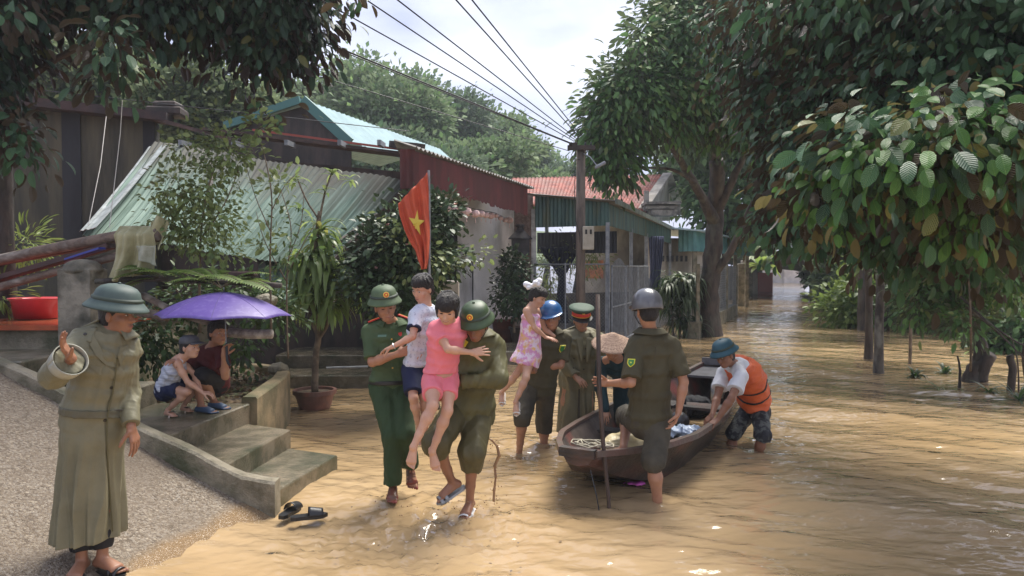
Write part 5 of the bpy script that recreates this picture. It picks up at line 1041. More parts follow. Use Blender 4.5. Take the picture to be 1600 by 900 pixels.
# ferns
def fern(c, n, Ln, seed, parent, yaw=None):
    rr = random.Random(seed); bs = []; ds = []; ns = []; sz = []; mb = MB()
    for i in range(n):
        a = rr.uniform(0, 2*pi) if yaw is None else yaw[i % len(yaw)]+rr.uniform(-.15, .15); e = rr.uniform(.35, .8); d = V(cos(a)*cos(e), sin(a)*cos(e), sin(e)); p = Vector(c); L_ = Ln*rr.uniform(.75, 1.1); pts = [p.copy()]; K = 22
        for k in range(K):
            t = k/K; p = p+d*(L_/K); d = (d+V(0, 0, -.05)).normalized(); pts.append(p.copy()); s = d.cross(V(0, 0, 1)).normalized(); n_ = s.cross(d)
            if t > .12:
                for sg in (-1, 1): bs.append(tuple(p)); ds.append(tuple(s*sg+d*.35)); ns.append(tuple(n_)); sz.append(L_*.33*sin(pi*min(1, (1.08-t)))**.7*(1-.3*t))
        mb.tube(pts, [.005]*len(pts), 4)
    mb.build('stalk', M['twig'], parent); return leaves('foliage', np.array(bs), np.array(ds), np.array(ns), np.array(sz), 'mid', LM['fern'], parent, width=.55)
fr = empty('fern', W(300, 450, 7.6), 'bright green fern spreading above the purple umbrella', 'fern')
fern(W(262, 440, 7.3), 5, .55, 1, fr, yaw=(3.0, 3.5, 2.5, 4.2)); fern(W(345, 450, 7.2), 8, .62, 2, fr, yaw=(0.1, 3.1, -.4, 3.6, 1.0, 2.2)); fern(W(300, 445, 7.2), 4, .55, 5, fr, yaw=(1.2, 3.3, -.2))
# plants standing in the water, right
def tuft(px, py, n, Ln, wd, dr, mt, lab, seed, el=(.3, 1.2)):
    p = Z(px, py, 0); t = empty('water_plant', p, lab, 'plant'); straps('foliage', rosette(p+V(0, 0, .0), n, Ln, wd, dr, seed, el, .02), LM[mt], t, 6)
tuft(1430, 590, 30, .28, .06, 1.4, 'under', 'dark broad leaved plant sticking out of the water under the slender sapling', 1)
tuft(1466, 606, 12, .34, .035, 1.0, 'fern', 'bright green grassy tuft just above the water right of the dark plant', 2, (.2, .7))
tuft(1545, 612, 14, .42, .05, .8, 'under', 'drooping dark leaves at the foot of the leaning stump', 3, (.1, .7))
tuft(1592, 625, 22, .55, .05, .7, 'dracdark', 'small palm like plant at the right edge of the water', 4, (.1, 1.1))
tuft(1476, 585, 20, .35, .05, 1.5, 'under', 'tangle of leaves round the broken mossy stem', 5)
bn = empty('banana_plant', V(W(1190, 1, 40).x, 40, 0), 'bright banana plant on the left bank near the far pillars', 'plant'); straps('foliage', rosette(W(1190, 420, 40), 16, 1.7, .5, 1.4, 5, (.3, 1.4), .1), LM['fern'], bn)
bn = empty('banana_plant', V(W(1360, 1, 17).x, 20, 0), 'fresh green broad leaved plant behind the nearest lichened trunk', 'plant'); straps('foliage', rosette(W(1335, 412, 20), 14, .75, .28, 1.2, 6, (.1, .9), .1)+rosette(W(1375, 405, 20), 10, .7, .25, 1.3, 7, (.1, .9), .1), LM['fern'], bn)
# ================================================================== PEOPLE: builder
def skinmat(n, c, c2): return mat(n, c, .5, c2, 9, bump=.06, bs=60, sss=.12, mixlo=.35, mixhi=.7)
SK = skinmat('skin_tan', (.42, .215, .125), (.33, .155, .09)); SKD = skinmat('skin_weathered', (.30, .14, .08), (.22, .10, .055)); SKL = skinmat('skin_child', (.56, .33, .225), (.48, .26, .17)); SKM = skinmat('skin_muddy_leg', (.34, .18, .105), (.24, .125, .07))
HAIR = mat('black_hair', (.012, .010, .010), .42, (.03, .024, .022), 30, bump=.8, bs=120, stretch=(3, 3, .4))
EYE = mat('eye_dark', (.015, .010, .008), .2); EYW = mat('eye_white', (.6, .56, .52), .3); LIP = mat('lips', (.30, .10, .08), .45)
CL = {}
def cloth(n, c, c2, r=.8, ns=6, bump=.35, bs=30, wr=.7, **k):
    c2 = tuple(a*.5+b*.5 for a, b in zip(c, c2)); m = mat(n, c, r, c2, ns, bump=bump, bs=bs*4, spec=.3, **k); N_ = m.node_tree.nodes; Lk = m.node_tree.links
    bp = [q for q in N_ if q.type == 'BUMP'][0]; bp.inputs['Distance'].default_value = .003
    t = [q for q in N_ if q.type == 'TEX_COORD'][0]; a = N_.new('ShaderNodeTexNoise'); a.noise_type = 'RIDGED_MULTIFRACTAL'; a.inputs['Scale'].default_value = 5.5; a.inputs['Detail'].default_value = 2.2; a.inputs['Distortion'].default_value = .5
    Lk.new(t.outputs['Object'], a.inputs['Vector']); b2 = N_.new('ShaderNodeBump'); b2.inputs['Strength'].default_value = wr; b2.inputs['Distance'].default_value = .016; Lk.new(a.outputs[0], b2.inputs['Height']); Lk.new(b2.outputs[0], bp.inputs['Normal'])
    CL[n] = m; return m
cloth('police_green_shirt', (.065, .10, .045), (.045, .075, .033)); cloth('police_green_trousers', (.034, .062, .026), (.022, .042, .018))
cloth('olive_raincoat', (.18, .168, .105), (.12, .112, .068), .55, bump=.5, bs=16); cloth('dark_olive_raincoat', (.105, .097, .04), (.065, .062, .026), .55, bump=.5, bs=14); cloth('olive_trousers', (.095, .082, .035), (.06, .052, .023), .5)
cloth('militia_green', (.075, .066, .036), (.05, .044, .024)); cloth('officer_raincoat', (.20, .18, .105), (.14, .125, .07), .6, bump=.45, bs=16); cloth('dark_teal_cloth', (.012, .035, .04), (.008, .024, .028))
cloth('pale_tshirt', (.55, .60, .70), (.45, .49, .58), ns=14); cloth('navy_shorts', (.016, .022, .06), (.01, .015, .04)); cloth('pink_cotton', (.78, .22, .26), (.70, .17, .21)); cloth('white_tshirt', (.72, .73, .75), (.6, .61, .63))
cloth('maroon_shirt', (.10, .018, .018), (.06, .012, .012)); cloth('black_cloth', (.018, .018, .02), (.01, .01, .012))
RED = mat('badge_red', (.55, .03, .02), .5); GOLD = mat('badge_gold', (.75, .48, .08), .4, metal=.3); YEL = mat('patch_yellow', (.75, .68, .05), .6); GRN = mat('patch_green', (.04, .22, .05), .6); BELT = mat('belt_black', (.015, .014, .013), .4); BUT = mat('button_dark', (.03, .025, .02), .4)

def Vn(v): return Vector(v).normalized()
def torso(S, P, N, side, s=1, e=0, k=.04, w=1, d=1, belly=0, cuts=None, lo=0, hips=True, mid=None):
    """pelvis P to neck N"""
    P, N = Vector(P), Vector(N); side = Vn(side)
    C = lambda t: (P.lerp(N, t) if mid is None else (P*(1-t)**2+Vector(mid)*2*t*(1-t)+N*t*t))
    st = [(-.05, .150, .105), (.12, .148, .105), (.34, .132, .098+belly), (.6, .152, .11), (.80, .168, .105), (.93, .12, .075), (1.0, .062, .06)]
    for (t0, w0, d0), (t1, w1, d1) in zip(st, st[1:]):
        if t1 <= lo: continue
        S.ell(C(t0), C(t1), side, w0*s*w+e, d0*s*d+e, w1*s*w+e, d1*s*d+e, m=.04*s+e*.5, k=k, cuts=cuts)
    return S
def arm(S, sh, el, wr, s=1, e=0, k=.025, fat=1, N=None):
    sh, el, wr = Vector(sh), Vector(el), Vector(wr)
    if N is not None: S.cone(Vector(N).lerp(sh, .35), sh, .055*s+e, .05*s+e, .045)
    S.cone(sh, sh.lerp(el, .5), .054*s*fat+e, .047*s*fat+e, k); S.cone(sh.lerp(el, .5), el, .047*s*fat+e, .036*s*fat+e, k)
    m = el.lerp(wr, .28); S.cone(el, m, .036*s*fat+e, .040*s*fat+e, k*.7); S.cone(m, wr, .040*s*fat+e, .024*s*fat+e, k*.7)
def leg(S, hp, kn, an, s=1, e=0, k=.03, fat=1, back=None):
    hp, kn, an = Vector(hp), Vector(kn), Vector(an)
    S.cone(hp, hp.lerp(kn, .5), .088*s*fat+e, .071*s*fat+e, k); S.cone(hp.lerp(kn, .5), kn, .071*s*fat+e, .052*s*fat+e, k)
    b = Vn(back) if back is not None else Vector(); m = kn.lerp(an, .3)+b*.016*s
    S.cone(kn, m, .050*s*fat+e, .053*s*fat+e, k*.8); S.cone(m, kn.lerp(an, .7)+b*.006*s, .053*s*fat+e, .036*s*fat+e, k*.8); S.cone(kn.lerp(an, .7), an, .037*s*fat+e, .031*s*fat+e, k*.6)
def foot(S, an, td, up=(0, 0, 1), s=1, k=.012):
    an = Vector(an); td = Vn(td); up = Vector(up); up = (up-td*up.dot(td)).normalized(); sd = td.cross(up)
    heel = an-up*.045*s-td*.035*s; ball = an-up*.062*s+td*.115*s
    S.cone(an, heel, .031*s, .03*s, k); S.ell(an-up*.02*s, ball+up*.012*s, sd, .03*s, .03*s, .041*s, .02*s, m=.02*s, k=k); S.ell(heel, ball, sd, .028*s, .026*s, .042*s, .018*s, m=.02*s, k=k)
    for i, (o, l, r) in enumerate(((-.030, .052, .0125), (-.012, .047, .0095), (.004, .042, .009), (.019, .035, .0085), (.032, .026, .008))):
        b0 = ball+sd*o*s-up*.003*s; S.cone(b0, b0+td*l*s-up*.004*s, r*s, r*.85*s, .004*s)
def hand(S, wr, d, pn, s=1, curl=.45, ts=1, thumb=.6, spread=.08, k=.006):
    wr = Vector(wr); d = Vn(d); pn = Vector(pn); pn = (pn-d*pn.dot(d)).normalized(); sd = d.cross(pn)*ts     # sd: towards the thumb
    S.ell(wr-d*.01*s, wr+d*.02*s, sd, .027*s, .019*s, .032*s, .017*s, m=.014*s, k=.012*s)
    ks = []
    for i, (o, l) in enumerate(((.030, .080), (.010, .084), (-.010, .080), (-.028, .073))):
        kn = wr+d*l*s+sd*o*s-pn*.004*s; S.cone(wr+d*.018*s+sd*o*.55*s, kn, .0145*s, .0115*s, .010*s); ks.append(kn)
    for i, (kn, (a, b, c, r)) in enumerate(zip(ks, ((.040, .024, .020, .0090), (.045, .028, .021, .0092), (.041, .026, .020, .0088), (.032, .020, .018, .0078)))):
        dd = (d+sd*(1.5-i)*spread).normalized(); p = kn
        for j, (l, r0, r1) in enumerate(((a, r, r*.95), (b, r*.95, r*.88), (c, r*.88, r*.74))):
            th = curl*(.75+.12*i) if j else curl*.7
            dd = (dd*cos(th)+pn*sin(th)).normalized(); q = p+dd*l*s; S.cone(p, q, r0*s, r1*s, .002*s); p = q
            pn2 = pn
    p = wr+d*.022*s+sd*.026*s; dd = (d*.62+sd*(.72-.35*thumb)+pn*(.25+.5*thumb)).normalized()
    S.cone(p-sd*.012*s, p, .015*s, .0145*s, .008*s)
    for j, (l, r0, r1) in enumerate(((.040, .0145, .0115), (.031, .011, .0100), (.024, .0100, .0078))):
        q = p+dd*l*s; S.cone(p, q, r0*s, r1*s, .003*s); p = q; dd = (dd*.9+d*.25+pn*.2*thumb).normalized()
def head(S, M_, s=1, N=None, child=False, smile=0):
    c = 1.0; fw = .92 if child else 1
    S.orb(M_, (0, -.012*s, .030*s), (.076*s, .094*s, .086*s), .02*s)
    S.orb(M_, (0, .018*s, -.038*s), (.060*s, .068*s, .072*s*(.9 if child else 1)), .03*s)
    S.orb(M_, (0, .055*s, -.088*s*(.92 if child else 1)), (.026*s, .024*s, .020*s), .03*s)
    S.orb(M_, (0, .062*s, .034*s), (.050*s, .022*s, .016*s), .02*s)           # brow
    for q in (-1, 1):
        S.orb(M_, (q*.040*s, .054*s, -.022*s), (.024*s, .022*s, .022*s), .02*s)  # cheek
        S.orb(M_, (q*.031*s, .089*s, .010*s), (.017*s, .012*s, .010*s), .010*s, sub=True)
        S.orb(M_, (q*.078*s, -.005*s, -.006*s), (.009*s, .018*s, .031*s), .006*s)
    nl = .020 if not child else .013
    a = M_@Vector((0, .080*s, .012*s)); b = M_@Vector((0, (.084+nl)*s, -.026*s)); S.cone(a, b, .0075*s, .0115*s, .010*s)
    for q in (-1, 1): S.orb(M_, (q*.011*s, .090*s, -.029*s), (.0085*s, .010*s, .0075*s), .006*s)
    S.orb(M_, (0, .084*s, -.056*s), (.023*s, .011*s, .006*s), .006*s); S.orb(M_, (0, .082*s, -.067*s), (.019*s, .011*s, .007*s), .006*s)
    S.orb(M_, (0, .097*s, -.0612*s), (.024*s, .010*s, .0018*s), .003*s, sub=True)
    if N is not None:
        q = M_@Vector((0, -.022*s, -.055*s)); S.cone(N, q, .056*s, .050*s, .03*s)
def face(parent, M_, s=1, look=0, shut=False, mouth=True, brow=1, smile=0, child=False):
    mb = MB()
    for q in (-1, 1):
        T = M_@Matrix.Translation((q*.031*s, .0785*s, .008*s))
        e = MB(); e.lathe([(0, -1), (.5, -.86), (.87, -.5), (1, 0), (.87, .5), (.5, .86), (0, 1)], 10, T@Matrix.Diagonal((.0135*s, .007*s, (.0045 if not shut else .002)*s, 1))); eo = e.build('eye', EYE if shut else EYW, parent, smooth=True)
        if not shut:
            e = MB(); e.lathe([(0, -1), (.7, -.7), (1, 0), (.7, .7), (0, 1)], 10, T@Matrix.Translation((look*.004*s, .004*s, -.0006*s))@Matrix.Diagonal((.006*s, .0042*s, .0052*s, 1))); e.build('iris', EYE, eo, smooth=True, local=True)
        if brow:
            e = MB(); pts = [M_@Vector((q*x*s, y*s, z*s)) for x, y, z in ((.014, .087, .026), (.028, .086, .031), (.046, .073, .027))]; e.tube(pts, [.0026*s*brow, .003*s*brow, .0016*s*brow], 6); e.build('eyebrow', HAIR, parent)
    if mouth:
        e = MB(); z = -.0612
        pts = [M_@Vector((x*s, (.0925-abs(x)*.22)*s, (z+abs(x)*smile)*s)) for x in (-.023, -.012, 0, .012, .023)]; e.tube(pts, [.0012*s, .0032*s, .0036*s, .0032*s, .0012*s], 6); e.build('mouth', LIP, parent, smooth=True)
def hairc(parent, M_, s=1, front=.045, side=-.02, back=-.07, thick=.012, bangs=0, vox=.005, longer=0, cutf=None, seed=1):
    """hair cap: front height of the hairline, side and back lengths (head units)"""
    S = Sdf(); up = M_.to_3x3()@Vector((0, 0, 1)); fw = M_.to_3x3()@Vector((0, 1, 0))
    def pl(pt, n): return (tuple(M_@Vector(pt)), tuple((M_.to_3x3()@Vector(n)).normalized()))
    S.orb(M_, (0, -.014*s, .034*s), ((.078+thick)*s, (.096+thick)*s, (.088+thick)*s), .01, cuts=[pl((0, .055*s, front*s), (0, .75, -.65)), pl((0, 0, side*s), (0, .25, -1))])
    S.orb(M_, (0, -.035*s, -.02*s), ((.070+thick)*s, (.068+thick)*s, .075*s), .012, cuts=[pl((0, -.01*s, 0), (0, 1, -.1)), pl((0, 0, back*s), (0, 0, -1))])
    if bangs:
        S.orb(M_, (0, .03*s, .050*s), (.070*s, .066*s, .055*s), .015, cuts=[pl((0, 0, (.062-bangs)*s), (0, .0, -1))])
    if longer:
        for q in (-1, 1): S.ell(M_@Vector((q*.074*s, .0, .02*s)), M_@Vector((q*.070*s, .012*s, -longer*s)), M_.to_3x3()@Vector((0, 1, 0)), .05*s, .02*s, .03*s, .012*s, k=.015)
        S.ell(M_@Vector((0, -.075*s, 0)), M_@Vector((0, -.065*s, -longer*s)), M_.to_3x3()@Vector((1, 0, 0)), .075*s, .035*s, .055*s, .02*s, k=.02)
    rr = random.Random(seed); n_ = 70 if (bangs or longer) else 26
    for i in range(n_):
        a = rr.uniform(-pi, pi) if longer else rr.choice([rr.uniform(-.9, .9), rr.uniform(-pi, pi)]); fr = cos(a) > .35
        if not (bangs or longer) and fr: continue
        e1 = rr.uniform(.6, 1.2); e0 = (rr.uniform(.15, .4) if fr else rr.uniform(-.25, .15))-(longer*3 if not fr else 0)-(bangs*2 if fr else 0)
        pts = [M_@Vector(((.080+thick)*s*sin(a)*cos(e)*(.97+.03*j), (-.012+(.098+thick)*cos(a)*cos(e)*(.96+.02*j))*s, (.034+(.089+thick)*sin(e))*s)) for j, e in enumerate((e1, e1*.6+e0*.4, e0))]
        S.cone(pts[0], pts[1], .009*s, .009*s, .008); S.cone(pts[1], pts[2], .009*s, .0025*s, .006)
    return S.mesh('hair', vox, HAIR, parent, fold=folds(.0022, 190, up, seed, 3))
def collar(parent, N, fw, up, s, m, gap=.5, r0=.078, r1=.125, h=.035, drop=.0, name='collar'):
    T = frame(N, fw, up)
    def fn(u, v):
        a = gap+(2*pi-2*gap)*u; t = v
        if t < .4: r = r0+.006*(t/.4); z = h*(t/.4)
        else: q = (t-.4)/.6; r = r0+.006+(r1-r0-.006)*q; z = h-(h+drop+.035*abs(cos(a/1))**6*(1 if cos(a) > 0 else .2))*q
        return T@Vector((r*sin(a)*s*1.12, r*cos(a)*s, z*s))
    return MB().slab(fn, 40, 10, .004).build(name, m, parent, smooth=True)
def bvh(o): return BVHTree.FromPolygons([v.co for v in o.data.vertices], [tuple(p.vertices) for p in o.data.polygons])
def hit(o, px, py):
    h = bvh(o).ray_cast(CO, ray(px, py).normalized()); return h
def decal(parent, o, px, py, wd, ht, m, name, rot=0, th=.004, shape='box', side=None):
    h = hit(o, px, py)
    if h[0] is None: print('MISS', name, px, py); return None
    n = h[1]; 
    if n.dot(ray(px, py)) > 0: n = -n
    u = Vector((0, 0, 1)); x = u.cross(n).normalized(); y = n.cross(x)
    R = Matrix((x, y, n)).transposed()@Matrix.Rotation(rot, 3, 'Z'); T = R.to_4x4(); T.translation = h[0]+n*.001; mb = MB()
    if shape == 'box': mb.box(h[0]+n*th*.4, (wd, ht, th), R=R)
    elif shape == 'disc': mb.lathe([(0, -th), (1, -th), (1, 0), (.8, th), (0, th)], 16, T@Matrix.Diagonal((wd, ht, 1, 1)))
    elif shape == 'shield': mb.prism([(-wd, ht), (wd, ht), (wd, -ht*.2), (wd*.55, -ht*.8), (0, -ht*1.15), (-wd*.55, -ht*.8), (-wd, -ht*.2)][::-1], -th, th, T)
    elif shape == 'star':
        mb.prism([((wd if i % 2 == 0 else wd*.4)*sin(i*pi/5), (wd if i % 2 == 0 else wd*.4)*cos(i*pi/5)) for i in range(10)][::-1], -th, th, T)
    return mb.build(name, m, parent, local=parent.type == 'MESH')
def pith(parent, M_, s, col, name='pith_helmet', R=.137, tilt=0, lift=.078, badge=None, strap=True, dome=.102, brim=.036, ex=1.16):
    """M_: head frame"""
    T = M_@Matrix.Translation((0, -.008*s, lift*s))@Matrix.Rotation(tilt, 4, 'X')
    o = MB().lathe([(dome, .0), (R*.92, -brim*.55), (R, -brim), (R+.003, -brim-.004), (R+.001, -brim+.006), (R*.93, -brim*.42), (dome+.008, .012), (dome*.99, .040), (dome*.93, .064), (dome*.76, .086), (dome*.48, .100), (dome*.2, .106), (0, .107)], 40, T@Matrix.Diagonal((s, s*ex, s, 1))).build(name, col, parent, smooth=True)
    b = MB(); b.lathe([(dome+.0105, .012), (dome+.012, .02), (dome+.0105, .026), (dome*.985, .034)], 40, T@Matrix.Diagonal((s, s*ex, s, 1))); b.build('hat_band', mat('hat_band_dark', (.03, .045, .03), .6), o, smooth=True, local=True)
    b = MB(); b.lathe([(.010, 0), (.012, .005), (.006, .011), (0, .012)], 12, T@Matrix.Translation((0, 0, .105*s))); b.build('vent_knob', col, o, smooth=True, local=True)
    if badge:
        Tb = T@Matrix.Translation((0, (dome*.985)*ex*s, .048*s))@Matrix.Rotation(-pi/2+.25, 4, 'X')
        b = MB(); b.lathe([(.024, 0), (.024, .004), (.017, .006)], 20, Tb); bo = b.build('badge', GOLD, o, local=True)
        b = MB(); b.lathe([(.017, .0055), (0, .0065)], 20, Tb); b.build('badge_centre', RED, o, local=True)
        b = MB(); b.prism([((.012 if i % 2 == 0 else .005)*sin(i*pi/5), (.012 if i % 2 == 0 else .005)*cos(i*pi/5)) for i in range(10)][::-1], .006, .009, Tb); b.build('badge_star', YEL, o, local=True)
    if strap:
        b = MB(); pts = [T@Vector((q*(.098-.01*abs(z))*s, y*s, z*s)) for q, y, z in ((-1, .02, -.02), (-1, .03, -.09), (-.55, .055, -.155), (0, .065, -.17), (.55, .055, -.155), (1, .03, -.09), (1, .02, -.02))]; b.tube(pts, .0035, 5); b.build('chin_strap', BELT, o, local=True)
    return o
def sandal(parent, an, td, up, s, m, straps=2):
    an = Vector(an); td = Vn(td); up = Vector(up); up = (up-td*up.dot(td)).normalized(); sd = td.cross(up); c = an-up*.088*s+td*.045*s
    T = Matrix((sd, td, up)).transposed().to_4x4(); T.translation = c
    out = [(.036, .10), (.045, .05), (.034, -.03), (.034, -.09), (.02, -.12), (-.02, -.12), (-.034, -.09), (-.036, -.03), (-.045, .05), (-.036, .10), (0, .128)]
    mb = MB(); mb.prism([(x*s, y*s) for x, y in out][::-1], -.012*s, .006*s, T); o = mb.build('sandal', m, parent)
    for j in range(straps):
        y0 = .035+.04*j; mb = MB(); mb.slab(lambda u, v: T@Vector((.047*s*cos(pi*u)*(1.03), (y0+.026*v)*s, (.004+.046*sin(pi*u)-.010*(y0-.035)/.04)*s)), 12, 1, .004); mb.build('strap', m, o, smooth=True, local=True)
    return o
def person(label, base, cat='person'): return empty('person', base, label, cat)
# ================================================================== PEOPLE
# ---- police officer carrying the boy
def officer():
    e = person('police officer in green uniform with red shoulder boards, carrying the boy in a pale shirt', Z(614, 772, 0))
    P, N = W(610, 604, 6.15), W(612, 506, 6.12); sR, sL = W(578, 519, 6.1), W(642, 514, 6.2); side = (sL-sR).normalized()
    eR = J(582, 566, sR, .27, -1); wR = J(622, 553, eR, .25, -1); eL = J(672, 572, sL, .28, 1); wL = J(655, 590, eL, .2, -1)
    hR, hL = P-side*.085, P+side*.09; kR = J(612, 682, hR, .43, -1); aR = J(614, 757, kR, .41, 1); kL = J(634, 677, hL, .43, -1); aL = J(640, 728, kL, .40, 1)
    H = frame(W(602, 480, 6.0), (.34, -.92, -.22), (-.12, -.05, 1))
    S = Sdf(); torso(S, P, N, side); arm(S, sR, eR, wR, N=N); arm(S, sL, eL, wL, N=N); leg(S, hR, kR, aR); leg(S, hL, kL, aL); head(S, H, 1, N)
    hand(S, wR, W(645, 545, 5.9)-wR, (.2, .9, .1), 1.0, .55, 1); hand(S, wL, W(645, 583, 5.85)-wL, (-.2, .9, .3), 1.0, .5, -1); foot(S, aR, (.1, -1, -.15)); foot(S, aL, (.25, -.8, -.6), (0, -.5, 1))
    S.mesh('body', .0065, SK, e); face(e, H, 1, look=1, shut=True); hairc(e, H, 1.0, side=-.01, back=-.05, thick=.004)
    c = CL['police_green_shirt']; S = Sdf(); torso(S, P, N, side, e=.018, cuts=[(tuple(N+V(0, 0, .01)), (0, 0, 1))]); 
    for sh, el in ((sR, eR), (sL, eL)):
        d = (el-sh).normalized(); S.cone(N.lerp(sh, .35), sh, .075, .07, .04); S.cone(sh, sh+d*.26, .068, .066, .03, cuts=[(tuple(sh+d*.24), tuple(d))])
    so = S.mesh('shirt', .0065, c, e, fold=folds(.006, 26, None, 3), cut=[(tuple(P+V(0, 0, .0)), (0, 0, -1))])
    S = Sdf(); torso(S, P, P+(N-P)*.35, side, e=.016, lo=0, w=1.0); S = Sdf(); S.ell(P+V(0, 0, -.03), P+V(0, 0, .06), side, .165, .125, .155, .118, k=.02, cuts=[(tuple(P+V(0, 0, .045)), (0, 0, 1))])
    for hp, kn, an, t in ((hR, kR, aR, .98), (hL, kL, aL, .93)):
        d = (an-kn).normalized(); en = kn.lerp(an, t); S.cone(hp, kn, .100, .076, .03); S.cone(kn, en+d*.03, .076, .076, .03, cuts=[(tuple(en), tuple(d))])
    S.mesh('trousers', .0065, CL['police_green_trousers'], e, fold=folds(.011, 24, (0, .1, 1), 5))
    b = Sdf(); b.ell(P+V(0, 0, .0), P+V(0, 0, .10), side, .182, .142, .180, .140, k=.01, cuts=[(tuple(P+V(0, 0, .066)), (0, 0, 1)), (tuple(P+V(0, 0, .03)), (0, 0, -1))]); bo = b.mesh('belt', .006, BELT, e)
    decal(bo, bo, 612, 595, .055, .038, mat('buckle', (.5, .42, .25), .3, metal=.8), 'buckle')
    collar(e, N+V(0, -.01, .0), (.1, -1, 0), (0, -.05, 1), 1, c, gap=.42)
    for sh, q in ((sR, -1), (sL, 1)):
        m = N.lerp(sh, .72)+V(0, -.01, .088); mb = MB(); mb.box(m, (.125, .055, .012), R=Matrix.Rotation(q*.36, 3, 'Y'), bev=.003); ep = mb.build('shoulder_board', RED, e); mb = MB(); mb.box(m+V(0, 0, .007), (.10, .012, .004), R=Matrix.Rotation(q*.36, 3, 'Y')); mb.build('gold_stripe', GOLD, ep, local=True)
    for y in (530, 545, 560, 575): decal(so, so, 612+ (y-530)*.03, y, .007, .007, GOLD, 'button', shape='disc', th=.003)
    decal(so, so, 597, 525, .07, .02, mat('name_tape', (.12, .22, .16), .6), 'name_tape', rot=.05); decal(so, so, 596, 541, .10, .09, c, 'pocket', th=.005); decal(so, so, 625, 522, .016, .02, RED, 'chest_badge', shape='shield')
    for y in (525, 537, 549, 561, 573, 585): decal(so, so, 609.5+(y-530)*.03, y, .008, .085, c, 'placket', th=.004)
    pith(e, H, 1.0, mat('green_pith', (.085, .13, .06), .65, (.06, .095, .045), 8), R=.137, tilt=.06, badge=True)
    for an, td, up in ((aR, (.1, -1, -.1), (0, 0, 1)), (aL, (.25, -.8, -.6), (0, -.5, 1))):
        S = Sdf(); foot(S, an, td, up, 1.1); 
        S.mesh('rubber_shoe', .006, mat('red_brown_shoe', (.20, .04, .028), .35, (.13, .07, .04), 9), e, fold=folds(.003, 60, None, 2))
officer()
# ---- boy held by the officer
def boy():
    s = .70; e = person('boy in a pale patterned T-shirt and navy shorts held by the police officer', W(650, 640, 5.9), 'child')
    P, N = W(650, 578, 5.98), W(664, 478, 5.93); sR, sL = W(650, 493, 5.84), W(680, 494, 6.05); side = (sL-sR).normalized()
    eR = J(645, 526, sR, .19, -1); wR = J(613, 542, eR, .175, -1); eL = W(678, 530, 6.05); wL = W(668, 548, 5.95)
    hR, hL = P-side*.06, P+side*.06; kR = J(646, 622, hR, .27, -1); aR = J(655, 668, kR, .27, 1); kL = J(662, 618, hL, .27, -1); aL = J(664, 668, kL, .27, 1)
    H = frame(W(660, 451, 5.90), (-.55, -.75, -.38), (.05, -.15, 1)); hs = .92
    S = Sdf(); torso(S, P, N, side, s*.98, k=.03); arm(S, sR, eR, wR, s, N=N); arm(S, sL, eL, wL, s, N=N); leg(S, hR, kR, aR, s*.95); leg(S, hL, kL, aL, s*.95); head(S, H, hs, N-V(0, 0, 0), child=True)
    hand(S, wR, (W(600, 547, 5.75)-wR), (0, .3, -1), .8, .35, 1); hand(S, wL, (-.6, -.6, -.2), (0, 0, -1), .8, .4, -1); foot(S, aR, (-.1, -.6, -.8), (0, -.8, .6), .75); foot(S, aL, (.0, -.6, -.8), (0, -.8, .6), .75)
    S.mesh('body', .0058, SKL, e); face(e, H, hs, look=-1, smile=.2, child=True, brow=.8); hairc(e, H, hs, front=.05, side=.005, back=-.06, thick=.010, bangs=.012, vox=.005)
    S = Sdf(); torso(S, P, N, side, s, e=.022, k=.03, cuts=[(tuple(N), (0, 0, 1))])
    for sh, el in ((sR, eR), (sL, eL)): d = (el-sh).normalized(); S.cone(N.lerp(sh, .4), sh, .055, .055, .03); S.cone(sh, sh+d*.16, .055, .06, .025, cuts=[(tuple(sh+d*.12), tuple(d))])
    so = S.mesh('tshirt', .0058, mat('patterned_pale_tshirt', (.58, .62, .70), .8, (.38, .42, .52), 40, bump=.2, bs=30, mixlo=.55, mixhi=.6), e, fold=folds(.006, 30, (.2, 0, 1), 7), cut=[(tuple(P+V(0, 0, .03)), (0, 0, -1))])
    d = (eR-sR).normalized(); b = Sdf(); b.cone(sR+d*.1, sR+d*.14, .058, .062, .005, cuts=[(tuple(sR+d*.124), tuple(d)), (tuple(sR+d*.105), tuple(-d))]); b.mesh('sleeve_trim', .004, CL['navy_shorts'], so)
    S = Sdf(); S.ell(P+V(0, 0, -.03), P+V(0, 0, .07), side, .118, .092, .108, .085, k=.02)
    for hp, kn in ((hR, kR), (hL, kL)): d = (kn-hp).normalized(); S.cone(hp, hp+d*.26, .082, .07, .02, cuts=[(tuple(hp+d*.22), tuple(d))])
    S.mesh('shorts', .0058, CL['navy_shorts'], e, fold=folds(.006, 28, (0, 0, 1), 8))
    b = MB(); Tb = frame(wR, (wR-eR), (0, 0, 1)); b.lathe([(.024, -.004), (.027, 0), (.024, .004)], 16, Tb@Matrix.Rotation(pi/2, 4, 'X')@Matrix.Translation((0, 0, .012))); b.build('bracelet', mat('silver', (.7, .7, .72), .3, metal=.9), e)
boy()
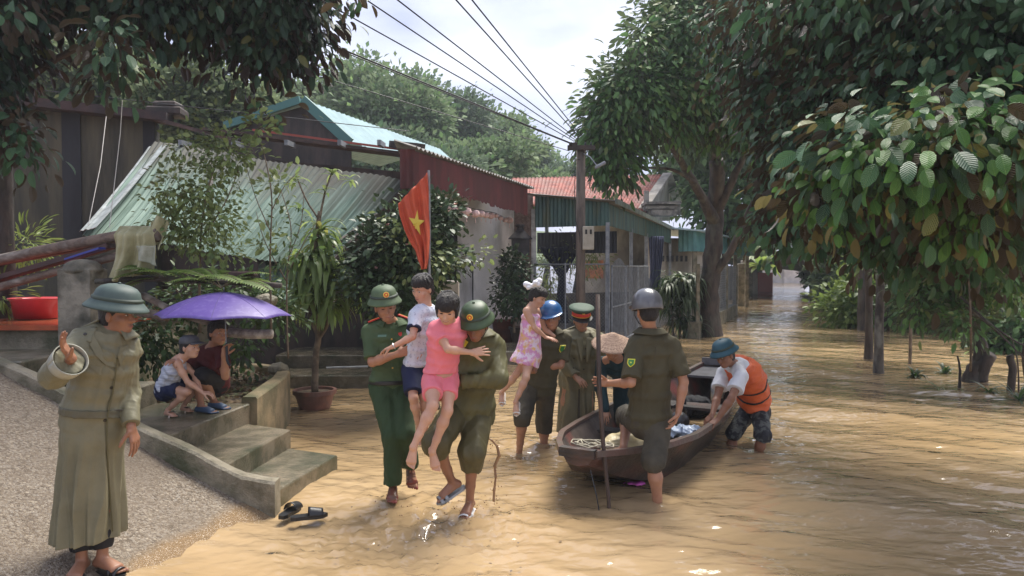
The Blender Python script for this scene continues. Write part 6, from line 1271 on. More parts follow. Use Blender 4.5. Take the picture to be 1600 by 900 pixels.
# ---- girl in pink
def girl():
    s = .76; e = person('smiling barefoot girl in pink T-shirt and shorts, carried between two men', W(680, 730, 5.55), 'child')
    P, N = W(688, 592, 5.52), W(700, 503, 5.42); sR, sL = W(682, 514, 5.42), W(717, 508, 5.50); side = (sL-sR).normalized()
    eR = J(700, 546, sR, .205, -1); wR = J(738, 551, eR, .19, 1); eL = W(722, 540, 5.62); wL = W(735, 556, 5.7)
    hR, hL = P-side*.065, P+side*.065; kR = J(676, 634, hR, .31, -1); aR = J(645, 700, kR, .315, 1); kL = J(699, 642, hL, .31, -1); aL = J(675, 706, kL, .315, 1)
    H = frame(W(699, 483, 5.33), (-.10, -.86, -.50), (.04, -.35, .94)); hs = .95
    S = Sdf(); torso(S, P, N, side, s, k=.03); arm(S, sR, eR, wR, s*.95, N=N); arm(S, sL, eL, wL, s*.95, N=N); leg(S, hR, kR, aR, s*.97); leg(S, hL, kL, aL, s*.97); head(S, H, hs, N, child=True)
    hand(S, wR, (W(757, 548, 5.42)-wR), (.1, .9, -.2), .85, .2, -1, thumb=.2, spread=.12); hand(S, wL, (.5, 0, -.2), (0, .9, 0), .8, .3, 1); foot(S, aR, (-.15, -.45, -.88), (0, -.85, .4), .8); foot(S, aL, (.25, -.45, -.85), (0, -.85, .4), .8)
    S.mesh('body', .0055, SKL, e); face(e, H, hs, shut=True, smile=.35, child=True, brow=.8)
    hairc(e, H, hs, front=.04, side=-.03, back=-.09, thick=.010, bangs=.045, vox=.0045, longer=.055, seed=4)
    c = CL['pink_cotton']; S = Sdf(); torso(S, P, N, side, s, e=.02, k=.03, cuts=[(tuple(N+V(0, 0, -.005)), (0, 0, 1))])
    for sh, el in ((sR, eR), (sL, eL)): d = (el-sh).normalized(); S.cone(N.lerp(sh, .4), sh, .058, .055, .03); S.cone(sh, sh+d*.17, .055, .06, .025, cuts=[(tuple(sh+d*.12), tuple(d))])
    S.mesh('tshirt', .0055, c, e, fold=folds(.006, 30, (.2, 0, 1), 17), cut=[(tuple(P+V(0, 0, .05)), (0, 0, -1))])
    S = Sdf(); S.ell(P+V(0, 0, -.03), P+V(0, 0, .08), side, .128, .098, .115, .09, k=.02)
    for hp, kn in ((hR, kR), (hL, kL)): d = (kn-hp).normalized(); S.cone(hp, hp+d*.24, .085, .072, .02, cuts=[(tuple(hp+d*.18), tuple(d))])
    S.mesh('shorts', .0055, c, e, fold=folds(.007, 28, (0, 0, 1), 18))
girl()
# ---- militia man with the girl
def militia():
    e = person('man in olive rain jacket and green pith helmet, head bowed, carrying the pink girl', Z(725, 792, 0))
    P, N = W(733, 655, 5.85), W(745, 520, 5.72); sR, sL = W(716, 536, 5.72), W(775, 545, 5.80); side = (sL-sR).normalized()
    eL = J(779, 592, sL, .29, -1); wL = J(697, 600, eL, .30, -1); eR = W(702, 590, 5.62); wR = W(700, 622, 5.5)
    P = W(733, 640, 5.85); hR, hL = P-side*.09, P+side*.09; kR = J(681, 692, hR, .42, -1); aR = J(706, 752, kR, .38, 1); kL = J(738, 706, hL, .38, -1); aL = J(734, 781, kL, .41, 1)
    H = frame(W(744, 508, 5.53), (-.25, -.86, -.42), (-.1, -.45, .88))
    S = Sdf(); torso(S, P, N, side, k=.04); arm(S, sL, eL, wL, N=N); arm(S, sR, eR, wR, N=N); leg(S, hR, kR, aR); leg(S, hL, kL, aL); head(S, H, 1, N)
    hand(S, wL, (W(683, 603, 5.42)-wL), (.0, .95, .2), 1.0, .6, -1); hand(S, wR, (-.5, -.5, 0), (0, 0, 1), 1, .5, 1); foot(S, aR, (-.85, -.4, -.45), (-.3, -.2, 1)); foot(S, aL, (-.25, -.9, -.15))
    S.mesh('body', .0065, SKD, e); face(e, H, 1, shut=True); hairc(e, H, 1, side=-.01, thick=.005)
    c = CL['dark_olive_raincoat']; S = Sdf(); torso(S, P+V(0, 0, -.02), N, side, e=.045, k=.05, cuts=[(tuple(N+V(0, -.0, .03)), (0, -.2, 1))])
    S.ell(P+V(0, 0, .12), P+V(0, 0, -.14), side, .18, .14, .205, .165, k=.05)
    d = (wL-eL).normalized(); S.cone(N.lerp(sL, .4), sL, .095, .09, .05); S.cone(sL, eL, .088, .08, .02); S.cone(eL, wL+d*.02, .08, .05, .012, cuts=[(tuple(wL-d*.015), tuple(d))])
    d = (wR-eR).normalized(); S.cone(N.lerp(sR, .4), sR, .09, .09, .05); S.cone(sR, eR, .088, .08, .04); S.cone(eR, wR, .078, .055, .03)
    so = S.mesh('rain_jacket', .0065, c, e, fold=folds(.020, 19, (.5, 0, 1), 25, 6), cut=[(tuple(P+V(0, 0, -.12)), (0, 0, -1))])
    b = Sdf(); b.cone(wL-(wL-eL).normalized()*.03, wL, .056, .052, .005, cuts=[(tuple(wL-(wL-eL).normalized()*.012), tuple((wL-eL).normalized()))]); b.mesh('cuff', .005, c, so)
    S = Sdf(); S.ell(P+V(0, 0, -.05), P+V(0, 0, .06), side, .17, .13, .16, .12, k=.02)
    for hp, kn, an, t in ((hR, kR, aR, .30), (hL, kL, aL, .36)):
        d = (an-kn).normalized(); en = kn.lerp(an, t); S.cone(hp, kn, .118, .105, .04); S.cone(kn, en+d*.03, .103, .072, .04, cuts=[(tuple(en), tuple(d))]); S.cone(en-d*.05, en, .088, .075, .02, cuts=[(tuple(en), tuple(d))])
    S.mesh('rolled_trousers', .0065, CL['olive_trousers'], e, fold=folds(.014, 19, (0, .1, 1), 27, 5))
    t = decal(so, so, 722, 533, .10, .045, YEL, 'name_patch', rot=-.5)
    collar(e, N+V(0, -.01, .0), (-.2, -1, -.1), (0, -.35, 1), 1.15, c, gap=.45, r0=.066, r1=.12)
    pith(e, H, 1.0, mat('dark_green_pith', (.05, .085, .035), .5, (.035, .06, .026), 8), R=.140, tilt=.0, badge=True)
    sandal(e, aR, (-.85, -.4, -.45), (-.3, -.2, 1), 1.05, mat('grey_sandal', (.30, .32, .34), .5, (.2, .2, .2), 9)); sandal(e, aL, (-.25, -.9, -.15), (0, 0, 1), 1.05, mat('white_sandal', (.65, .65, .65), .5))
militia()

def peaked_cap(parent, M_, s):
    T = M_@Matrix.Translation((0, -.008*s, .078*s))@Matrix.Rotation(-.02, 4, 'X'); D = T@Matrix.Diagonal((s, s*1.12, s, 1))
    o = MB().lathe([(.088, -.03), (.090, -.028), (.093, .022), (.125, .045), (.132, .058), (.125, .068), (.07, .076), (0, .078)], 36, D).build('peaked_cap', mat('cap_green', (.04, .075, .045), .7), parent, smooth=True)
    MB().lathe([(.0915, -.030), (.0935, -.028), (.0965, .018), (.095, .020)], 36, D).build('hat_band', mat('cap_red_band', (.60, .045, .02), .6), o, smooth=True, local=True)
    MB().slab(lambda u, v: D@Vector(((.09+.045*v*sin(pi*u)**.5)*cos(pi*u), (.09+.055*v*sin(pi*u)**.5)*sin(pi*u)*1.0, -.026-.028*v*sin(pi*u))), 20, 5, .003).build('visor', BELT, o, smooth=True, local=True)
    MB().tube([D@Vector((.098*cos(a), .098*sin(a), -.018)) for a in [pi*i/14 for i in range(15)]], .0035, 5).build('gold_cord', GOLD, o, local=True)
    b = MB(); b.lathe([(.02, 0), (.018, .006), (0, .007)], 14, T@Matrix.Translation((0, .108*s, .035*s))@Matrix.Rotation(-pi/2+.1, 4, 'X')); b.build('badge', GOLD, o, local=True)
    return o
def round_helmet(parent, M_, s, m, name='helmet', brim=True, low=-.03, ex=1.15):
    T = M_@Matrix.Translation((0, -.008*s, .062*s)); D = T@Matrix.Diagonal((s, s*ex, s*1.02, 1)); R = .112
    prof = [(R-.006, low), (R, low-.004), (R+.003, low+.004)]+[(R*cos(a), R*sin(a)*1.0+.0) for a in [pi/2*i/12 for i in range(1, 13)]]
    o = MB().lathe(prof, 36, D).build(name, m, parent, smooth=True)
    if brim: MB().slab(lambda u, v: D@Vector(((.108+.036*v*sin(pi*u)**.6)*cos(pi*u), (.108+.042*v*sin(pi*u)**.6)*sin(pi*u), -.012-.022*v*sin(pi*u))), 20, 5, .004).build('visor', m, o, smooth=True, local=True)
    b = MB(); pts = [T@Vector((q*(.10)*s, y*s, z*s)) for q, y, z in ((-1, .0, -.02), (-.95, .02, -.09), (-.5, .05, -.145), (0, .06, -.16), (.5, .05, -.145), (.95, .02, -.09), (1, .0, -.02))]; b.tube(pts, .004, 5); b.build('chin_strap', BELT, o, local=True)
    return o

# ---- man in blue helmet and the girl in the flowered dress
def blue_helmet_man():
    e = person('man in blue helmet and dark militia uniform wading with the girl in a flowered dress', Z(830, 700, 0))
    P, N = W(842, 604, 7.85), W(861, 518, 7.75); sR, sL = W(836, 528, 7.72), W(884, 530, 7.82); side = (sL-sR).normalized()
    eL = J(876, 571, sL, .29, -1); wL = J(834, 573, eL, .27, -1); eR = W(838, 565, 7.8); wR = W(835, 580, 7.6)
    hR, hL = P-side*.085, P+side*.085; kR = J(816, 652, hR, .40, -1); aR = kR+V(-.03, .1, -.40); kL = J(850, 660, hL, .42, 1); aL = kL+V(0, 0, -.4)
    H = frame(W(862, 497, 7.66), (-.22, -.93, -.15), (-.15, -.05, 1))
    S = Sdf(); torso(S, P, N, side); arm(S, sL, eL, wL, N=N); arm(S, sR, eR, wR, N=N); leg(S, hR, kR, aR); leg(S, hL, kL, aL); head(S, H, 1, N); hand(S, wL, W(814, 575, 7.45)-wL, (0, .6, .8), 1, .45, -1); hand(S, wR, (-.3, -.9, 0), (0, 0, 1), 1, .5, 1)
    S.mesh('body', .008, SK, e); face(e, H, 1, look=-1); hairc(e, H, 1, side=-.01, thick=.004, vox=.007)
    c = CL['militia_green']; S = Sdf(); torso(S, P+V(0, 0, -.03), N, side, e=.03, k=.04, cuts=[(tuple(N+V(0, 0, .01)), (0, 0, 1))]); d = (eL-sL).normalized()
    S.cone(N.lerp(sL, .35), sL, .075, .07, .04); S.cone(sL, sL+d*.26, .068, .076, .02, cuts=[(tuple(sL+d*.24), tuple(d))]); S.cone(N.lerp(sR, .35), sR, .075, .07, .04); S.cone(sR, eR, .07, .07, .02)
    so = S.mesh('uniform_shirt', .008, c, e, fold=folds(.009, 24, (.2, 0, 1), 31), cut=[(tuple(P+V(0, 0, -.09)), (0, 0, -1))])
    S = Sdf(); S.ell(P+V(0, 0, -.04), P+V(0, 0, .04), side, .16, .12, .155, .115, k=.02)
    for hp, kn, an, t in ((hR, kR, aR, .18), (hL, kL, aL, .28)): d = (an-kn).normalized(); en = kn.lerp(an, t); S.cone(hp, kn, .105, .09, .03); S.cone(kn, en+d*.02, .088, .08, .03, cuts=[(tuple(en), tuple(d))]); S.cone(en-d*.05, en, .086, .086, .01, cuts=[(tuple(en), tuple(d))])
    S.mesh('rolled_trousers', .008, mat('militia_trousers', (.065, .055, .035), .8, (.04, .034, .022), 6, bump=.3, bs=60), e, fold=folds(.010, 22, (0, 0, 1), 32))
    collar(e, N+V(0, -.01, 0), (-.1, -1, -.1), (0, -.05, 1), 1, c, gap=.45)
    b = decal(so, so, 878, 545, .036, .042, YEL, 'arm_badge', shape='shield', th=.004); b2 = b and decal(b, b, 878, 545, .026, .030, GRN, 'badge_field', shape='shield', th=.006); 
    hm = round_helmet(e, H, 1.06, mat('blue_helmet_paint', (.02, .13, .34), .35, (.015, .09, .25), 6, coat=.4)); 
blue_helmet_man()
def dress_girl():
    s = .66; e = person('little girl in a pink flowered sundress with a big white bow in her hair', W(805, 640, 7.3), 'child')
    P, N = W(828, 553, 7.42), W(830, 481, 7.45); sR, sL = W(823, 486, 7.34), W(838, 486, 7.56); side = V(.25, .97, 0)
    eR = J(838, 518, sR, .185, -1); wR = J(853, 527, eR, .16, 1); eL = W(852, 515, 7.65); wL = W(866, 525, 7.6)
    hR, hL = P-side*.055, P+side*.055; kR = J(822, 590, hR, .27, -1); aR = J(805, 629, kR, .26, 1); kL = J(806, 586, hL, .26, -1); aL = J(783, 614, kL, .26, 1)
    H = frame(W(841, 465, 7.45), (.82, -.50, -.45), (.25, -.12, .95)); hs = .86
    S = Sdf(); torso(S, P, N, side, s, k=.03); arm(S, sR, eR, wR, s, N=N); arm(S, sL, eL, wL, s, N=N); leg(S, hR, kR, aR, s*1.0); leg(S, hL, kL, aL, s); head(S, H, hs, N, child=True)
    hand(S, wR, W(868, 531, 7.35)-wR, (0, .2, -1), .75, .25, 1); foot(S, aR, (-.1, -.7, -.6), (-.3, -.5, .7), .68); foot(S, aL, (-.1, -.7, -.6), (-.3, -.5, .7), .68)
    S.mesh('body', .0065, SKL, e); face(e, H, hs, shut=True, child=True, brow=.8)
    hairc(e, H, hs, front=.05, side=-.035, back=-.08, thick=.014, bangs=.02, vox=.0055, seed=6)
    m = mat('flowered_cotton', (.66, .30, .50), .8, (.78, .62, .70), 16, bump=.2, bs=60, mixlo=.47, mixhi=.53, col3=(.72, .42, .12), n3=19); m2 = m
    S = Sdf(); torso(S, P, N, side, s*.95, e=.022, k=.03, cuts=[(tuple(N+V(0, 0, -.06)), (.0, 0, 1))]); S.ell(N.lerp(P, .45), P+V(-.02, 0, -.02), side, .105, .095, .15, .135, k=.04); S.ell(P+V(-.02, 0, -.02), P+V(-.06, -.05, -.10), side, .15, .135, .165, .15, k=.03, cuts=[(tuple(P+V(-.06, -.05, -.10)), (-.25, -.1, -1))])
    do = S.mesh('sundress', .0065, m, e, fold=folds(.010, 30, (.1, 0, 1), 41), cut=[(tuple(P+V(-.06, -.05, -.11)), tuple(Vn((-.25, -.1, -1))))])
    for q in (.035, -.035): MB().tube([N+side*q+V(.05, -.0, -.07), N+side*q+V(.01, 0, .0), N+side*q+V(-.05, 0, -.07)], .006, 5).build('shoulder_strap', m, do, local=True)
    bw = W(833, 446, 7.36); S = Sdf(); 
    for a, b, r0, r1 in ((V(0, 0, 0), V(-.07, -.01, .01), .016, .032), (V(0, 0, 0), V(.06, .0, .045), .016, .034), (V(0, 0, 0), V(-.05, -.02, -.02), .012, .024), (V(0, 0, 0), V(.02, -.03, .03), .014, .028), (V(0, 0, 0), V(.055, -.02, .01), .012, .024)): S.cone(bw+a, bw+b, r0, r1, .006)
    S.mesh('hair_bow', .005, mat('white_satin', (.82, .82, .84), .5), e, fold=folds(.005, 70, None, 3))
    for an, td in ((aR, (-.1, -.7, -.6)), (aL, (-.1, -.7, -.6))): sandal(e, an, td, (-.3, -.5, .7), .72, mat('cream_sandal', (.70, .66, .60), .5), 2)
dress_girl()

# ---- officer in long raincoat and peaked cap
def raincoat_officer():
    e = person('officer in a long khaki raincoat and red banded peaked cap standing behind the boat', Z(890, 683, 0))
    P, N = W(903, 598, 8.3), W(911, 519, 8.25); sR, sL = W(886, 527, 8.2), W(936, 531, 8.3); side = (sL-sR).normalized()
    eR = J(882, 569, sR, .28, -1); wR = J(900, 590, eR, .22, -1); eL = J(953, 556, sL, .27, -1); wL = J(968, 566, eL, .22, -1)
    hR, hL = P-side*.085, P+side*.085; kR = hR+V(-.08, 0, -.42); aR = kR+V(-.03, .05, -.42); kL = hL+V(.04, 0, -.42); aL = kL+V(.02, 0, -.42)
    H = frame(W(908, 501, 8.15), (.12, -.93, -.22), (0, -.1, 1))
    S = Sdf(); torso(S, P, N, side); arm(S, sR, eR, wR, N=N); arm(S, sL, eL, wL, N=N); leg(S, hR, kR, aR); leg(S, hL, kL, aL); head(S, H, 1, N); hand(S, wR, W(913, 601, 7.95)-wR, (.3, .3, -.9), 1, .45, 1); hand(S, wL, (.8, -.4, -.3), (0, 0, -1), 1, .4, -1)
    S.mesh('body', .008, SK, e); face(e, H, 1, shut=True, smile=.2); hairc(e, H, 1, side=-.01, thick=.004, vox=.007)
    c = CL['officer_raincoat']; S = Sdf(); torso(S, P, N, side, e=.045, k=.05, cuts=[(tuple(N+V(0, 0, .0)), (0, 0, 1))])
    for sh, el, wr in ((sR, eR, wR), (sL, eL, wL)): d = (wr-el).normalized(); S.cone(N.lerp(sh, .35), sh, .085, .085, .05); S.cone(sh, el, .082, .076, .02); S.cone(el, wr+d*.02, .074, .062, .015, cuts=[(tuple(wr-d*.02), tuple(d))])
    B0 = P+V(-.03, 0, -.58); S.ell(P+V(0, 0, .06), B0, side, .175, .135, .215, .17, k=.04)
    co = S.mesh('raincoat', .008, c, e, fold=pleats(P.x, P.y, .016, 8, 1.4, .8, 51), cut=[(tuple(B0+V(0, 0, .03)), (0, 0, -1))])
    S = Sdf(); m0 = B0+V(.0, -.17, .02); S.ell(m0+V(.02, 0, 0), P+V(.0, -.15, -.05), side, .012, .03, .006, .02, k=.003); S.mesh('front_opening', .006, mat('coat_lining', (.07, .06, .04), .8), co)
    collar(e, N+V(0, -.02, -.02), (.1, -1, -.1), (0, -.12, 1), 1.2, c, gap=.5, r1=.15, drop=.02)
    for q in (-1, 1):
        a = N+V(0, -.16, -.04); MB().slab(lambda u, v: a+side*q*(.02+.085*u*(1-.75*v))+V(0, -.006*sin(u*pi)-.02*v, -.28*v), 6, 8, .006).build('lapel', c, co, smooth=True, local=True)
    for sh in (sR, sL): m = N.lerp(sh, .72)+V(0, 0, .092); MB().box(m, (.11, .05, .01), R=Matrix.Rotation((1 if sh is sL else -1)*.35, 3, 'Y'), bev=.003).build('shoulder_strap', c, co, local=True)
    for x, y in ((915, 545), (913, 560), (897, 560), (912, 577), (896, 575)): decal(co, co, x, y, .009, .009, BUT, 'button', shape='disc')
    peaked_cap(e, H, 1.08)
raincoat_officer()

# ---- person in the conical hat, bending in the boat
def conical():
    e = person('bending person in dark teal clothes hidden under a woven conical hat', Z(965, 700, .1))
    P, N = W(985, 590, 8.35), W(964, 560, 7.75); side = V(1, .1, 0); sR, sL = N+V(-.15, .12, -.06), N+V(.15, .12, -.04)
    eR = sR+V(-.02, -.1, -.25); wR = eR+V(.03, -.12, -.2); eL = sL+V(.03, -.1, -.25); wL = eL+V(-.05, -.12, -.2); hR, hL = P+V(-.1, 0, 0), P+V(.1, 0, 0)
    kR = W(972, 640, 8.1); aR = kR+V(0, .15, -.4); kL = W(990, 640, 8.1); aL = kL+V(0, .15, -.4); H = frame(W(957, 545, 7.62), (-.1, -.7, -.7), (0, -.7, .7))
    S = Sdf(); torso(S, P, N, side); arm(S, sR, eR, wR, N=N); arm(S, sL, eL, wL, N=N); leg(S, hR, kR, aR); leg(S, hL, kL, aL); head(S, H, 1, N); hand(S, wR, (0, -.5, -1), (0, 1, 0), 1, .4, 1); hand(S, wL, (0, -.5, -1), (0, 1, 0), 1, .4, -1); S.mesh('body', .009, SK, e)
    c = CL['dark_teal_cloth']; S = Sdf(); torso(S, P, N, side, e=.035, k=.04, cuts=[(tuple(N+V(0, -.03, 0)), (0, -1, .2))])
    for sh, el, wr in ((sR, eR, wR), (sL, eL, wL)): S.cone(sh, el, .068, .064, .03); S.cone(el, wr, .062, .055, .02)
    S.mesh('jacket', .008, c, e, fold=folds(.010, 24, (0, .3, 1), 55))
    S = Sdf()
    for hp, kn, an in ((hR, kR, aR), (hL, kL, aL)): S.cone(hp, kn, .11, .09, .03); S.cone(kn, an, .088, .07, .03)
    S.mesh('trousers', .008, c, e, fold=folds(.010, 24, (0, .1, 1), 56)); hairc(e, H, 1, back=-.09, thick=.008, vox=.008)
    T = frame(W(957, 533, 7.62), (0, -1, -.42), (0, -.30, 1))
    m = mat('woven_palm_leaf', (.52, .36, .25), .7, (.36, .23, .16), 30, bump=.5, bs=70, stretch=(1, 1, 3))
    def fn(u, v):
        a = 2*pi*u; r = .005+.21*v; return T@Vector((r*cos(a), r*sin(a), .135*(1-v)**1.05-.035+.004*sin(a*36)*v))
    ho = MB().slab(fn, 144, 10, .004).build('conical_hat', m, e, smooth=True)
    for k in (1, 2, 3, 4, 5): v = k/5.2; r = .005+.21*v+.002; MB().tube([T@Vector((r*cos(a), r*sin(a), .135*(1-v)**1.05-.033)) for a in [2*pi*i/40 for i in range(41)]], .0025, 4).build('rib', mat('dark_cane', (.22, .13, .08), .7), ho, local=True)
conical()

# ---- man with grey helmet, back turned, foot on the boat, holding the pole
def boatman():
    e = person('man in grey motorcycle helmet seen from behind, one foot on the boat', Z(1028, 794, 0))
    P, N = W(1014, 655, 6.08), W(1016, 520, 6.02); sL, sR = W(992, 546, 5.98), W(1050, 541, 6.02); side = (sR-sL).normalized()
    eL = J(986, 598, sL, .29, -1); wL = J(950, 599, eL, .26, 1); eR = J(1070, 601, sR, .30, -1); wR = J(1060, 645, eR, .25, 1)
    hL, hR = P-side*.09, P+side*.09; kL = J(980, 650, hL, .40, 1); aL = J(974, 699, kL, .37, -1); kR = J(1021, 722, hR, .40, -1); aR = J(1029, 800, kR, .42, 1)
    H = frame(W(1011, 487, 6.0), (-.25, .95, -.15), (0, .0, 1))
    S = Sdf(); torso(S, P, N, side, k=.04); arm(S, sL, eL, wL, N=N); arm(S, sR, eR, wR, N=N); leg(S, hL, kL, aL, back=(0, -1, 0)); leg(S, hR, kR, aR, back=(0, -1, 0), fat=1.05); head(S, H, 1, N)
    hand(S, wL, W(936, 597, wL.y)-wL, (-.1, -1, .1), 1, .85, 1, thumb=.8); hand(S, wR, (-.35, .1, -1), (-1, .2, 0), 1, .5, -1); foot(S, aL, W(930, 712, aL.y-.05)-aL-V(0, 0, -.08), (0, 0, 1)); foot(S, aR, (-.1, 1, 0))
    S.mesh('body', .0065, SK, e); hairc(e, H, 1, side=-.03, back=-.085, thick=.006)
    c = CL['militia_green']; S = Sdf(); torso(S, P+V(0, 0, -.05), N, side, e=.032, k=.04, w=1.05, cuts=[(tuple(N+V(0, 0, .01)), (0, 0, 1))])
    for sh, el, l in ((sL, eL, .26), (sR, eR, .25)): d = (el-sh).normalized(); S.cone(N.lerp(sh, .35), sh, .078, .072, .05); S.cone(sh, sh+d*(l+.02), .072, .082, .02, cuts=[(tuple(sh+d*l), tuple(d))])
    so = S.mesh('uniform_shirt', .0065, c, e, fold=folds(.011, 26, (.5, 0, 1), 61, 6), cut=[(tuple(P+V(0, 0, -.06)), (0, 0, -1))])
    S = Sdf(); S.ell(P+V(0, 0, -.05), P+V(0, 0, .02), side, .165, .135, .16, .125, k=.02)
    for hp, kn, an, t in ((hL, kL, aL, .22), (hR, kR, aR, .10)): d = (an-kn).normalized(); en = kn.lerp(an, t); S.cone(hp, kn, .112, .095, .03); S.cone(kn, en+d*.02, .093, .085, .03, cuts=[(tuple(en), tuple(d))]); S.cone(en-d*.06, en, .09, .09, .01, cuts=[(tuple(en), tuple(d))])
    S.mesh('rolled_trousers', .0065, MATS['militia_trousers'], e, fold=folds(.011, 22, (0, 0, 1), 62))
    collar(e, N+V(0, 0, .0), (-.1, 1, 0), (0, 0, 1), 1.05, c, gap=.4, h=.04)
    for x, y, w_, h_ in ((1005, 545, .004, .09), (1023, 560, .004, .5), (1040, 640, .11, .004)): decal(so, so, x, y, w_, h_*.4 if h_ > .3 else h_, MATS['militia_trousers'], 'seam', th=.003)
    b = decal(so, so, 986, 567, .030, .034, YEL, 'arm_badge', shape='shield', th=.004); b and decal(b, b, 986, 567, .022, .025, GRN, 'badge_field', shape='shield', th=.006); b and decal(b, b, 986, 567, .010, .010, YEL, 'badge_star', shape='star', th=.008)
    hm = round_helmet(e, H, 1.10, mat('grey_helmet_shell', (.13, .135, .145), .28, (.09, .09, .10), 7, coat=.5), brim=True, low=-.045, ex=1.12)
    T = H@Matrix.Translation((0, -.008, .05)); 
    for q in (-.045, 0, .045): MB().tube([T@Vector((q*1.1, -.136*cos(a)*1.0*(1-abs(q)*2), .128*sin(a)*(1-abs(q)*1.6))) for a in [-.2+1.5*i/8 for i in range(9)]], .005, 5).build('helmet_ridge', BELT, hm, local=True)
    return wL
PW = boatman()

# ---- man in orange life vest pushing the boat
def vest_man():
    e = person('man in an orange life vest and teal hat leaning down to push the boat', Z(1160, 695, 0))
    P, N = W(1180, 636, 8.0), W(1148, 570, 7.62); sN, sF = W(1158, 588, 7.42), W(1130, 583, 7.8); side = (sN-sF).normalized()
    eN = J(1143, 622, sN, .29, -1); wN = J(1121, 655, eN, .25, -1); eF = J(1121, 620, sF, .29, -1); wF = J(1113, 648, eF, .25, -1)
    hN, hF = P+side*.085, P-side*.085; kN = J(1192, 680, hN, .40, -1); aN = kN+V(-.05, .12, -.38); kF = J(1146, 678, hF, .40, -1); aF = kF+V(-.05, .05, -.4)
    H = frame(W(1133, 556, 7.50), (-.78, -.50, -.35), (-.35, -.12, .93))
    S = Sdf(); mid = P.lerp(N, .5)+V(.10, 0, .10); torso(S, P, N, side, k=.05, mid=mid); arm(S, sN, eN, wN, N=N); arm(S, sF, eF, wF, N=N); leg(S, hN, kN, aN); leg(S, hF, kF, aF); head(S, H, 1, N)
    hand(S, wN, W(1107, 668, wN.y-.05)-wN, (.2, .3, -1), 1, .4, -1); hand(S, wF, W(1106, 656, wF.y)-wF, (.2, .3, -1), 1, .4, 1); S.mesh('body', .0075, SKD, e); face(e, H, 1); hairc(e, H, 1, side=-.01, thick=.005, vox=.007)
    S = Sdf(); torso(S, P, N, side, e=.02, k=.05, mid=mid)
    for sh, el in ((sN, eN), (sF, eF)): d = (el-sh).normalized(); S.cone(N.lerp(sh, .35), sh, .075, .07, .04); S.cone(sh, sh+d*.22, .072, .088, .02, cuts=[(tuple(sh+d*.19), tuple(d))])
    S.mesh('tshirt', .0075, CL['white_tshirt'], e, fold=folds(.008, 26, (.3, 0, 1), 71))
    ax = (N-P).normalized(); m = mat('orange_vest', (.80, .16, .045), .6, (.66, .12, .035), 5, bump=.5, bs=22)
    S = Sdf(); torso(S, P+ax*.02, N-ax*.01, side, e=.058, k=.04, mid=mid, cuts=[(tuple(N-ax*.02), tuple(ax))]); 
    for sh in (sN, sF): S.cone(sh+(sh-N)*.1, sh-ax*.12+(sh-N)*.1, .105, .09, .02, sub=True)
    vo = S.mesh('life_vest', .0075, m, e, fold=folds(.012, 20, side, 72), cut=[(tuple(P+ax*.10), tuple(-ax))])
    for t in (.30, .50):
        c = (P*(1-t)**2+mid*2*t*(1-t)+N*t*t); S = Sdf(); torso(S, P+ax*.02, N-ax*.01, side, e=.066, k=.04, mid=mid); S.mesh('webbing_strap', .0075, BELT, vo, fold=folds(.012, 20, side, 72), cut=[(tuple(c+ax*.012), tuple(ax)), (tuple(c-ax*.012), tuple(-ax))])
    S = Sdf(); S.ell(P-ax*.05, P+ax*.06, side, .17, .135, .16, .125, k=.02)
    for hp, kn, an, t in ((hN, kN, aN, .12), (hF, kF, aF, .05)): d = (an-kn).normalized(); en = kn.lerp(an, t); S.cone(hp, kn, .100, .083, .02); S.cone(kn, en+d*.02, .083, .086, .02, cuts=[(tuple(en), tuple(d))])
    S.mesh('camouflage_shorts', .0075, mat('camo', (.03, .03, .034), .8, (.10, .11, .10), 17, bump=.3, bs=50, mixlo=.5, mixhi=.54, col3=(.012, .012, .013), n3=9), e, fold=folds(.010, 24, (0, 0, 1), 73))
    pith(e, H, .97, mat('teal_pith', (.025, .09, .12), .6, (.018, .065, .09), 8), R=.142, tilt=.0, lift=.078, strap=False, brim=.035)
vest_man()

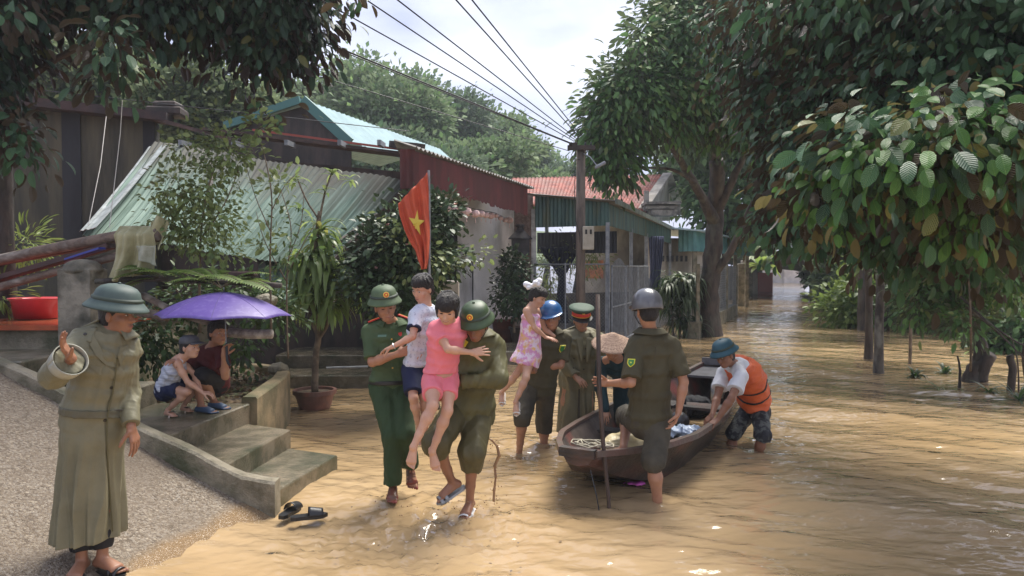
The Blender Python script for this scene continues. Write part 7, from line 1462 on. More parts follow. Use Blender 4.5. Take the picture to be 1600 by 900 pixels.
# ---- man in the long raincoat on the driveway
def coat_man():
    bz = .07; e = person('man in a long belted khaki raincoat and pith helmet, arm raised', (W(140, 890, 4.4).x, 4.4, bz))
    P, N = W(147, 655, 4.42), W(168, 520, 4.40); sR, sL = W(132, 532, 4.33), W(192, 540, 4.47); side = (sL-sR).normalized()
    eR = J(84, 586, sR, .29, -1); wR = J(112, 560, eR, .22, -1); eL = J(200, 612, sL, .29, 1); wL = J(205, 668, eL, .25, -1)
    fwd = side.cross(V(0, 0, 1)); fwd = V(.35, -.93, 0).normalized(); hR, hL = P-side*.085, P+side*.085
    aR, aL = W(128, 883, 4.38), W(160, 876, 4.42); aR.z = bz+.09; aL.z = bz+.09; kR = hR.lerp(aR, .5)+fwd*.03; kL = hL.lerp(aL, .5)+fwd*.03
    H = frame(W(184, 493, 4.40), (1.0, -.12, -.06), (.05, .0, 1))
    S = Sdf(); torso(S, P, N, side); arm(S, sR, eR, wR, N=N); arm(S, sL, eL, wL, N=N); leg(S, hR, kR, aR); leg(S, hL, kL, aL); head(S, H, 1.0, N)
    hand(S, wR, W(98, 536, wR.y-.05)-wR, (.35, -.3, .9), 1.0, .32, -1, spread=.14); hand(S, wL, W(211, 690, wL.y)-wL, (-1, .2, 0), 1.0, .35, -1); foot(S, aR, (.15, -1, -.05)); foot(S, aL, (.95, -.35, -.03))
    S.mesh('body', .0052, SKD, e); face(e, H, 1.0, look=0); hairc(e, H, 1.0, side=-.01, back=-.06, thick=.004)
    c = CL['olive_raincoat']; S = Sdf(); torso(S, P, N, side, e=.036, k=.05, cuts=[(tuple(N+V(0, 0, .0)), (0, 0, 1))], w=.95)
    for i, (sh, el, wr) in enumerate(((sR, eR, wR), (sL, eL, wL))): d = (wr-el).normalized(); S.cone(N.lerp(sh, .35), sh, .08, .08, .05); S.cone(sh, el, .082, .078 if i == 0 else .068, .02); S.cone(el, wr+d*.02, .078 if i == 0 else .066, .08 if i == 0 else .05, .02, cuts=[(tuple(wr-d*.02), tuple(d))])
    B0 = V(W(136, 850, 4.42).x, 4.42, W(136, 846, 4.42).z); ta = P+V(0, 0, .10)
    S.ell(ta, P+V(0, 0, -.1), side, .168, .135, .175, .148, k=.03); S.ell(P+V(0, 0, -.1), B0, side, .168, .142, .190, .172, k=.03)
    def fo(Pn, f1=folds(.012, 26, None, 81, 5), f2=folds(.020, 17, (.05, 0, 1), 82, 5, zb=(1.1, .45))):
        return np.where(Pn[:, 2] > 1.1, f1(Pn), f2(Pn))
    co = S.mesh('raincoat', .0055, c, e, fold=lambda Pn: folds(.011, 26, (.3, 0, 1), 81, 5)(Pn)*np.clip((Pn[:, 2]-.95)/.15, 0, 1)+pleats(P.x, P.y, .020, 9, 1.0, .45, 82)(Pn)*np.clip((1.10-Pn[:, 2])/.15, 0, 1), cut=[(tuple(B0+V(0, 0, .02)), (0.05, 0, -1))])
    d = (wR-eR).normalized(); T = frame(wR-d*.03, d, (0, 0, 1)); MB().slab(lambda u, v: T@Vector(((.082+.006*v)*cos(2*pi*u), .075*v-.055, (.082+.006*v)*sin(2*pi*u))), 32, 3, .006).build('turned_cuff', mat('grey_cuff_lining', (.33, .33, .27), .7, (.24, .24, .19), 9, bump=.3), co, smooth=True, local=True)
    b = Sdf(); zb_ = W(150, 640, 4.4).z; pc = P.lerp(N, (zb_-P.z)/(N.z-P.z)); b.ell(pc+V(0, 0, -.05), pc+V(0, 0, .05), side, .196, .160, .196, .160, k=.01, cuts=[(tuple(pc+V(0, 0, .024)), (.12, 0, 1)), (tuple(pc+V(0, 0, -.024)), (-.12, 0, -1))]); bo = b.mesh('belt', .005, mat('coat_belt', (.105, .095, .055), .6, (.08, .072, .04), 9, bump=.2), co, fold=folds(.006, 30, None, 9))
    decal(bo, bo, 186, 640, .05, .06, mat('dark_buckle', (.05, .04, .03), .5), 'buckle'); decal(bo, bo, 186, 640, .022, .034, c, 'buckle_gap', th=.007)
    # storm flap, lapels, front edge, pocket flaps
    def ribbon(name, pts, wd, th, m, parent, up=(0, 0, 1)):
        Pq = []
        for px, py in pts:
            h = hit(co, px, py)
            if h[0] is not None: Pq.append((h[0]+(CO-h[0]).normalized()*.006))
        if len(Pq) < 2: return
        mb = MB()
        for a, b_ in zip(Pq, Pq[1:]): mb.beam(a, b_, wd, th, up=(Pq[0]-CO).normalized())
        return mb.build(name, m, parent, local=True)
    ribbon('front_edge', [(183, 560), (180, 590), (176, 615), (168, 650), (167, 690), (169, 730), (172, 775), (176, 830)], .007, .012, mat('coat_shadow_seam', (.09, .08, .035), .8), co)
    def flap(name, poly, off=.010, m=c):
        Pq = []
        for px, py in poly:
            h = hit(co, px, py); q = h[0] if h[0] is not None else (Pq[-1] if Pq else W(px, py, 4.3)); Pq.append(q+(CO-q).normalized()*off)
        mb = MB(); n = len(Pq); back = [q-(CO-q).normalized()*(off+.006) for q in Pq]; cf_ = sum(Pq, Vector())/n+(CO-Pq[0]).normalized()*.004
        mb.add(Pq+back+[cf_], [(i, (i+1) % n, 2*n) for i in range(n)]+[(i, n+i, n+(i+1) % n, (i+1) % n) for i in range(n)]); return mb.build(name, m, co, local=True)
    flap('lapel', [(146, 522), (160, 545), (178, 552), (186, 575), (168, 572), (150, 556), (140, 538)]); flap('lapel', [(200, 540), (196, 556), (188, 572), (184, 556), (188, 542)])
    flap('storm_flap', [(140, 545), (158, 566), (178, 580), (176, 592), (155, 585), (136, 570)], .006)
    for x, y in ((174, 606), (164, 657), (203, 697), (133, 522)): decal(co, co, x, y, .010, .010, BUT, 'button', shape='disc')
    collar(co, N+V(0, 0, -.01), (.5, -.85, 0), (.05, -.1, 1), 1.1, c, gap=.55, r1=.14, h=.05, drop=.015)
    m = N.lerp(sR, .7)+V(0, 0, .085); MB().box(m, (.11, .045, .01), R=Matrix.Rotation(-.42, 3, 'Y'), bev=.003).build('shoulder_strap', c, co, local=True)
    S = Sdf(); 
    for kn, an in ((kR, aR), (kL, aL)): S.cone(kn.lerp(an, .62), an+V(0, 0, .08), .066, .064, .02, cuts=[(tuple(an+V(0, 0, .055)), (0, 0, -1))])
    S.mesh('trousers', .006, CL['black_cloth'], e, fold=folds(.006, 30, (0, 0, 1), 84))
    pith(e, H, 1.03, mat('slate_pith', (.055, .085, .075), .6, (.035, .058, .052), 8), R=.155, dome=.112, tilt=-.10, lift=.078, strap=False)
    sandal(e, aL, (.95, -.35, -.03), (0, 0, 1), 1.05, MATS['black_rubber'], 2); sandal(e, aR, (.15, -1, -.05), (0, 0, 1), 1.05, MATS['black_rubber'], 2)
coat_man()

# ---- boy squatting on the landing, and the person under the umbrella
def squat_boy():
    s = .66; lz = .5; e = person('squatting boy in a grey cap and pale striped tank top on the landing', Z(275, 640, lz), 'child')
    P, N = W(258, 606, 6.95), W(279, 563, 6.83); sR, sL = W(284, 572, 6.72), W(286, 568, 6.92); side = V(.3, -.95, 0).normalized()
    sN, sF = N+side*.095+V(.0, 0, -.02), N-side*.095+V(0, 0, -.02); eN = J(294, 598, sN, .19, -1); wN = J(318, 614, eN, .17, 1); eF = sF+V(.12, .02, -.12); wF = W(315, 612, 6.85)
    hN, hF = P+side*.055, P-side*.055; kN = J(292, 612, hN, .26, -1); aN = Z(262, 641, lz+.06); kF = J(308, 602, hF, .27, -1); aF = Z(287, 634, lz+.06)
    H = frame(W(297, 543, 6.80), (.93, -.33, .0), (0, 0, 1)); hs = .9
    S = Sdf(); torso(S, P, N, side, s, k=.03); arm(S, sN, eN, wN, s, N=N); arm(S, sF, eF, wF, s, N=N); leg(S, hN, kN, aN, s*1.0); leg(S, hF, kF, aF, s); head(S, H, hs, N, child=True); hand(S, wN, (1, 0, -.1), (0, .3, -1), .75, .8, -1)
    td = V(.85, -.5, 0); foot(S, aN, td, s=.68); foot(S, aF, td, s=.68); S.mesh('body', .006, SKL, e); face(e, H, hs, child=True, brow=.9); hairc(e, H, hs, front=.05, side=-.01, back=-.06, thick=.008, vox=.006)
    S = Sdf(); torso(S, P, N, side, s, e=.022, k=.03, cuts=[(tuple(N+V(0, 0, -.03)), (0, 0, 1))]); 
    for q in (.05, -.05): S.cone(N+side*q+V(-.02, 0, -.05), N+side*q+V(.02, 0, .0), .03, .03, .02)
    S.mesh('tank_top', .006, mat('striped_tank', (.55, .58, .64), .8, (.35, .38, .46), 25, bump=.3, bs=50, stretch=(.15, .15, 2.5)), e, fold=folds(.008, 30, (.2, 0, 1), 91))
    S = Sdf(); S.ell(P+V(0, 0, -.04), P+V(0, 0, .03), side, .12, .10, .11, .09, k=.02)
    for hp, kn in ((hN, kN), (hF, kF)): d = (kn-hp).normalized(); S.cone(hp, hp+d*.2, .082, .074, .02, cuts=[(tuple(hp+d*.17), tuple(d))])
    S.mesh('shorts', .006, CL['navy_shorts'], e, fold=folds(.006, 30, None, 92))
    D = H@Matrix.Translation((0, -.006, .03))@Matrix.Diagonal((hs*1.02, hs*1.1, hs, 1)); o = MB().lathe([(.088, .012), (.092, .012), (.093, .04), (.085, .068), (.058, .088), (.02, .095), (0, .096)], 30, D).build('baseball_cap', mat('grey_cap', (.12, .13, .15), .8, (.09, .095, .11), 12, bump=.2), e, smooth=True)
    MB().slab(lambda u, v: D@Vector((.075*cos(pi*u)*(1-.15*v), .07+(.075)*v*sin(pi*u)**.5+.02*sin(pi*u), .016-.012*v+.012*sin(pi*u))), 16, 5, .004).build('visor', MATS['grey_cap'], o, smooth=True, local=True)
    for an in (aN, aF):
        sd_ = sandal(e, an, td, (0, 0, 1), .74, mat('beige_slipper', (.62, .50, .40), .6), 1)
        MB().box(an+td.normalized()*.055+V(0, 0, -.006), (.07, .006, .004), rz=math.atan2(td.y, td.x)+pi/2).box(an+td.normalized()*.07+V(0, 0, -.008), (.07, .006, .004), rz=math.atan2(td.y, td.x)+pi/2).build('stripe', BELT, sd_, local=True)
squat_boy()
def umbrella_person():
    lz = .5; e = person('squatting person in a dark red top under the umbrella, arm round the boy', Z(345, 630, lz))
    P, N = W(335, 596, 7.38), W(330, 546, 7.15); side = V(.75, -.66, 0).normalized(); sN, sF = W(346, 552, 7.1), W(316, 552, 7.22)
    eN = J(352, 588, sN, .26, -1); wN = J(350, 556, eN, .22, -1); eF = J(288, 580, sF, .24, -1); wF = W(281, 563, 6.80)
    hN, hF = P+side*.08, P-side*.08; kN = W(312, 585, 6.95); kF = W(304, 578, 7.15); kN = J(316, 586, hN, .38, -1); kF = J(306, 590, hF, .38, -1); aN = Z(334, 626, lz+.08); aF = Z(314, 632, lz+.08)
    H = frame(W(341, 521, 7.1), (.75, -.6, .0), (.1, 0, 1))
    S = Sdf(); torso(S, P, N, side); arm(S, sN, eN, wN, .95, N=N); arm(S, sF, eF, wF, .95, N=N); leg(S, hN, kN, aN, .95); leg(S, hF, kF, aF, .95); head(S, H, .98, N); hand(S, wN, W(354, 538, wN.y)-wN, (.5, -.4, .2), .95, .9, 1); hand(S, wF, W(268, 564, 6.72)-wF, (.1, .5, -.8), .95, .35, 1)
    td = V(.95, -.3, 0); foot(S, aN, td, s=.95); foot(S, aF, td, s=.95); S.mesh('body', .007, SK, e); face(e, H, .98); hairc(e, H, .98, front=.05, side=-.05, back=-.1, thick=.012, bangs=.01, vox=.007)
    S = Sdf(); torso(S, P, N, side, e=.025, k=.04, cuts=[(tuple(N), (0, 0, 1))])
    for sh, el in ((sN, eN), (sF, eF)): d = (el-sh).normalized(); S.cone(N.lerp(sh, .35), sh, .07, .068, .04); S.cone(sh, sh+d*.2, .066, .072, .02, cuts=[(tuple(sh+d*.17), tuple(d))])
    S.mesh('tshirt', .007, CL['maroon_shirt'], e, fold=folds(.008, 28, None, 95))
    S = Sdf(); S.ell(P+V(0, 0, -.05), P+V(0, 0, .05), side, .16, .12, .15, .11, k=.02)
    for hp, kn in ((hN, kN), (hF, kF)): S.cone(hp, kn, .10, .08, .03)
    S.mesh('shorts', .007, CL['black_cloth'], e, fold=folds(.008, 28, None, 96))
    m = mat('blue_clog', (.05, .09, .16), .5)
    for an in (aN, aF): S = Sdf(); foot(S, an, td, (0, 0, 1), 1.03); S.mesh('clog', .006, m, e, cut=[(tuple(an+V(0, 0, -.015)), (0, 0, 1))])
    return W(354, 543, wN.y-.02)
UH = umbrella_person()
# ================================================================== PROPS
# ---- boat
BO = V(.52, 5.80, 0); BA = V(2.51, 4.8, 0).normalized(); BN = V(BA.y, -BA.x, 0); BL = 5.45
def bst(s):
    T_ = [(0, .15, .44, .35), (.35, .33, .41, .19), (.8, .50, .38, .05), (1.4, .60, .35, -.08), (2.5, .64, .34, -.10), (3.8, .55, .37, -.08), (4.8, .42, .43, .0), (5.45, .30, .50, .12)]
    for a, b in zip(T_, T_[1:]):
        if s <= b[0]+1e-6:
            t = (s-a[0])/(b[0]-a[0]); t = t; return [a[i]+(b[i]-a[i])*t for i in (1, 2, 3)]
    return T_[-1][1:]
def bpt(s, q, f, inset=0):     # q -1..1 across the side, f 0 bottom..1 gunwale
    hb, zg, zb_ = bst(s); wdt = hb*(.62+.38*f)-inset; return BO+BA*s+BN*(q*wdt)+V(0, 0, zb_+(zg-zb_)*f)
boat = empty('wooden_boat', BO+BA*2.7, 'long dark wooden boat with a blunt bow, moored among the wading men', 'boat')
M['hull'] = mat('wet_dark_hull', (.05, .038, .03), .38, (.024, .02, .017), 4, bump=.6, bs=18, stretch=(1, 1, 2), col3=(.10, .045, .032), n3=2.6)
M['inner'] = mat('worn_boat_inside', (.10, .075, .06), .5, (.045, .035, .03), 4, bump=.4, bs=20, col3=(.22, .055, .04), n3=2.4)
mb = MB(); N_ = 44
sec = [(-1, 1), (-1, .66), (-1, .33), (-1, 0), (-.5, 0), (0, 0), (.5, 0), (1, 0), (1, .33), (1, .66), (1, 1)]
def shell(inset, lift):
    out = []
    for i in range(N_+1):
        s = BL*i/N_
        for q, f in sec: p = bpt(s, q, f, inset); p.z += lift*(1-f)-.02*(1-abs(q))*(f == 0); out.append(p)
    return out
o_ = shell(0, 0); k = len(sec); mb.add(o_, [(i*k+j, i*k+j+1, (i+1)*k+j+1, (i+1)*k+j) for i in range(N_) for j in range(k-1)]+[tuple(range(k))[::-1], tuple(N_*k+j for j in range(k))])
mb.build('hull', M['hull'], boat, smooth=False)
mb = MB(); o_ = shell(.028, .035); mb.add(o_, [(i*k+j, (i+1)*k+j, (i+1)*k+j+1, i*k+j+1) for i in range(N_) for j in range(k-1)]); mb.build('inner_planking', M['inner'], boat)
for q in (-1, 1):
    mb = MB(); pts = [bpt(BL*i/N_, q, 1) for i in range(N_+1)]
    vs = []
    for i, p in enumerate(pts): vs += [p-BN*q*.040+V(0, 0, .004), p-BN*q*.038+V(0, 0, .026), p+BN*q*.016+V(0, 0, .026), p+BN*q*.018+V(0, 0, -.022), p-BN*q*.002+V(0, 0, -.022)]
    fs = [(i*5+j, i*5+(j+1) % 5, (i+1)*5+(j+1) % 5, (i+1)*5+j) for i in range(N_) for j in range(5)]+[(0, 1, 2, 3, 4), tuple(N_*5+j for j in range(5))[::-1]]
    mb.add(vs, [f if q > 0 else f[::-1] for f in fs]); mb.build('gunwale', mat('worn_gunwale', (.10, .078, .06), .4, (.11, .06, .045), 6, bump=.4), boat)
def plank(name, s0, s1, f, m, th=.03, wscale=.96):
    mb = MB(); a = [bpt(s0, -wscale, f), bpt(s0, wscale, f), bpt(s1, wscale, f), bpt(s1, -wscale, f)]; mb.add(a+[p-V(0, 0, th) for p in a], [(0, 1, 2, 3), (7, 6, 5, 4), (0, 4, 5, 1), (1, 5, 6, 2), (2, 6, 7, 3), (3, 7, 4, 0)]); return mb.build(name, m, boat)
plank('bow_deck', .02, .42, .86, M['inner']); plank('thwart', 1.75, 1.95, .72, M['hull']); plank('floor_board', .5, 1.7, .26, mat('blue_grey_board', (.10, .13, .13), .5, (.05, .06, .06), 5, bump=.3), wscale=.9); plank('floor_board', 2.0, 3.4, .2, M['inner'], wscale=.9); plank('thwart', 3.45, 3.62, .75, M['hull']); plank('stern_deck', 4.85, 5.4, .93, mat('grey_stern_deck', (.13, .13, .14), .35, (.07, .07, .075), 5)); plank('cross_board', 2.9, 3.02, .95, M['hull'], wscale=.98)
mb = MB(); a, b = bpt(0, -1, 1), bpt(0, 1, 1); mb.beam(a+V(0, 0, .0), b+V(0, 0, .0), .07, .07); mb.build('bow_bar', M['hull'], boat)
mb = MB(); a, b = bpt(BL, -1, 1), bpt(BL, 1, 1); mb.beam(a+V(0, 0, .04), b+V(0, 0, .04), .06, .10); mb.build('transom_bar', mat('grey_stern_deck', (.13, .13, .14)), boat)
# things in the boat
def coil(c, r, turns, rad, m, name, lab, seed=0):
    rr = random.Random(seed); pts = []
    for i in range(turns*14): a = 2*pi*i/14; R1 = r*(.55+.45*sin(i*.37+seed)**2)+rr.uniform(-.01, .01); pts.append(c+BA*(R1*.8*cos(a)+rr.uniform(-.01, .01))+BN*(R1*1.5*sin(a))+V(0, 0, .012+.006*(i % 5)+.02*rr.random()))
    for i in range(6): pts.append(pts[-1]+BN*.07+BA*.02*sin(i)+V(0, 0, -.004))
    return tag(MB().tube(pts, rad, 6).build(name, m, smooth=True), lab, 'rope')
coil(bpt(.42, -.1, .9), .13, 4, .008, mat('pale_rope', (.42, .38, .28), .8, (.28, .25, .18), 20), 'rope', 'tangled pale rope lying on the blunt bow of the boat', 1)
jc = Z(985, 692, .33); jc = V(1.02, 6.55, .30); S = Sdf(); S.ell(jc+V(-.1, .0, 0), jc+V(.12, 0, .02), (0, 1, 0), .13, .12, .12, .12, k=.03); S.cone(jc+V(0, 0, .1), jc+V(.02, 0, .15), .08, .05, .05)
S.cone(jc+V(-.13, -.03, -.03), jc+V(-.2, -.05, -.1), .09, .07, .05); tag(S.mesh('plastic_bag', .01, mat('pale_yellow_plastic', (.62, .52, .30), .35, (.50, .41, .22), 7, bump=.6, bs=16), fold=folds(.022, 24, None, 4)), 'crumpled pale yellow sack in the boat behind the raised foot', 'sack')
def blob(name, c, r, m, lab, cat, seed, amp=.02, fr=24, stretch=(1, 1, .6)):
    S = Sdf(); S.orb(Matrix.Translation(c), (0, 0, 0), (r*stretch[0], r*stretch[1], r*stretch[2])); return tag(S.mesh(name, .009, m, fold=folds(amp, fr, None, seed)), lab, cat)
blob('plastic_bag', bpt(1.85, .62, .85)+V(0, .0, .0), .14, mat('pale_blue_plastic', (.50, .58, .68), .3, (.38, .46, .58), 8, bump=.5, bs=18), 'pale blue plastic bag on the thwart behind the boatman leg', 'bag', 6, .03, 26, (1.3, .8, .42))
hc = W(1067, 690, 6.85); S = Sdf(); S.orb(Matrix.Translation(hc), (0, 0, 0), (.055, .07, .05)); tag(S.mesh('float', .006, mat('white_plastic', (.7, .7, .7), .35)), 'small white round plastic lid shape lying beside the pale blue bag', 'plastic float')
blob('plastic_bag', bpt(2.55, .05, .45), .13, mat('turquoise_plastic', (.08, .32, .38), .3, (.05, .24, .30), 8), 'turquoise bundle in the boat next to the boatman hand', 'bag', 8, .03, 22)
def flask(name, c, r, h, m, lab, cat='flask'):
    e = empty(name, c, lab, cat); T = Matrix.Translation(c); MB().lathe([(0, 0), (r, 0), (r, h*.7), (r*.75, h*.8), (r*.6, h*.83), (r*.6, h*.95), (0, h*.96)], 24, T).build('bottle_body', m, e, smooth=True); MB().lathe([(r*.65, h*.85), (r*.65, h), (0, h*1.01)], 20, T).build('cap', M['black'], e, smooth=True); return e
flask('thermos_flask', bpt(3.25, -.05, .45), .055, .33, mat('dark_flask', (.04, .045, .05), .3, metal=.5), 'dark metal flask standing in the middle of the boat')
for i, (s_, q, h, mt, lab) in enumerate([(4.35, .5, .34, 'clear', 'tall clear plastic bottle by the stern gunwale of the boat'), (4.2, .35, .28, 'clear', 'shorter clear plastic bottle left of the tall one in the boat'), (4.55, .45, .26, 'clear', 'clear plastic bottle nearest the stern deck of the boat')]): flask('plastic_bottle', bpt(s_, q, .55), .04, h, mat('clear_plastic', (.45, .47, .46), .2, (.3, .32, .31), 9), lab, 'bottle')
blob('bundle', bpt(3.9, -.1, .5), .2, CL['black_cloth'], 'dark crumpled bundle near the stern of the boat', 'bundle', 9, .03, 20, (1.2, 1.1, .7))
cc = bpt(2.75, .15, .5); ke = empty('kettle', cc, 'dented dark kettle with a wire handle inside the boat by the boatman hand', 'kettle'); MB().lathe([(0, 0), (.10, 0), (.12, .06), (.10, .13), (.05, .16), (0, .17)], 24, Matrix.Translation(cc)).build('kettle_body', mat('sooty_metal', (.08, .08, .08), .35, metal=.6), ke, smooth=True)
MB().tube([cc+BN*(.1*cos(a))+V(0, 0, .13+.12*sin(a)) for a in [pi*i/10 for i in range(11)]], .006, 6).build('handle', M['black'], ke)
tag(MB().tube([V(.62, 5.80, .30), V(.66, 5.74, .12), V(.68, 5.73, .0), V(.69, 5.72, -.06)], .005, 5).build('mooring_cord', M['black']), 'thin dark cord trailing from the bow into the water', 'cord')
blob('plastic_scrap', Z(997, 757, .0)+V(0, 0, .01), .09, mat('pink_plastic', (.65, .12, .45), .4), 'scrap of pink plastic floating beside the bow', 'plastic scrap', 12, .01, 30, (1.3, .6, .18))
# ---- pole
p1 = V(.765, 5.74, -.35); pt_ = W(934, 460, 5.90)
d = (pt_-V(.765, 5.74, 0)); PWp = W(936, 597, 5.86)
tag(MB().tube([V(.775, 5.76, -.3), W(951, 780, 5.76), W(943, 700, 5.80), W(936, 600, 5.85), pt_], [.014, .015, .017, .019, .017], 10).build('boat_pole', mat('dark_pole_wood', (.085, .05, .035), .55, (.045, .028, .02), 8, bump=.5, stretch=(2, 2, .4)), smooth=True), 'long dark wooden punting pole held upright by the man in the grey helmet', 'pole')
# ---- purple umbrella
um = empty('umbrella', UH, 'purple umbrella with pale speckles held over the squatting pair', 'umbrella')
ap = W(350, 457, 7.0); hd = UH; axu = (ap-hd).normalized(); Tn = frame(ap, (0, 1, 0), V(.02, .0, 1)); RU = .62; nR = 8
def ucan(u, v):
    a = 2*pi*u*1.0+.2; k_ = u*nR; sc = 1-.07*abs(sin(pi*k_))*v; r = RU*v*sc; return Tn@Vector((r*cos(a), r*sin(a), -.19*v**1.9-.03*v-.014*(1-abs(sin(pi*k_)))*0+.014*abs(sin(pi*k_))*v))
mbU = mat('purple_nylon', (.12, .075, .30), .45, (.10, .06, .26), 3, bump=.05, bs=20, col3=(.16, .115, .34), n3=24)
can = MB().slab(ucan, 64, 14, .003).build('canopy', mbU, um, smooth=True)
for i in range(nR): a = 2*pi*i/nR+.2; MB().tube([Tn@Vector((RU*v*cos(a), RU*v*sin(a), -.19*v**1.9-.03*v+.003)) for v in [j/10 for j in range(11)]], .0028, 4).build('seam', mat('dark_purple_seam', (.05, .03, .15), .6), can, local=True)
for i in range(nR):
    a = 2*pi*i/nR+.2; MB().tube([Tn@Vector((RU*v*cos(a), RU*v*sin(a), -.19*v**1.9-.03*v-.006)) for v in [j/8 for j in range(9)]], .0025, 4).build('rib', M['galv'], um)
MB().tube([ap+V(0, 0, .05), ap, hd-axu*.0], .006, 8).build('shaft', M['galv'], um); MB().tube([hd+axu*.04, hd-axu*.12, hd-axu*.15+V(.01, 0, 0), hd-axu*.17+V(.03, 0, 0)], .013, 8).build('handle', M['black'], um); MB().lathe([(.012, 0), (.006, .03), (0, .035)], 10, Matrix.Translation(ap+V(0, 0, .0))).build('tip', M['black'], um)
# ---- flag
fg = empty('flag', W(665, 270, 8.6), 'red flag with a yellow star hanging from its pole behind the boy', 'flag')
DF = 8.5; tl = W(668, 268, DF); 
rows = [(622, 668, 318, 270), (624, 670, 335, 298), (632, 670, 360, 328), (640, 671, 378, 350), (649, 671, 392, 372), (652, 670, 405, 392), (656, 669, 414, 405), (659, 666, 421, 420)]
def ff(u, v):
    k_ = v*(len(rows)-1); i = min(int(k_), len(rows)-2); t = k_-i; x0, x1, y0, y1 = [rows[i][j]+(rows[i+1][j]-rows[i][j])*t for j in range(4)]
    return W(x0+(x1-x0)*u, y0+(y1-y0)*u, DF)+V(0, .035*sin(u*11+v*3)*(.4+v)+.02*sin(u*23-v*5), 0)
fm = mat('red_flag_cloth', (.60, .10, .04), .7, (.48, .075, .03), 4, bump=.3, bs=14); MB().slab(ff, 48, 40, .003).build('cloth', fm, fg, smooth=True)
# star on the cloth: sits 3 mm proud of it, following the folds
def on_flag(px, py):
    best = None; 
    for j in range(41):
        for i in range(49):
            p = ff(i/48, j/40); x = 800+1155*p.x/p.y; r_ = p-CO; yy_ = 450-1155*(r_.dot(CU)/r_.dot(CF)); dd = (x-px)**2+(yy_-py)**2
            if best is None or dd < best[0]: best = (dd, p)
    q = W(px, py, best[1].y); return q
cs_ = (651, 349); sv = []
for i in range(10):
    R_1 = (21 if i % 2 == 0 else 8); a = i*pi/5+.12; sv.append(on_flag(cs_[0]+R_1*.62*sin(a), cs_[1]-R_1*cos(a))+V(0, -.022, 0))
c0 = on_flag(*cs_)+V(0, -.022, 0); mb = MB(); mb.add([c0]+sv+[p+V(0, .01, 0) for p in sv], [(0, 1+(i+1) % 10, 1+i) for i in range(10)]+[(1+i, 1+(i+1) % 10, 11+(i+1) % 10, 11+i) for i in range(10)]); mb.build('star', mat('flag_yellow', (.66, .50, .07), .7), fg)
MB().tube([W(670, 266, DF+.02), W(671, 330, DF+.03), W(671, 470, DF+.05), W(671, 640, DF+.08)], .014, 8).build('pole', M['galv'], fg)
# ---- two black slippers by the steps
def slipper(px, py, rz, lab, flip=0):
    p = Z(px, py, .02); e = empty('black_slipper', p, lab, 'slipper', 'black slippers by the steps'); an = p+V(0, 0, .10); td = V(cos(rz), sin(rz), 0); T = Matrix.Translation(p)
    mb = MB(); out = [(.036, .10), (.044, .05), (.034, -.03), (.036, -.09), (.02, -.125), (-.02, -.125), (-.036, -.09), (-.036, -.03), (-.044, .05), (-.036, .10), (0, .135)]; sd_ = td.cross(V(0, 0, 1)); Tm = Matrix((sd_, td, V(0, 0, 1))).transposed().to_4x4(); Tm.translation = p
    mb.prism([(x*1.05, y*1.05) for x, y in out][::-1], 0, .028, Tm); mb.build('sole', M['black'], e); MB().slab(lambda u, v: Tm@Vector((.050*cos(pi*u), .0+.105*v, .024+.06*sin(pi*u)*(1-.35*v))), 16, 6, .004).build('upper', M['black'], e, smooth=True); return e
slipper(453, 803, 1.35, 'black rubber slipper nearest the steps, left of the pair'); slipper(482, 810, .35, 'black rubber slipper pointing right, right of the pair')
# ---- left terrace: basin, pillar, logs, hanging coat
bsn = W(55, 500, 7.7); bz = 1.335; bc = Z(57, 497, bz); rb = 36*bc.y/1155
mb = MB().lathe([(0, .006), (rb*.80, .006), (rb*.82, .0), (rb*.96, .20), (rb*1.06, .215), (rb*1.07, .225), (rb*1.03, .228), (rb*.93, .21), (rb*.79, .015), (0, .013)], 40, Matrix.Translation((bc.x, bc.y, bz))); tag(mb.build('plastic_basin', mat('red_basin', (.72, .07, .085), .35, (.62, .055, .07), 3), smooth=True), 'red plastic basin standing on the tiled terrace at the left', 'basin')
pc = W(121, 470, 7.35); mb = MB(); mb.box((pc.x, 7.45, 1.42), (.32, .32, .95), bev=.02); po = mb.build('shaft', mat('mossy_post', (.28, .25, .19), .8, (.13, .115, .085), 4, bump=.6, bs=22, col3=(.045, .045, .03), n3=3)); pe = empty('concrete_post', (pc.x, 7.45, .95), 'stubby mossy concrete post with a rounded top between basin and steps', 'post'); adopt(po, pe)
S = Sdf(); S.ell((pc.x, 7.45, 1.88), (pc.x, 7.45, 1.905), (1, 0, 0), .19, .19, .17, .17, m=.08, k=.02); S.mesh('cap', .012, MATS['mossy_post'], pe)
bir = mat('peeling_bark', (.22, .16, .12), .8, (.07, .045, .035), 9, bump=1.0, bs=22, stretch=(.5, 1, 1), col3=(.33, .28, .23), n3=9); pk = mat('dark_red_plank', (.075, .035, .03), .7, (.035, .02, .018), 5, bump=.5, stretch=(.3, 1, 1))
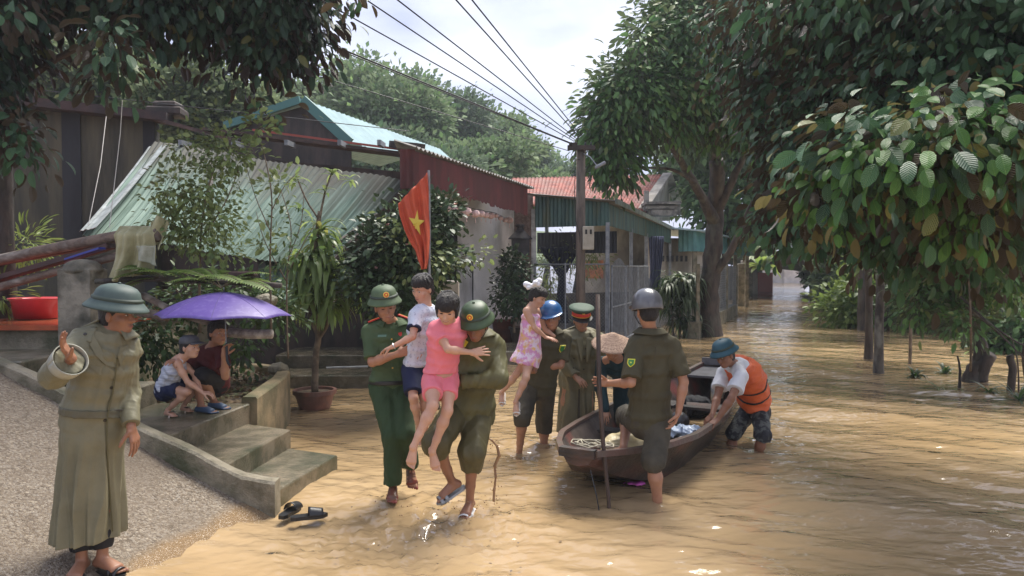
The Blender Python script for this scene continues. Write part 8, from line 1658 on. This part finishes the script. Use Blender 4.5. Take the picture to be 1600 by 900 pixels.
logs = [((-120, 432, 8.4), (60, 393, 8.0), (200, 366, 7.5), .062, bir, 'thick log with peeling pale bark on top of the pile at the left'), ((-80, 470, 7.9), (60, 432, 7.8), (190, 398, 7.6), .045, bir, 'thinner bark covered log in the middle of the log pile'),
        ((205, 395, 7.6), (225, 378, 7.5), (248, 366, 7.45), .075, bir, 'short pale log end sticking out behind the hung raincoat'), ((150, 440, 7.3), (250, 436, 7.3), (440, 446, 7.3), .028, M['bark'], 'long dark pole lying level above the ferns'),
        ((225, 462, 7.4), (280, 490, 7.2), (330, 505, 7.2), .035, bir, 'bark covered branch sloping down behind the fern'), ((350, 518, 7.4), (385, 522, 7.3), (425, 522, 7.3), .05, mat('white_bark', (.50, .46, .42), .8, (.25, .22, .2), 12, bump=.8), 'pale flaking branch behind the umbrella handle'), ((170, 480, 7.6), (220, 488, 7.5), (262, 496, 7.4), .05, bir, 'dark rough log behind the raincoat man helmet')]
for a, b, c_, r_, m, lab in logs: tag(limbs('log', [([W(*a), W(*b), W(*c_)], r_, r_*.92)], m, None, 12, int(a[0]) % 7), lab, 'log')
for k_, (a, b, wd_, lab) in enumerate([((-60, 452, 8.0), (175, 384, 7.6), .15, 'wide dark red plank leaning under the top log'), ((-40, 418, 8.3), (180, 378, 7.9), .11, 'dark plank directly beneath the peeling log')]): tag(MB().beam(W(*a), W(*b), wd_, .05).build('plank', pk), lab, 'plank')
tag(MB().beam(W(85, 412, 7.75), W(160, 388, 7.5), .09, .02).build('tarp_strip', mat('blue_tarp', (.03, .05, .30), .5)), 'strip of blue tarpaulin caught between the logs', 'tarpaulin')
# coat hung over the log: draped sheet
def drape(u, v):
    x = 172+62*u+ (8*sin(v*3)-6*v*(1-u)); y = 352+82*v+ (6*sin(u*5) if v > .9 else 0); top = max(0, .18-v)/.18
    return W(x, y, 7.32)+V(0, .05*sin(u*13+v*2)*(.3+v)+.025*sin(u*27+v*4)+.18*top, 0)
hcm = mat('hung_raincoat', (.42, .39, .22), .6, (.32, .29, .15), 5, bump=.6, bs=18)
hr = empty('hanging_raincoat', W(205, 380, 7.35), 'pale olive raincoat thrown over the log pile to dry', 'raincoat'); MB().slab(drape, 60, 40, .006).build('cloth', hcm, hr, smooth=True)
MB().slab(lambda u, v: W(212+30*u+4*v, 384+22*v+10*u*v, 7.22)+V(0, .03*sin(u*9+v*3), 0), 24, 16, .005).build('sleeve', mat('sleeve_lining', (.42, .42, .32), .7, (.3, .3, .22), 9), hr, smooth=True)
MB().slab(lambda u, v: W(226+26*u, 346+46*v-10*sin(pi*u), 7.4)+V(0, .05*sin(u*8+v*3)+.12*(1-v), 0), 24, 16, .006).build('hood', hcm, hr, smooth=True)
# debris on the pile
for i, (px, py, c_, lab) in enumerate([(380, 428, 'pk', 'dark board end under the sheet roof edge')]): tag(MB().box(W(px, py, 7.4), (.25, .12, .05), rz=.3*i, bev=.01).build('debris', pk if c_ == 'pk' else MATS['blue_tarp']), lab, 'debris')
# pots by the white house
p = Z(786, 545, .0); p.z = .1; pe = empty('glazed_pot', p, 'large dark red glazed pot under the clipped shrub', 'pot'); pot('body', p, .26, .40, .62, mat('oxblood_glaze', (.13, .028, .018), .25, (.08, .02, .015), 4), pe)
p = Z(818, 548, 0); p.z = .1; pe = empty('dark_pot', p, 'dark brown pot to the right of the glazed red one', 'pot'); pot('body', p, .22, .32, .45, mat('dark_glaze', (.05, .03, .025), .35), pe)
p = W(705, 470, 11.5); tag(MB().box((p.x, 11.5, .75), (.24, .2, 1.9), bev=.02).box((p.x-.28, 11.6, .7), (.2, .2, 1.8), bev=.02).build('stone_post', M['cream']), 'pale stone gatepost behind the boy and girl', 'gatepost')
tag(MB().box((Z(760, 560, 0).x, 15.2, .02), (3.4, 1.6, .5), bev=.03).build('house_plinth', M['wetconc']), 'wet concrete plinth in front of the white house wall', 'plinth')
tag(MB().tube([Z(510, 575, .35), Z(575, 573, .35)], .018, 7).build('water_pipe', M['galv']), 'thin pale pipe lying on the porch slab', 'pipe')
for i, (px, py, lab) in enumerate([(415, 470, 'round grey stone on the soil bed beside the bare sapling'), (432, 585, 'mossy stone on the end of the planter wall')]):
    blob('stone', W(px, py, 8.4) if i == 0 else V(-2.95, 9.3, .62), .14, M['conc'], lab, 'stone', 30+i, .02, 18)
# ---- mud splash thrown up beside the wading man
sm = mat('mud_splash', (.30, .17, .08), .45, (.22, .12, .06), 9); rr = random.Random(2); S = Sdf(); pts = []
for px, py in ((770, 782), (771, 765), (776, 745), (774, 728), (779, 712), (776, 697), (768, 688), (762, 684)): pts.append(W(px+rr.uniform(-1.5, 1.5), py, 5.75))
for a, b in zip(pts, pts[1:]): S.cone(a, b, .007+.006*rr.random(), .006+.006*rr.random(), .008)
for i in range(60):
    c_ = rr.choice(pts)+V(rr.gauss(0, .035), rr.gauss(0, .05), rr.gauss(0, .03)); S.cone(c_, c_+V(0, 0, .004), rr.uniform(.003, .007), .003, .003)
for i in range(70):
    a = rr.choice([(760, 770), (700, 790), (620, 795), (745, 780)]); c_ = W(a[0]+rr.gauss(0, 22), a[1], 5.7); c_.z = abs(rr.gauss(0, .06)); c_.y += rr.gauss(0, .1); S.cone(c_, c_+V(0, 0, .004), rr.uniform(.003, .008), .003, .003)
tag(S.mesh('water_splash', .004, sm), kind='stuff')
# foam and floating scraps
rs = np.random.RandomState(21); n = 60; bx_ = np.stack([rs.normal(-.7, 1.0, n), rs.normal(5.3, .7, n)], 1); k_ = (bx_[:, 0] > -1.7)
bx_ = bx_[k_]; tag(leaves('floating_debris', np.c_[bx_, .012+.01*rs.rand(len(bx_))], rs.normal(size=(len(bx_), 3))*[1, 1, .05], np.array([[0, 0, 1.]]).repeat(len(bx_), 0), .012+.02*rs.rand(len(bx_)), 'far', mat('wet_scraps', (.10, .06, .03), .5)), kind='stuff')

# ---- thin haze in the air (only far things fade)
hzm = bpy.data.materials.new('haze'); hzm.use_nodes = True; hn = hzm.node_tree; hn.nodes.clear(); ho_ = hn.nodes.new('ShaderNodeOutputMaterial'); pv = hn.nodes.new('ShaderNodeVolumePrincipled')
pv.inputs['Color'].default_value = (.86, .92, 1, 1); pv.inputs['Density'].default_value = .0012; pv.inputs['Anisotropy'].default_value = .2; hn.links.new(pv.outputs[0], ho_.inputs['Volume'])
tag(MB().box((0, 60, 12), (190, 190, 27)).build('haze', hzm), kind='stuff')
